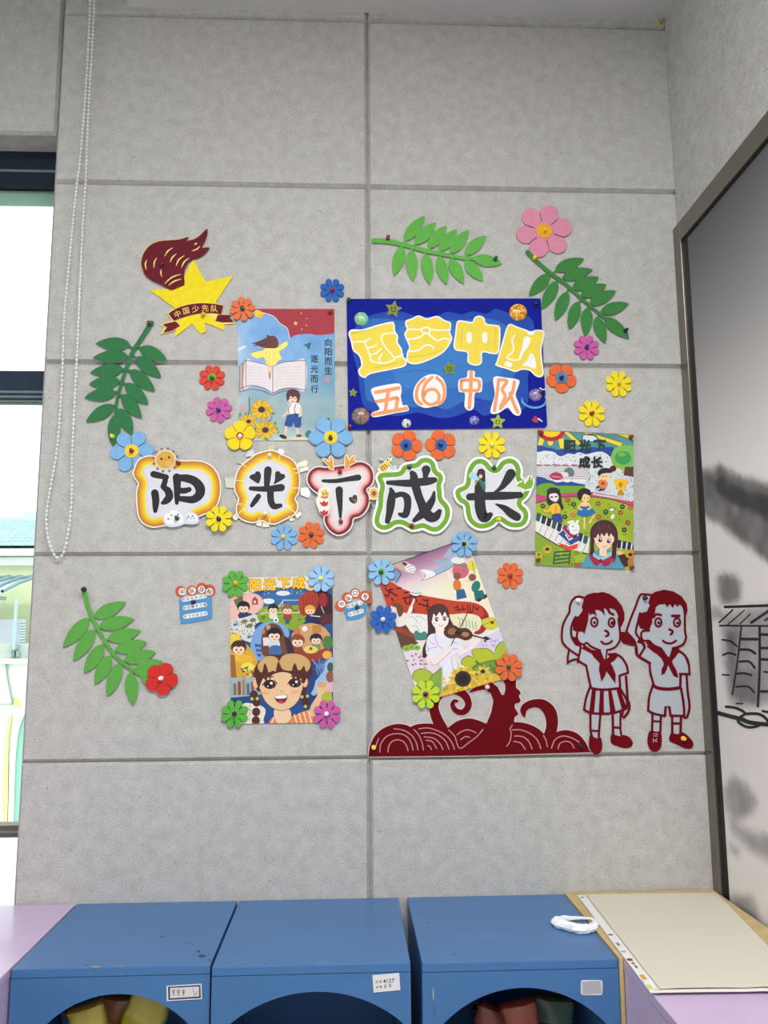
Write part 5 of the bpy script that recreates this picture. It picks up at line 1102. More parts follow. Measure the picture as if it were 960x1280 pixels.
# ================================================================== BLUE SIGN with pasted letters
B_ = crop(430, 360, 960 / 260)
quad = [(12, 50), (908, 48), (920, 328), (938, 632), (928, 645), (20, 656)]
sc = B_(470, 350); sign = empty('sign_board', at(sc[0], sc[1], -0.0008), 'dark blue squad sign with big yellow and small orange pasted characters', 'sign')
a = Art(B_, 0.0008); a.plate(quad, 0.0008, 0.0048, (15, 27, 138)); a.clip = quad[:3] + quad[3:]; a.d = 0.00485
a.S((40, 76, 166), 50, 190, 90, 140, 180, 112, 260, 108, 330, 128, 420, 130, 480, 110, 540, 122, 590, 108, 660, 118, 700, 96, 770, 118, 850, 130, 880, 190, 862, 330, 848, 420, 850, 520, 810, 570, 730, 560, 650, 590, 600, 562, 520, 590, 440, 600, 340, 575, 240, 590, 110, 562, 78, 500, 62, 380, 40, 290)
a.S((56, 108, 180), 90, 165, 180, 140, 260, 150, 400, 140, 520, 150, 640, 140, 700, 150, 760, 185, 790, 260, 800, 350, 780, 420, 745, 470, 680, 520, 600, 505, 520, 540, 470, 560, 400, 540, 320, 550, 200, 530, 110, 520, 95, 440, 80, 330)
a.S((64, 122, 190), 260, 180, 400, 170, 560, 200, 690, 230, 740, 330, 700, 420, 560, 450, 420, 470, 260, 450, 220, 330)
for n in ((150, 480, 320, 500, 470, 520), (520, 470, 640, 455, 740, 430), (200, 400, 330, 380, 420, 390)): a.L((52, 104, 188), 5, *n)
a.L((20, 26, 120), 4, 60, 80, 300, 90, 600, 78, 880, 96)
a.clip = None
board = a.build('board', mat('coloured_card', 0.75, spec=.12, noise=.04, nscale=30), sign)
def letter(outline, draw, nm, lab, d=0.0052):
    a = Art(B_, d); a.plate(cat(pairs(outline), True, 3), d, d + 0.0022, (232, 232, 228)); L = a.build(nm, CARD, sign); L['label'] = lab
    b = Art(B_, d + 0.00225); draw(b, cat(pairs(outline), True, 3)); b.build('painted_strokes', PAPER, L)
Y1c = (232, 206, 62); W1 = (236, 234, 226)
def inset(pts, r):
    n = len(pts); sg = 1 if area(pts) > 0 else -1; out = []
    for i in range(n):
        p, q = pts[i - 2], pts[(i + 2) % n]; dx, dy = q[0] - p[0], q[1] - p[1]; l = math.hypot(dx, dy) or 1; out.append((pts[i][0] - dy / l * sg * r, pts[i][1] + dx / l * sg * r))
    return out
def u1(x, y): return ((430 + x / 7.3846 - 430) * 3.6923, (365 + y / 7.3846 - 360) * 3.6923)
def uu(*n): return [c for x, y in pairs(n) for c in u1(x, y)]
def zhu(b, o):
    b.flat(inset(o, 7), Y1c)
    for n in ((75, 462, 130, 458, 190, 456, 235, 430), (192, 455, 210, 510, 240, 590, 255, 635, 310, 652, 350, 656, 400, 650, 470, 620), (215, 515, 260, 508, 300, 485), (240, 582, 300, 562, 342, 525), (350, 568, 328, 610, 335, 645), (475, 378, 400, 382, 352, 398, 350, 450, 390, 520, 440, 575, 470, 604, 545, 578)): b.L(W1, 6.5, *uu(*n))
    b.L((120, 110, 80), 2, *uu(75, 385, 130, 370, 200, 350)); b.L((210, 170, 50), 3, *uu(270, 700, 380, 680, 500, 650))
letter(uu(40, 385, 65, 347, 120, 345, 180, 342, 300, 305, 435, 274, 465, 292, 475, 365, 500, 405, 498, 465, 535, 525, 545, 590, 580, 632, 560, 688, 440, 718, 245, 758, 195, 793, 145, 772, 130, 720, 158, 680, 150, 620, 128, 578, 82, 540, 62, 455), zhu, 'letter_card', 'yellow character 逐 on white card')
def meng(b, o):
    b.flat(inset(o, 7), Y1c)
    for n in ((297, 237, 345, 228, 378, 208, 400, 222, 432, 242, 460, 232, 492, 240), (295, 293, 340, 288, 372, 266, 398, 264, 415, 280), (355, 190, 378, 182, 396, 190, 392, 210, 378, 208, 360, 202, 355, 190)): b.L(W1, 7, *n)
    b.L(W1, 6, 292, 192, 322, 190, 356, 192)
    b.L(W1, 6, 396, 190, 440, 196, 492, 192)
    b.L((214, 178, 50), 3, 300, 320, 400, 305, 460, 280)
letter((285, 150, 312, 140, 345, 126, 382, 140, 430, 128, 465, 148, 495, 162, 490, 205, 500, 235, 470, 288, 420, 322, 340, 352, 292, 342, 290, 300, 300, 270, 278, 215, 290, 190, 282, 170), meng, 'letter_card', 'yellow character 梦 on white card')
def zhong(b, o):
    b.flat(inset(o, 7), Y1c)
    for x in (578, 650): b.S(W1, x - 10, 210, x + 10, 208, x + 9, 250, x - 10, 248)
    for x in (545, 700): b.L((212, 178, 50), 3, x, 190, x - 4, 270)
letter((518, 165, 530, 149, 560, 152, 592, 156, 602, 135, 626, 127, 648, 138, 658, 164, 700, 170, 722, 186, 716, 290, 690, 306, 640, 298, 638, 340, 620, 358, 584, 354, 568, 335, 568, 298, 520, 290, 505, 268, 512, 215), zhong, 'letter_card', 'yellow character 中 on white card')
def dui(b, o):
    b.flat(inset(o, 7), Y1c)
    b.L(W1, 6, 790, 215, 776, 240, 782, 275, 775, 300, 758, 310, 756, 325, 785, 333, 812, 330)
    b.S(W1, 832, 226, 862, 232, 850, 270, 828, 300, 815, 330, 806, 322, 822, 280); b.S(W1, 846, 204, 864, 208, 878, 202, 872, 216, 850, 216); b.S(W1, 862, 300, 880, 320, 885, 372, 850, 362, 822, 356, 845, 335); b.S(W1, 752, 338, 775, 348, 770, 366, 740, 356)
letter((758, 168, 800, 178, 840, 192, 862, 200, 890, 192, 922, 198, 924, 225, 912, 280, 916, 340, 922, 400, 900, 412, 880, 404, 856, 382, 820, 378, 790, 388, 750, 374, 700, 358, 706, 335, 730, 250), dui, 'letter_card', 'yellow character 队 on white card')
OR = (236, 150, 96)
def wu(b, o):
    for n in ((146, 482, 200, 472, 252, 462), (205, 472, 198, 520, 190, 570), (152, 524, 200, 516, 246, 508, 244, 530, 240, 560), (134, 584, 210, 570, 288, 556)): b.L(OR, 17, *n)
letter((125, 470, 150, 456, 240, 440, 262, 450, 266, 480, 262, 500, 272, 540, 290, 540, 298, 566, 240, 577, 150, 596, 126, 590, 130, 574, 164, 560, 148, 530, 134, 500), wu, 'letter_card', 'small orange character 五 on white card', .0051)
def six(b, o):
    for n in ((372, 420, 345, 450, 334, 490, 340, 520, 358, 536), (428, 414, 454, 440, 464, 480, 456, 520, 440, 534), (408, 412, 378, 440, 364, 480, 370, 520, 400, 538, 432, 524, 438, 492, 416, 468, 384, 474, 370, 496)): b.L(OR, 15, *n)
letter((330, 450, 360, 415, 400, 398, 440, 405, 468, 440, 472, 500, 450, 536, 410, 548, 370, 553, 330, 530, 319, 490), six, 'letter_card', 'circled orange numeral 6 on white card', .0051)
def zh2(b, o):
    b.L(OR, 15, 542, 428, 582, 424, 622, 430, 620, 470, 582, 472, 544, 470, 542, 428); b.K(OR, 17, 587, 388, 585, 470, 578, 552)
letter((572, 382, 604, 385, 604, 410, 636, 418, 635, 478, 604, 486, 600, 548, 578, 566, 556, 546, 558, 486, 530, 478, 530, 424, 566, 412), zh2, 'letter_card', 'small orange character 中 on white card', .0051)
def du2(b, o):
    for n in ((714, 424, 706, 490, 694, 566), (712, 424, 752, 430, 730, 468, 744, 500, 724, 545), (786, 432, 774, 490, 722, 556), (766, 486, 782, 530, 802, 574)): b.L(OR, 15, *n)
letter((690, 412, 750, 414, 806, 424, 806, 450, 792, 492, 806, 530, 818, 570, 806, 590, 780, 580, 755, 552, 720, 574, 690, 582, 675, 570, 685, 530, 696, 488), du2, 'letter_card', 'small orange character 队 on white card', .0051)
def dome(x, y, r, cols, nm, lab, h=.5):
    u, v = B_(x, y); R = r / 3.6923 * mpp(u, v); p = at(u, v, -0.0049); m = Mesh(); N = 22; prof = []
    for k in range(7): t = PI / 2 * k / 6; prof.append((R * math.cos(t), R * h * math.sin(t)))
    vs = []
    for j, (q, hh) in enumerate(prof):
        for k in range(N): t = 2 * PI * k / N; vs.append(p + Vector((q * math.cos(t), -hh, q * math.sin(t))))
    for j in range(6):
        for k in range(N):
            w = vs[j * N + k] - p; t = vnoise(w.x * 140 + x, w.z * 220 + y, 3); c = mix(cols[0], cols[1], t * 1.6 - .3); c = mix(c, cols[2], (vnoise(w.x * 260 + y, w.z * 120, 5) - .62) * 5)
            m.face([vs[j * N + k], vs[j * N + (k + 1) % N], vs[(j + 1) * N + (k + 1) % N], vs[(j + 1) * N + k]], c)
    o = m.build(nm, GLOSS, sign, smooth=True); o['label'] = lab
dome(80, 143, 33, ((110, 186, 140), (140, 206, 170), (214, 180, 110)), 'planet_dome', 'green planet dome')
dome(804, 113, 41, ((196, 110, 20), (244, 178, 50), (250, 214, 120)), 'planet_dome', 'glossy amber planet dome')
dome(77, 592, 42, ((120, 84, 70), (170, 130, 104), (120, 130, 150)), 'planet_dome', 'brown planet dome')
dome(288, 625, 22, ((226, 230, 226), (206, 214, 208), (24, 50, 40)), 'planet_dome', 'small white dome with dark spots', .7)
dome(602, 612, 23, ((120, 120, 190), (160, 160, 214), (70, 70, 140)), 'planet_dome', 'small lilac dome')
dome(884, 494, 30, ((130, 120, 170), (170, 150, 186), (110, 80, 130)), 'planet_dome', 'purple ringed planet dome', .6)
a = Art(B_, .0062); p = cat([(822, 508, 5), (826, 530, 9), (855, 548, 10), (890, 552, 10), (922, 540, 9), (932, 515, 5), (925, 500, 4)], False, 5); a.ridge([q[:2] for q in p], [q[2] for q in p], .005, .0085, (84, 150, 206)); a.build('planet_ring', GLOSS, sign)
for x, y, r, c, rot in ((228, 97, 42, (128, 136, 44), .2), (487, 372, 38, (110, 136, 40), -.1), (42, 483, 22, (132, 146, 50), .1), (710, 617, 38, (160, 178, 54), .05)):
    a = Art(B_, .0049); a.plate(cat(star(x, y, r, rot, .5), True, 2), .0049, .0068, c); a.d = .00685
    for q in (-1, 1): a.E((30, 34, 16), x + q * r * .18, y - r * .1, r * .08, r * .14)
    a.L((30, 34, 16), r * .09, x - r * .3, y + r * .12, x, y + r * .3, x + r * .3, y + r * .12); a.build('star_sticker', CARD, sign)
a = Art(B_, .0049); a.plate(cat(pairs((868, 610, 885, 590, 896, 612, 888, 622)), True, 3), .0049, .007, (176, 40, 44)); a.ridge([(898, 604), (915, 616)], [8, 4], .0049, .0066, (230, 226, 226)); a.ridge([(905, 462), (915, 470), (932, 466)], [6, 6, 4], .0049, .0062, (226, 226, 232)); a.build('rocket_sticker', GLOSS, sign)
pin(436.3, 375.8, .0049, (16, 60, 50), 'dark green pushpin in the top left corner of the blue sign'); pin(669.4, 380.6, .0049, (14, 18, 60), 'navy pushpin in the top right corner of the blue sign')
pin(437.6, 533.6, .0049, (110, 30, 44), 'dark red pushpin in the bottom left corner of the blue sign'); pin(675.6, 490.6, .0092, (18, 22, 64), 'navy pushpin beside the ringed planet on the blue sign')

# ================================================================== BIG LETTER CARDS
def letter_card(cr, outline, bands, label, d, strokes, extra=None, ink=(34, 34, 38)):
    o = cat(pairs(outline), True, 4); cx = sum(p[0] for p in o) / len(o); cy = sum(p[1] for p in o) / len(o); u, v = cr(cx, cy)
    e = empty('letter_card', at(u, v, -d), label, 'letter card', 'big letter cards in a row')
    a = Art(cr, d); a.plate(o, d, d + .0028, bands[0][2], (226, 222, 214)); a.d = d + .0029
    a.rings(o, [(r0, c) for r0, r1, c in bands[:-1]] + [(bands[-2][1], bands[-1][2])])
    a.build('card', CARD, e)
    b = Art(cr, d + .00305); strokes(b, ink); b.build('character', mat('black_card', .5, spec=.3, noise=.1, nscale=80), e)
    if extra: extra(cr, e, d + .003)
    return e
def dec(cr, e, name, d, fn, m=CARD):
    a = Art(cr, d); fn(a); return a.build(name, m, e)
C1 = crop(160, 555, 8); C2 = crop(275, 550, 8); C3 = crop(375, 560, 9.6); C4 = crop(460, 560, 960 / 110); C5 = crop(565, 560, 960 / 110)
GOLD = lambda s: [(0, 12 * s, (246, 236, 218)), (12 * s, 32 * s, (192, 124, 50)), (31 * s, 50 * s, (212, 148, 46)), (49 * s, 68 * s, (226, 174, 38)), (67 * s, 88 * s, (232, 202, 44)), (87 * s, 100 * s, (232, 220, 120)), (99 * s, 112 * s, (206, 202, 218)), (0, 0, (216, 214, 220))]
def st1(b, k):
    b.T(k, 255, 302, 66, 320, 318, 62, 385, 332, 50); b.T(k, 380, 325, 46, 368, 380, 56, 352, 425, 56); b.T(k, 350, 430, 50, 400, 470, 74, 412, 530, 78, 375, 572, 66, 345, 590, 36)
    b.T(k, 268, 490, 76, 278, 560, 74, 275, 620, 62, 272, 670, 42); b.T(k, 488, 335, 84, 492, 420, 72, 490, 510, 60, 488, 590, 38)
    b.T(k, 500, 338, 62, 590, 344, 80, 670, 375, 88, 720, 440, 98, 712, 510, 90, 650, 555, 76, 570, 552, 62, 510, 545, 54); b.T(k, 520, 466, 60, 570, 466, 58, 612, 455, 50)
def ex1(cr, e, d):
    def sun(a):
        a.plate(ell(375, 155, 108, 100, 0, 26), d, d + .0016, (222, 206, 186)); a.d = d + .0017
        for k in range(12): t = 2 * PI * k / 12 + .2; a.E((130, 104, 84), 375 + 122 * math.cos(t), 160 + 116 * math.sin(t), 13, 12)
        a.E((214, 164, 66), 375, 158, 92, 86); a.E((222, 172, 90), 410, 200, 40, 30)
        for x, y in ((335, 148), (410, 134)): a.E((50, 34, 30), x, y, 11, 13)
        a.L((120, 90, 60), 5, 362, 152, 370, 160, 378, 152); 
    dec(cr, e, 'sun_sticker', d, sun)
    def cloud(a):
        a.plate(cat(pairs((350, 760, 360, 700, 395, 685, 420, 655, 470, 648, 510, 668, 560, 700, 600, 682, 650, 682, 690, 710, 710, 745, 700, 790, 640, 806, 570, 800, 520, 820, 440, 832, 380, 815)), True, 4), d, d + .0022, (214, 216, 230)); a.d = d + .0023
        a.S((236, 236, 240), 365, 755, 375, 708, 405, 692, 430, 668, 470, 662, 505, 682, 545, 715, 560, 750, 540, 790, 480, 800, 420, 800, 380, 790); a.S((232, 232, 240), 580, 750, 590, 705, 630, 695, 670, 710, 690, 745, 670, 772, 610, 775)
        for x, y in ((433, 712), (500, 705), (605, 725), (645, 720)): a.E((40, 50, 60), x, y, 8)
        a.E((200, 110, 110), 404, 750, 12); 
        for x, y in ((590, 745), (628, 742), (660, 742)): a.E((130, 150, 210), x, y, 8)
    dec(cr, e, 'cloud_sticker', d, cloud)
letter_card(C1, (45, 285, 62, 235, 80, 185, 110, 148, 160, 124, 230, 112, 300, 128, 380, 140, 470, 152, 560, 162, 650, 160, 730, 166, 800, 190, 862, 236, 905, 300, 928, 380, 932, 460, 922, 540, 892, 620, 830, 678, 760, 708, 690, 740, 600, 790, 500, 812, 400, 818, 330, 828, 260, 838, 190, 822, 132, 782, 96, 710, 84, 610, 78, 500, 88, 440, 98, 398, 70, 355, 50, 320),
            GOLD(1), 'first big letter card from the left, character 阳 with sun and cloud', .006, st1, ex1)
def st2(b, k):
    b.T(k, 480, 300, 76, 474, 370, 70, 466, 470, 52); b.T(k, 308, 484, 42, 400, 490, 52, 500, 488, 62, 612, 476, 76)
    b.S(k, 294, 375, 316, 345, 348, 338, 360, 316, 395, 318, 410, 360, 402, 400, 385, 436, 340, 412); b.S(k, 550, 350, 558, 318, 590, 312, 610, 336, 645, 345, 648, 378, 600, 412, 538, 442, 548, 400)
    b.T(k, 385, 562, 52, 355, 605, 54, 318, 655, 40); b.T(k, 505, 510, 68, 505, 575, 68, 515, 630, 66, 545, 664, 62, 605, 656, 42)
def ex2(cr, e, d):
    for q, c in (((160, 225, 205, 140, 285, 190, 240, 250), (176, 182, 172)), ((250, 170, 280, 110, 330, 95, 345, 160), (214, 212, 206)), ((480, 60, 545, 55, 540, 120, 485, 118), (196, 206, 160)), ((570, 130, 590, 85, 635, 95, 640, 130, 615, 165), (236, 234, 232)), ((770, 235, 850, 200, 880, 215, 865, 262, 780, 275), (232, 230, 204)), ((795, 282, 880, 262, 890, 300, 800, 325), (236, 234, 226)), ((805, 480, 880, 470, 905, 530, 890, 580, 805, 550), (240, 240, 234)),
                 ((360, 850, 375, 795, 425, 800, 410, 865), (240, 240, 232)), ((428, 800, 480, 800, 498, 868, 425, 870), (238, 234, 206)), ((120, 770, 170, 720, 205, 770, 150, 808), (236, 232, 214)), ((745, 745, 800, 715, 818, 745, 770, 790), (236, 234, 214)), ((45, 372, 145, 385, 140, 480, 60, 476), (206, 206, 196)), ((690, 790, 720, 770, 745, 800, 700, 815), (240, 232, 214))):
        a = Art(cr, d - .0042); a.plate(pairs(q), d - .0042, d - .0032, c); a.build('paper_tab', CARD, e)
    def rays(a):
        for n in ((600, 150, 590, 205), (215, 235, 260, 268), (735, 290, 790, 282), (745, 335, 800, 320), (735, 482, 800, 478), (160, 405, 240, 405), (165, 640, 220, 640), (190, 730, 250, 680), (670, 660, 760, 735), (690, 760, 700, 800), (395, 780, 385, 830), (500, 780, 496, 830)): a.K((246, 226, 176), 8, *n)
    dec(cr, e, 'ray_marks', d, rays)['kind'] = 'stuff'
letter_card(C2, (500, 98, 560, 108, 620, 140, 700, 175, 750, 215, 785, 290, 803, 380, 800, 470, 785, 540, 758, 588, 782, 640, 778, 700, 740, 755, 690, 780, 630, 812, 560, 844, 490, 842, 440, 820, 400, 812, 340, 832, 270, 822, 205, 792, 165, 740, 158, 670, 180, 590, 150, 530, 138, 460, 148, 390, 170, 310, 215, 245, 300, 180, 360, 135, 430, 112),
            GOLD(1.0), 'second big letter card, character 光 edged with white paper tabs', .006, st2, ex2)
def st3(b, k):
    b.T(k, 275, 394, 36, 360, 398, 46, 450, 394, 52, 560, 376, 58, 700, 354, 74); b.T(k, 470, 505, 92, 474, 600, 78, 482, 720, 56, 484, 830, 34)
    b.S((58, 48, 40), 585, 610, 600, 588, 628, 588, 645, 562, 678, 570, 688, 610, 680, 650, 645, 668, 605, 645)
    for q in range(14): b.E((150, 120, 70), 610 + 65 * random.random(), 590 + 60 * random.random(), 6)
def ex3(cr, e, d):
    for s, pts in ((1, (265, 135, 290, 120, 320, 135, 345, 160, 350, 105, 370, 90, 392, 108, 400, 150, 408, 262, 345, 250, 335, 215)), (1, (535, 100, 560, 82, 580, 100, 590, 140, 615, 105, 640, 82, 665, 100, 655, 140, 690, 150, 660, 185, 600, 215, 590, 250, 535, 245))):
        def fn(a):
            o = cat(pairs(pts), True, 3); a.plate(o, d + .0002, d + .002, (244, 236, 220)); a.d = d + .0021; a.flat(inset(o, 9), (222, 154, 56))
        dec(cr, e, 'antler', d, fn)
    def flw(a):
        a.plate(cat(pairs((215, 560, 225, 500, 280, 470, 340, 475, 365, 530, 350, 600, 355, 680, 345, 790, 300, 815, 245, 790, 215, 720, 190, 640)), True, 4), d + .0002, d + .0018, (240, 228, 216)); a.d = d + .0019
        a.flat(star(300, 548, 60, .2, .6), (222, 178, 80)); a.E((226, 190, 90), 300, 556, 40, 36); a.E((70, 50, 40), 282, 552, 9); a.E((70, 50, 40), 318, 546, 9); a.L((110, 70, 40), 7, 262, 575, 285, 592, 318, 590, 340, 565); a.L((190, 70, 70), 10, 250, 590, 290, 604, 330, 592)
        for y in (660, 770): a.S((186, 60, 74), 240, y - 20, 262, y - 5, 290, y - 30, 312, y - 5, 338, y - 22, 330, y + 25, 290, y + 42, 250, y + 20)
        a.L((226, 190, 110), 6, 350, 640, 335, 660); a.L((226, 190, 110), 6, 250, 690, 240, 735)
    dec(cr, e, 'flower_sticker', d, flw)
    def sf(a):
        a.plate(ell(882, 545, 66, 80, 0, 20), d + .0002, d + .0018, (240, 230, 206)); a.d = d + .002
        for k in range(9): t = k * .698; a.E((222, 166, 70), 884 + 38 * math.cos(t), 545 + 44 * math.sin(t), 22, 14, math.degrees(t), 8)
        a.E((150, 80, 40), 888, 545, 26, 28); a.S((120, 130, 90), 825, 630, 860, 640, 890, 680, 850, 672)
    dec(cr, e, 'sunflower_sticker', d, sf)
PINK = [(0, 14, (240, 228, 228)), (14, 48, (120, 34, 48)), (47, 64, (196, 112, 112)), (63, 86, (224, 164, 160)), (85, 104, (236, 200, 194)), (103, 122, (224, 204, 202)), (0, 0, (218, 216, 218))]
letter_card(C3, (76, 395, 86, 320, 118, 266, 170, 228, 230, 215, 300, 222, 380, 218, 460, 208, 540, 195, 620, 176, 690, 158, 760, 160, 830, 195, 876, 255, 894, 330, 888, 400, 855, 462, 808, 505, 836, 560, 842, 630, 826, 710, 780, 785, 720, 832, 650, 854, 636, 920, 596, 990, 530, 1040, 450, 1056, 380, 1025, 320, 965, 282, 880, 286, 800, 262, 700, 244, 620, 216, 560, 160, 520, 108, 468),
            PINK, 'third big letter card, pink and maroon, character 下 with antlers', .0100, st3, ex3)
GREEN = [(0, 26, (242, 246, 236)), (25, 78, (112, 160, 48)), (77, 100, (222, 224, 220)), (99, 112, (208, 208, 214)), (0, 0, (216, 216, 220))]
def st4(b, k):
    b.T(k, 218, 378, 46, 330, 382, 66, 450, 384, 84, 560, 372, 88, 660, 362, 86, 728, 348, 60); b.T(k, 482, 275, 60, 496, 300, 84, 516, 400, 94, 550, 520, 92, 585, 610, 96, 620, 690, 110, 680, 752, 112, 740, 745, 96, 780, 690, 52)
    b.T(k, 248, 446, 36, 262, 500, 78, 250, 600, 92, 236, 700, 78, 212, 800, 58); b.T(k, 300, 520, 60, 370, 504, 58, 425, 545, 82, 432, 640, 78, 405, 730, 74, 345, 722, 40); b.T(k, 722, 480, 26, 705, 560, 66, 650, 650, 92, 590, 720, 90, 505, 790, 48); b.T(k, 634, 238, 100, 630, 280, 70, 622, 340, 44)
def ex4(cr, e, d):
    def bee(a):
        a.plate(cat(pairs((110, 250, 125, 195, 170, 155, 210, 115, 260, 110, 265, 160, 250, 200, 300, 185, 310, 225, 260, 250, 200, 262)), True, 4), d + .0002, d + .0016, (236, 230, 214)); a.d = d + .0017
        a.E((170, 200, 220), 272, 212, 34, 22, -20); a.E((170, 196, 214), 150, 120, 34, 18, 20); a.E((228, 196, 70), 180, 205, 64, 42, -40)
        for k in range(4): a.L((70, 50, 40), 10, 132 + k * 24, 205 - k * 12, 150 + k * 24, 225 - k * 14, 166 + k * 24, 246 - k * 18)
        a.E((234, 204, 90), 228, 158, 32, 28); a.E((40, 30, 30), 212, 130, 9); a.E((40, 30, 30), 250, 160, 9); a.L((40, 30, 30), 5, 235, 128, 242, 100, 246, 90); a.L((40, 30, 30), 5, 258, 136, 280, 116)
    dec(cr, e, 'bee_sticker', d, bee)
letter_card(C4, (78, 330, 88, 290, 120, 255, 180, 245, 260, 240, 330, 232, 352, 195, 400, 160, 460, 146, 510, 140, 545, 106, 590, 86, 650, 82, 710, 106, 752, 155, 772, 228, 815, 258, 842, 312, 840, 360, 822, 412, 830, 480, 836, 540, 880, 590, 912, 650, 918, 730, 895, 810, 845, 880, 790, 924, 730, 940, 670, 930, 600, 898, 550, 908, 480, 916, 420, 890, 370, 862, 310, 862, 260, 895, 200, 918, 130, 912, 70, 872, 46, 800, 60, 710, 86, 620, 92, 500, 108, 420, 92, 375),
            GREEN, 'fourth big letter card, green edge, character 成 with a bee', .006, st4, ex4)
def st5(b, k):
    b.T(k, 192, 534, 80, 320, 526, 84, 460, 522, 90, 600, 520, 86, 745, 512, 66); b.T(k, 318, 268, 88, 308, 400, 116, 304, 540, 118, 310, 660, 120, 340, 752, 112, 380, 755, 96, 418, 728, 58)
    b.T(k, 642, 282, 110, 600, 350, 92, 540, 430, 56, 468, 482, 24); b.T(k, 478, 612, 18, 570, 655, 66, 640, 710, 92, 708, 752, 92)
def ex5(cr, e, d):
    def fig(a):
        a.S((168, 206, 224), 180, 310, 215, 260, 260, 290, 300, 340, 250, 350); a.S((150, 190, 180), 300, 345, 330, 360, 370, 380, 395, 385, 360, 395, 365, 450, 340, 430)
        a.E((60, 50, 44), 312, 285, 34, 40); a.E((226, 186, 160), 312, 310, 20, 22); a.S((50, 110, 100), 285, 350, 330, 360, 365, 400, 360, 470, 330, 440); a.L((226, 190, 160), 8, 290, 345, 268, 370, 258, 400)
    dec(cr, e, 'figure_sticker', d + .0005, fig)
    def grass(a):
        a.plate(cat(pairs((690, 410, 740, 360, 790, 350, 830, 300, 870, 300, 900, 350, 890, 420, 850, 460, 800, 470, 740, 440)), True, 4), d + .0002, d + .0016, (238, 240, 226)); a.d = d + .0017
        for n in ((700, 410, 750, 370, 850, 440, 800, 455), (760, 380, 775, 330, 800, 430), (790, 400, 840, 340, 850, 440), (830, 440, 880, 300, 885, 400, 860, 440), (800, 420, 858, 285, 862, 430)): a.P((124, 168, 54), *n)
        for n in ((780, 370, 800, 300), (800, 370, 822, 310), (830, 350, 845, 295)): a.K((226, 190, 200), 7, *n)
    dec(cr, e, 'grass_sticker', d, grass)
letter_card(C5, (12, 500, 22, 450, 60, 412, 118, 388, 132, 340, 142, 260, 165, 190, 210, 130, 270, 98, 340, 98, 400, 130, 440, 180, 470, 195, 510, 140, 560, 105, 630, 90, 700, 110, 750, 165, 775, 240, 772, 310, 800, 330, 850, 345, 896, 370, 895, 420, 872, 470, 850, 525, 815, 570, 782, 602, 830, 650, 858, 720, 850, 790, 815, 850, 760, 884, 690, 892, 620, 882, 560, 852, 510, 820, 465, 860, 400, 892, 330, 904, 260, 892, 195, 850, 150, 790, 128, 710, 118, 640, 70, 612, 30, 560),
            GREEN, 'fifth big letter card, green edge, character 长 with sprouting grass', .006, st5, ex5)
for u, v, d, c, l in ((223.0, 579.0, .0108, RED_P, 'red pushpin beside the sun on the first big letter card'), (221.4, 648.0, .0115, GRN_P, 'green pushpin in the cloud of the first big letter card'), (337.2, 569.4, .0092, (244, 226, 190), 'cream pushpin at the top of the second big letter card'), (331.6, 642.8, .0092, (240, 226, 196), 'cream pushpin at the bottom of the second big letter card'),
                      (424.8, 590.4, .0132, (160, 24, 34), 'red pushpin at the top of the third big letter card'), (426.0, 652.2, .0132, (160, 30, 44), 'red pushpin at the bottom of the third big letter card'), (511.5, 584.3, .0092, (16, 76, 64), 'dark green pushpin at the top of the fourth big letter card'), (514.4, 657.4, .0092, (140, 30, 26), 'dark red pushpin at the bottom of the fourth big letter card'),
                      (617.4, 585.0, .0092, (20, 90, 70), 'green pushpin at the top of the fifth big letter card'), (623.0, 649.4, .0092, (236, 204, 50), 'yellow pushpin at the bottom of the fifth big letter card')): pin(u, v, d, c, l, (random.uniform(-.1, .1), random.uniform(0, .2)))

# ================================================================== TORCH EMBLEM
T6 = crop(160, 270, 6); T9 = crop(165, 280, 9.6); TR = crop(195, 375, 9.6)
def px_(cr, n): return [cr(x, y) for x, y in pairs(n)]
p0 = T6(480, 560); emb = empty('torch_emblem', at(p0[0], p0[1], -.0008), 'maroon torch emblem on a yellow star with a lettered ribbon', 'emblem')
YS = (236, 214, 40); MR = (104, 28, 42); CR = (240, 214, 130)
a = Art(T6, .0008); a.plate(pairs((490, 322, 580, 490, 792, 448, 655, 650, 680, 700, 664, 780, 726, 806, 722, 856, 575, 800, 582, 868, 545, 886, 478, 808, 345, 912, 372, 800, 352, 690, 158, 552, 330, 545, 420, 520, 425, 440)), .0008, .0034, YS); a.build('star', FOAM, emb)
fl = cat(px_(T9, (470, 792, 390, 752, 330, 722, 240, 682, 165, 622, 125, 540, 110, 460, 130, 370, 180, 290, 250, 235, 340, 204, 450, 194, 570, 184, 680, 153, 655, 198, 740, 182, 810, 140, 862, 88, 902, 55, 906, 110, 885, 190, 850, 258, 848, 285, 922, 278, 918, 312, 860, 372, 790, 412, 720, 432, 680, 462, 640, 532, 622, 620, 626, 722, 550, 762)), True, 3)
a = Art(PX, .0036); a.plate([(x - (x - 216) * -.012 - .5, y - .6) for x, y in fl], .0034, .0044, (234, 208, 110)); a.build('flame_backing', FOAM, emb)
a = Art(PX, .0044); a.plate(fl, .0044, .0062, MR); fo = a.build('flame', FOAM, emb)
b = Art(T9, .00625)
for n in ((178, 430, 160, 480, 170, 545), (296, 408, 268, 460, 264, 525), (352, 545, 346, 580, 356, 630), (490, 285, 430, 325, 395, 385), (530, 358, 485, 400, 458, 455), (628, 378, 560, 430, 530, 500), (685, 410, 630, 450, 592, 520), (780, 228, 765, 238, 750, 248), (815, 265, 780, 300, 722, 322), (392, 715, 480, 640, 585, 602), (442, 735, 510, 685, 590, 662)): b.T(CR, n[0], n[1], 6, n[2], n[3], 17, n[4], n[5], 7)
b.build('flame_lines', FOAM, fo)
a = Art(TR, .0036)
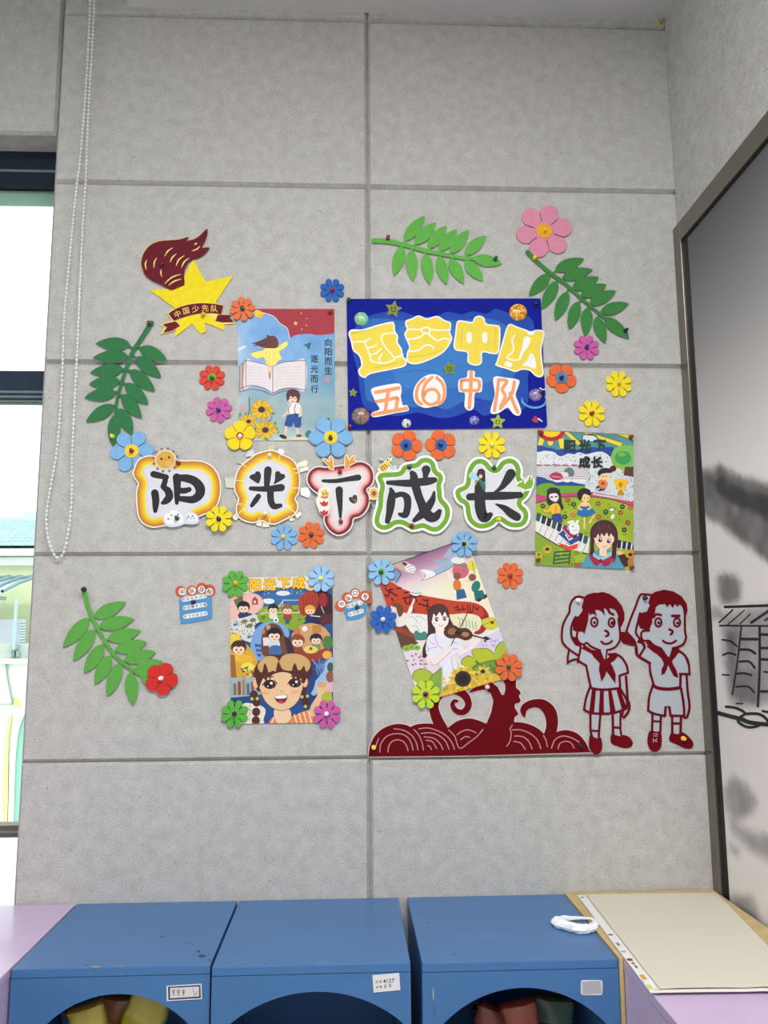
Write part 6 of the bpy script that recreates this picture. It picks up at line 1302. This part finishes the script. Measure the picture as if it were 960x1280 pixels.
a.plate(pairs((130, 155, 230, 95, 340, 58, 450, 36, 560, 28, 700, 38, 812, 60, 790, 172, 912, 172, 885, 215, 958, 282, 820, 292, 730, 262, 600, 160, 470, 170, 340, 205, 270, 245, 300, 320, 190, 380, 55, 408, 100, 330, 52, 290, 190, 245)), .0034, .0044, (240, 214, 110)); a.build('ribbon_backing', FOAM, emb)
a = Art(TR, .0044); o = cat(pairs((150, 160, 240, 105, 340, 68, 450, 46, 560, 38, 690, 46, 806, 66)), False, 3) + cat(pairs((784, 172, 690, 158, 580, 156, 470, 168, 350, 198, 215, 250)), False, 3); a.plate(o, .0044, .006, MR)
a.plate(pairs((205, 262, 240, 258, 290, 310, 190, 370, 85, 392, 130, 330, 80, 292)), .0044, .0052, MR); a.plate(pairs((740, 178, 905, 178, 885, 212, 935, 268, 790, 268, 715, 252)), .0044, .0052, MR); rb = a.build('ribbon', FOAM, emb)
b = Art(TR, .00605)
for ch, x, y, r in (('中', 258, 168, -24), ('国', 360, 130, -14), ('少', 475, 106, -7), ('先', 590, 98, 0), ('队', 700, 104, 5)): b.text(ch, x, y, 88, (228, 196, 110), .015, r)
b.build('ribbon_lettering', FOAM, rb)
pin(254.4, 394.6, .0052, (222, 190, 60), 'yellow pushpin under the ribbon of the torch emblem', (.1, .2)); pin(203.3, 331.4, .0062, (96, 24, 36), 'maroon pushpin in the flame of the torch emblem')

# ================================================================== RED WAVE CUT-OUT
W5 = lambda n: [(455 + n[i] / 6, 845 + n[i + 1] / 6) for i in range(0, len(n), 2)]
W6 = lambda n: [(590 + n[i] / 6, 845 + n[i + 1] / 6) for i in range(0, len(n), 2)]
RD = (100, 6, 16); PALE = (214, 196, 194)
p0 = (590, 925); wav = empty('wave_cutout', at(p0[0], p0[1], -.0006), 'dark red wave cut-out with curling crests under the violin drawing', 'wall decoration')
shapes = []
shapes.append(cat(W5((34, 606, 36, 570, 48, 515, 80, 450, 135, 398, 200, 368, 262, 359, 320, 368, 348, 384)), False, 3) + W5((420, 480, 420, 606)))
shapes.append(cat(W5((300, 420, 345, 384, 395, 363, 455, 356, 520, 360, 600, 378)), False, 3) + W5((760, 480, 760, 606, 300, 606)))
shapes.append(cat(W5((520, 470, 590, 420, 640, 380, 700, 338, 780, 318, 850, 330, 918, 358)), False, 3) + W5((990, 380, 990, 604, 520, 604)))
trunk = W6((60, 400, 110, 352, 145, 270, 160, 185, 140, 128, 100, 100, 40, 110, -20, 128, -12, 108, 60, 60, 130, 36)) + W6((160, 55, 195, 85, 222, 142, 240, 140, 250, 100, 248, 65, 236, 40, 250, 20, 330, 20)) + cat(W6((330, 55, 332, 90, 352, 104, 366, 130, 350, 150, 366, 182, 350, 202, 324, 208, 322, 240, 344, 275, 344, 292, 322, 304, 316, 340)), False, 2) + W6((330, 420, 330, 590, -20, 598))
shapes.append(trunk)
shapes.append(cat(W6((250, 372, 320, 346, 390, 352, 450, 370, 500, 398, 545, 440, 600, 520)), False, 3) + W6((640, 584, 250, 590)))
shapes.append(cat(W6((545, 500, 590, 450, 630, 422, 690, 406, 740, 411, 792, 432, 840, 480, 868, 528, 882, 562)), False, 3) + W6((900, 572, 520, 586)))
lines = [(W5((592, 400, 556, 340, 530, 270, 528, 210, 552, 160, 600, 120, 650, 106, 710, 116, 755, 145, 780, 190, 780, 232, 750, 268, 708, 270, 676, 245, 664, 214, 676, 188, 700, 188)), (78, 80, 72, 66, 60, 50, 52, 60, 58, 52, 50, 46, 42, 38, 34, 26, 20)),
         (W6((568, 470, 595, 400, 600, 330, 580, 262, 530, 215, 470, 205, 415, 222, 388, 250, 388, 285, 398, 308)), (80, 84, 90, 92, 78, 60, 56, 52, 34, 8))]
def foot(p): x, y = p; yb = 945.8 - (x - 461) * .0102 if x < 590 else 944.5 - (x - 590) * .0285; return (x, yb if y > 940.2 else y)
shapes = [[foot(p) for p in s_] for s_ in shapes]
a = Art(PX, .0006)
for s_ in shapes:
    a.plate(s_, .0006, .0016, PALE); a.ridge(s_ + [s_[0]], [2.6] * (len(s_) + 1), .0006, .0016, PALE)
smooth = []
for pl, ws in lines:
    q = cat([(p[0], p[1], w / 6) for p, w in zip(pl, ws)], False, 6); smooth.append(q); a.ridge([z[:2] for z in q], [z[2] + 2.6 for z in q], .0006, .0016, PALE)
a.build('backing_sheet', ACRYL, wav)
a = Art(PX, .0016)
for s_ in shapes: a.plate(s_, .0016, .0034, RD)
for q in smooth: a.ridge([z[:2] for z in q], [z[2] for z in q], .0016, .0034, RD)
wb = a.build('wave', ACRYL, wav)
b = Art(PX, .0035)
for n in ((180, 570, 186, 525, 212, 490, 252, 478, 292, 490, 318, 522, 330, 560), (118, 570, 128, 505, 175, 450, 248, 432, 312, 448, 350, 492, 368, 555), (84, 538, 98, 500, 110, 470), (225, 396, 300, 408, 360, 448, 392, 500, 404, 553), (375, 402, 410, 442, 435, 500, 445, 555), (412, 396, 482, 390, 562, 415, 622, 452, 660, 502, 678, 550), (430, 430, 502, 426, 562, 446, 612, 490, 638, 550), (450, 456, 520, 466, 568, 505, 592, 552), (466, 482, 512, 492, 545, 545), (478, 522, 495, 530, 505, 552), (635, 405, 680, 452, 716, 542, 785, 500, 850, 450, 892, 400), (698, 440, 740, 412, 790, 405, 840, 425), (726, 476, 760, 455, 792, 460)): q = W5(n); b.L((190, 132, 134), 1.35, *[c for p in q for c in p])
for n in ((302, 368, 286, 398, 294, 430, 284, 490, 260, 526), (302, 404, 362, 404, 430, 428, 480, 468, 504, 508, 516, 545), (320, 450, 380, 455, 425, 490, 450, 546), (312, 490, 360, 500, 388, 532, 398, 550), (535, 445, 555, 482, 566, 530), (596, 542, 620, 482, 668, 452, 720, 455, 770, 475, 802, 496), (645, 546, 660, 506, 700, 490, 740, 500, 766, 540)): q = W6(n); b.L((190, 132, 134), 1.35, *[c for p in q for c in p])
b.build('engraved_lines', ACRYL, wb)['kind'] = 'stuff'
pin(467.2, 934.2, .0035, (244, 206, 80), 'yellow pushpin at the left end of the red wave'); pin(608.9, 858.6, .0036, (240, 200, 214), 'pale pink pushpin at the crest of the red wave'); pin(725.3, 931.6, .0035, (30, 16, 60), 'navy pushpin at the right end of the red wave')

# ================================================================== SALUTING CHILDREN CUT-OUTS
J = lambda n: [(690 + n[i] / (960 / 190), 720 + n[i + 1] / (960 / 190)) for i in range(0, len(n), 2)]
GU = lambda n: [(695 + n[i] / 9.6, 730 + n[i + 1] / 9.6) for i in range(0, len(n), 2)]
BU = lambda n: [(775 + n[i] / 9.6, 730 + n[i + 1] / 9.6) for i in range(0, len(n), 2)]
GD = lambda n: [(695 + n[i] / (960 / 110), 810 + n[i + 1] / (960 / 110)) for i in range(0, len(n), 2)]
BD = lambda n: [(785 + n[i] / 9.14, 810 + n[i + 1] / 9.14) for i in range(0, len(n), 2)]
RK = (104, 6, 20); PK = (176, 181, 188)
def child(label, sil, polys, lns, rings, dots, whites, base):
    e = empty('child_cutout', at(base[0], base[1], -.0006), label, 'wall decoration', 'saluting children cut-outs')
    a = Art(PX, .0006); a.plate(cat(sil, True, 2), .0006, .0017, PK); a.build('backing_sheet', ACRYL, e)
    a = Art(PX, .0017)
    for q, sm in polys: a.plate(cat(q, True, 3) if sm else q, .0017, .0032, RK)
    for q, w, sm in lns: q = cat(q, False, 3) if sm else q; a.ridge(q, [w * 1.2] * len(q), .0017, .0032, RK)
    for (x, y, rx, ry) in rings: q = ell(x, y, rx, ry, 0, 18); q.append(q[0]); a.ridge(q, [2.4] * len(q), .0017, .0032, RK)
    for (x, y, r) in dots: a.plate(ell(x, y, r, r, 0, 12), .0017, .0032, RK)
    f = a.build('red_outline', ACRYL, e)
    b = Art(PX, .0033)
    for q, w in whites: b.L((200, 180, 184), w, *[c for p in q for c in p])
    b.build('cut_lines', ACRYL, f)['kind'] = 'stuff'
g = GU; gd = GD
child('dark red cut-out of a saluting girl in a striped skirt', J((190, 138, 152, 132, 118, 165, 106, 230, 68, 310, 60, 400, 90, 470, 96, 560, 170, 545, 218, 568, 240, 700, 198, 842, 240, 870, 240, 960, 232, 1040, 238, 1100, 278, 1132, 318, 1100, 318, 960, 308, 880, 372, 880, 372, 1055, 440, 1084, 500, 1082, 510, 1040, 470, 1008, 442, 990, 440, 900, 468, 896, 492, 850, 488, 760, 476, 640, 484, 590, 450, 515, 400, 486, 440, 425, 510, 440, 540, 470, 545, 450, 505, 385, 440, 352, 458, 285, 450, 210, 410, 145, 340, 102, 250, 108)),
      [(g((330, 162, 380, 124, 450, 104, 510, 104, 560, 94, 640, 118, 722, 172, 790, 260, 822, 350, 822, 430, 790, 502, 768, 525, 748, 420, 742, 368, 715, 318, 690, 300, 640, 290, 655, 330, 690, 372, 630, 345, 602, 300, 575, 292, 588, 382, 545, 325, 500, 308, 468, 312, 492, 392, 450, 352, 410, 372, 395, 338, 388, 430, 372, 500, 350, 570, 340, 604, 322, 572, 250, 572, 205, 555, 200, 480, 226, 402, 272, 384, 312, 330, 322, 296, 306, 290, 330, 200)), False),
       (g((178, 600, 205, 632, 245, 640, 265, 690, 305, 738, 240, 742, 200, 690)), False), (g((772, 580, 830, 578, 890, 618, 932, 700, 945, 745, 870, 732, 800, 706, 770, 650)), True),
       (g((330, 722, 430, 790, 522, 795, 560, 880, 590, 915, 640, 960, 540, 965, 450, 872, 425, 830, 320, 775)), False), (g((600, 905, 640, 875, 615, 832, 720, 825, 752, 858, 700, 918, 640, 960)), False),
       (gd((478, 150, 500, 118, 582, 118, 592, 160, 622, 210, 652, 290, 648, 388, 600, 320, 552, 256, 532, 310, 494, 368, 480, 290, 468, 240)), False),
       (gd((392, 455, 436, 460, 416, 712, 360, 706)), False), (gd((480, 462, 522, 462, 522, 716, 466, 716)), False), (gd((568, 462, 604, 456, 652, 700, 592, 712)), False), (gd((658, 452, 698, 446, 772, 650, 760, 668, 722, 680)), False),
       (gd((372, 950, 440, 985, 488, 975, 505, 1060, 492, 1130, 440, 1168, 388, 1130, 360, 1080, 360, 1010)), True), (gd((605, 940, 690, 962, 742, 948, 802, 975, 838, 1030, 822, 1075, 760, 1092, 680, 1076, 602, 1036)), True)],
      [(g((335, 165, 280, 150, 225, 165, 185, 215, 165, 280, 160, 340, 120, 410, 85, 490, 72, 570, 70, 650, 85, 710, 140, 770, 200, 815, 272, 862)), 2.3, True), (g((235, 395, 205, 450, 184, 520, 182, 600, 205, 670, 250, 722, 292, 745, 290, 800, 272, 880, 262, 935)), 2.3, True),
       (g((258, 580, 250, 640, 278, 700, 330, 726, 370, 706, 420, 750, 500, 785, 530, 795)), 2.2, True), (g((610, 795, 700, 765, 760, 690, 770, 600, 762, 520, 748, 420)), 2.2, True), (g((545, 690, 580, 716, 628, 714, 672, 685)), 2.2, True), (g((592, 560, 625, 578, 626, 612, 600, 626)), 2.4, True), (g((640, 340, 690, 368)), 2.4, False),
       (g((320, 770, 430, 825)), 1.6, False), (g((525, 800, 560, 885)), 1.8, False), (g((612, 800, 600, 890)), 1.6, False),
       (gd((140, 35, 128, 100, 130, 168)), 2.2, False), (gd((128, 160, 180, 132, 240, 122)), 2.4, True), (gd((240, 125, 262, 152, 330, 190, 350, 290, 376, 412)), 2.3, False), (gd((376, 412, 400, 442, 530, 455, 690, 438)), 2.6, True),
       (gd((652, 64, 720, 108, 770, 190, 786, 262)), 2.4, True), (gd((786, 270, 692, 302)), 2.4, False), (gd((692, 302, 700, 432)), 2.4, False), (gd((764, 310, 774, 450, 782, 560, 800, 620, 792, 690, 742, 758)), 2.6, True), (gd((742, 758, 728, 745)), 2.0, False), (gd((735, 690, 718, 748)), 1.8, False),
       (gd((372, 425, 330, 540, 306, 672)), 2.4, True), (gd((306, 672, 380, 708, 520, 716, 640, 706, 772, 660)), 2.4, True), (gd((700, 442, 772, 570, 770, 655)), 2.4, True), (gd((376, 712, 378, 900, 400, 985)), 2.4, True), (gd((484, 720, 466, 965)), 2.4, False), (gd((390, 902, 462, 906)), 2.2, False), (gd((618, 720, 624, 955)), 2.6, False), (gd((706, 700, 702, 870, 712, 945)), 2.2, True), (gd((636, 866, 704, 872)), 2.4, False)],
      [(g((460, 456))[0] + (4.2, 5.6)), (g((668, 462))[0] + (3.8, 5.5))], [g((462, 464))[0] + (1.9,), g((676, 468))[0] + (2.5,)],
      [(gd((412, 1045, 440, 1050, 468, 1042)), .9), (gd((415, 1078, 440, 1084, 460, 1078)), .9)], (744, 940))
g = BU; gd = BD
child('dark red cut-out of a saluting boy in shorts, next to the corner', J((555, 112, 535, 150, 478, 340, 500, 400, 540, 470, 530, 505, 612, 550, 640, 690, 602, 790, 606, 852, 632, 880, 630, 980, 602, 1040, 618, 1095, 655, 1112, 692, 1080, 692, 900, 750, 890, 748, 1050, 820, 1088, 880, 1088, 888, 1050, 822, 985, 826, 892, 862, 880, 874, 800, 862, 640, 874, 590, 850, 525, 800, 478, 770, 470, 842, 430, 852, 350, 846, 270, 860, 220, 832, 145, 780, 100, 710, 86, 640, 100, 600, 118)),
      [(g((370, 130, 420, 94, 530, 68, 640, 88, 742, 150, 802, 240, 812, 310, 800, 372, 768, 375, 756, 300, 738, 258, 705, 246, 698, 278, 660, 240, 632, 288, 600, 240, 558, 278, 545, 240, 470, 244, 430, 280, 420, 345, 388, 402, 386, 470, 362, 520, 350, 562, 300, 550, 240, 530, 218, 470, 236, 390, 252, 348, 322, 330, 356, 252, 340, 232, 352, 180)), False),
       (g((310, 705, 350, 672, 420, 738, 502, 765, 560, 850, 600, 905, 600, 965, 530, 965, 500, 892, 420, 822)), False), (g((628, 765, 702, 768, 724, 800, 640, 905, 600, 965, 588, 885)), False), (g((200, 700, 240, 640, 250, 700, 305, 715, 292, 770, 260, 720)), False),
       (gd((428, 100, 492, 100, 512, 180, 552, 250, 578, 342, 522, 320, 476, 230, 460, 188, 440, 250, 420, 290, 380, 314, 384, 240, 410, 190)), False),
       (gd((252, 948, 320, 956, 374, 962, 388, 1060, 370, 1150, 310, 1192, 250, 1160, 222, 1080, 228, 1000)), True), (gd((492, 968, 560, 985, 622, 962, 702, 1020, 748, 1090, 722, 1148, 640, 1142, 550, 1100, 472, 1056)), True)],
      [(g((375, 130, 300, 124, 250, 126, 215, 190, 180, 290, 130, 410, 76, 572)), 2.3, True), (g((240, 350, 212, 470, 190, 580, 232, 650, 290, 730, 290, 770, 238, 862)), 2.3, True), (g((75, 572, 165, 670, 200, 770, 205, 840, 230, 870, 362, 948)), 2.3, True),
       (g((778, 360, 780, 560, 792, 640, 760, 720, 690, 756, 632, 770)), 2.3, True), (g((350, 560, 272, 566, 252, 620, 282, 680, 345, 680, 400, 730, 490, 772)), 2.2, True), (g((402, 400, 432, 364, 490, 372)), 2.6, True), (g((628, 382, 712, 382)), 2.8, False), (g((592, 545, 628, 560, 628, 585, 608, 604)), 2.4, True), (g((515, 680, 560, 708, 620, 710, 672, 680)), 2.2, True),
       (g((712, 806, 780, 858, 824, 965)), 2.3, True), (g((330, 745, 420, 818)), 1.6, False),
       (gd((88, 0, 95, 70, 130, 105, 245, 170, 256, 290, 292, 412)), 2.4, False), (gd((190, 0, 130, 88)), 2.2, False), (gd((286, 424, 340, 456, 460, 470, 592, 454)), 3.4, True), (gd((602, 305, 596, 450)), 2.6, False), (gd((590, 40, 650, 85, 692, 170, 702, 284)), 2.3, True), (gd((592, 296, 706, 298)), 2.4, False), (gd((670, 310, 682, 500, 702, 640, 696, 720, 672, 790, 640, 792)), 2.5, True),
       (gd((280, 440, 242, 560, 230, 716)), 2.4, True), (gd((230, 716, 300, 750, 422, 776)), 2.4, True), (gd((422, 776, 430, 672, 472, 672, 486, 772)), 2.8, False), (gd((486, 772, 642, 776)), 2.4, False), (gd((606, 460, 636, 640, 642, 778)), 2.6, True), (gd((280, 760, 275, 955)), 2.4, False), (gd((376, 780, 370, 965)), 2.4, False), (gd((280, 836, 372, 840)), 2.0, False), (gd((505, 790, 506, 972)), 2.6, False), (gd((606, 790, 600, 965)), 2.6, False), (gd((510, 862, 602, 862)), 2.4, False)],
      [(g((460, 460))[0] + (4.0, 5.3)), (g((684, 460))[0] + (4.0, 5.3))], [g((464, 466))[0] + (1.9,), g((690, 468))[0] + (1.9,)],
      [(gd((290, 980, 340, 982)), .8), (gd((290, 1005, 335, 1006)), .8), (gd((290, 1035, 292, 1075)), 1.0), (gd((330, 1035, 312, 1060, 330, 1070)), .9)], (832, 938))
pin(722.2, 750.6, .0033, (238, 232, 232), 'white pushpin in the saluting hand of the cut-out girl'); pin(805.8, 747.6, .0033, (16, 18, 66), 'navy pushpin in the saluting hand of the cut-out boy'); pin(853.8, 923.0, .0033, (244, 196, 70), 'yellow pushpin in the shoe of the cut-out boy')

# ================================================================== SMALL SLOGAN TAGS
def slogan(cr, discs, plate_, caps, heads, label, pn):
    cx = sum(q[0] for q in discs) / len(discs); u, v = cr(cx, 500); e = empty('slogan_tag', at(u, v, -.0008), label, 'tag', 'slogan tags')
    a = Art(cr, .0008); a.plate(cat(pairs(plate_), True, 3), .0008, .0026, (84, 144, 192)); lo = a.build('blue_plate', CARD, e)
    for x, y, r in discs:
        a = Art(cr, .001); a.plate(ell(x, y, r, r, 0, 22), .001, .0031, (198, 92, 58)); a.build('red_disc', CARD, e)
    b = Art(cr, .0033)
    for n, tx in caps:
        b.K((234, 236, 240), 88, *n); L = len(tx); r = math.degrees(math.atan2(n[3] - n[1], n[2] - n[0]))
        for k, ch in enumerate(tx): t = (k + .0) / (L - 1); b.text(ch, n[0] + (n[2] - n[0]) * t, n[1] + (n[3] - n[1]) * t, 66, (90, 74, 76), .01, r)
    for x, y, ch, r in heads: b.E((240, 234, 230), x, y, 72, n=22); b.text(ch, x, y, 104, (50, 44, 52), .02, r)
    b.build('lettering', CARD, lo); pin(*pn)
slogan(crop(215, 722, 16), [(172, 272, 108), (396, 262, 106), (592, 212, 112), (742, 262, 128)], (145, 440, 155, 700, 165, 895, 205, 925, 310, 912, 560, 872, 760, 830, 802, 775, 800, 560, 800, 430, 740, 380, 500, 370, 250, 390), [((230, 440, 655, 368), '团结向前健步'), ((255, 608, 655, 540), '积极思考力量'), ((265, 780, 670, 715), '学习向前迈步')],
       [(205, 282, '中', -4), (405, 262, '队', -6), (594, 238, '目', 22), (748, 282, '标', 26)], 'left slogan tag, red discs over a blue plate with three lines', (241.7, 752.6, .0035, NAV_P, 'navy pushpin in the left slogan tag'))
slogan(crop(415, 730, 16), [(165, 435, 108), (300, 272, 108), (460, 190, 104), (662, 242, 112), (742, 320, 66)], (240, 560, 250, 500, 330, 440, 480, 400, 620, 370, 690, 440, 690, 540, 655, 625, 540, 685, 420, 715, 300, 716, 275, 650), [((335, 445, 575, 375), '积极向上'), ((362, 608, 595, 540), '快乐成长')],
       [(195, 400, '中', -30), (335, 280, '队', -18), (464, 185, '口', 0), (662, 255, '号', 20)], 'right slogan tag, fan of red discs over a small blue plate', (446.2, 758.6, .0035, GRN_P, 'green pushpin in the right slogan tag'))
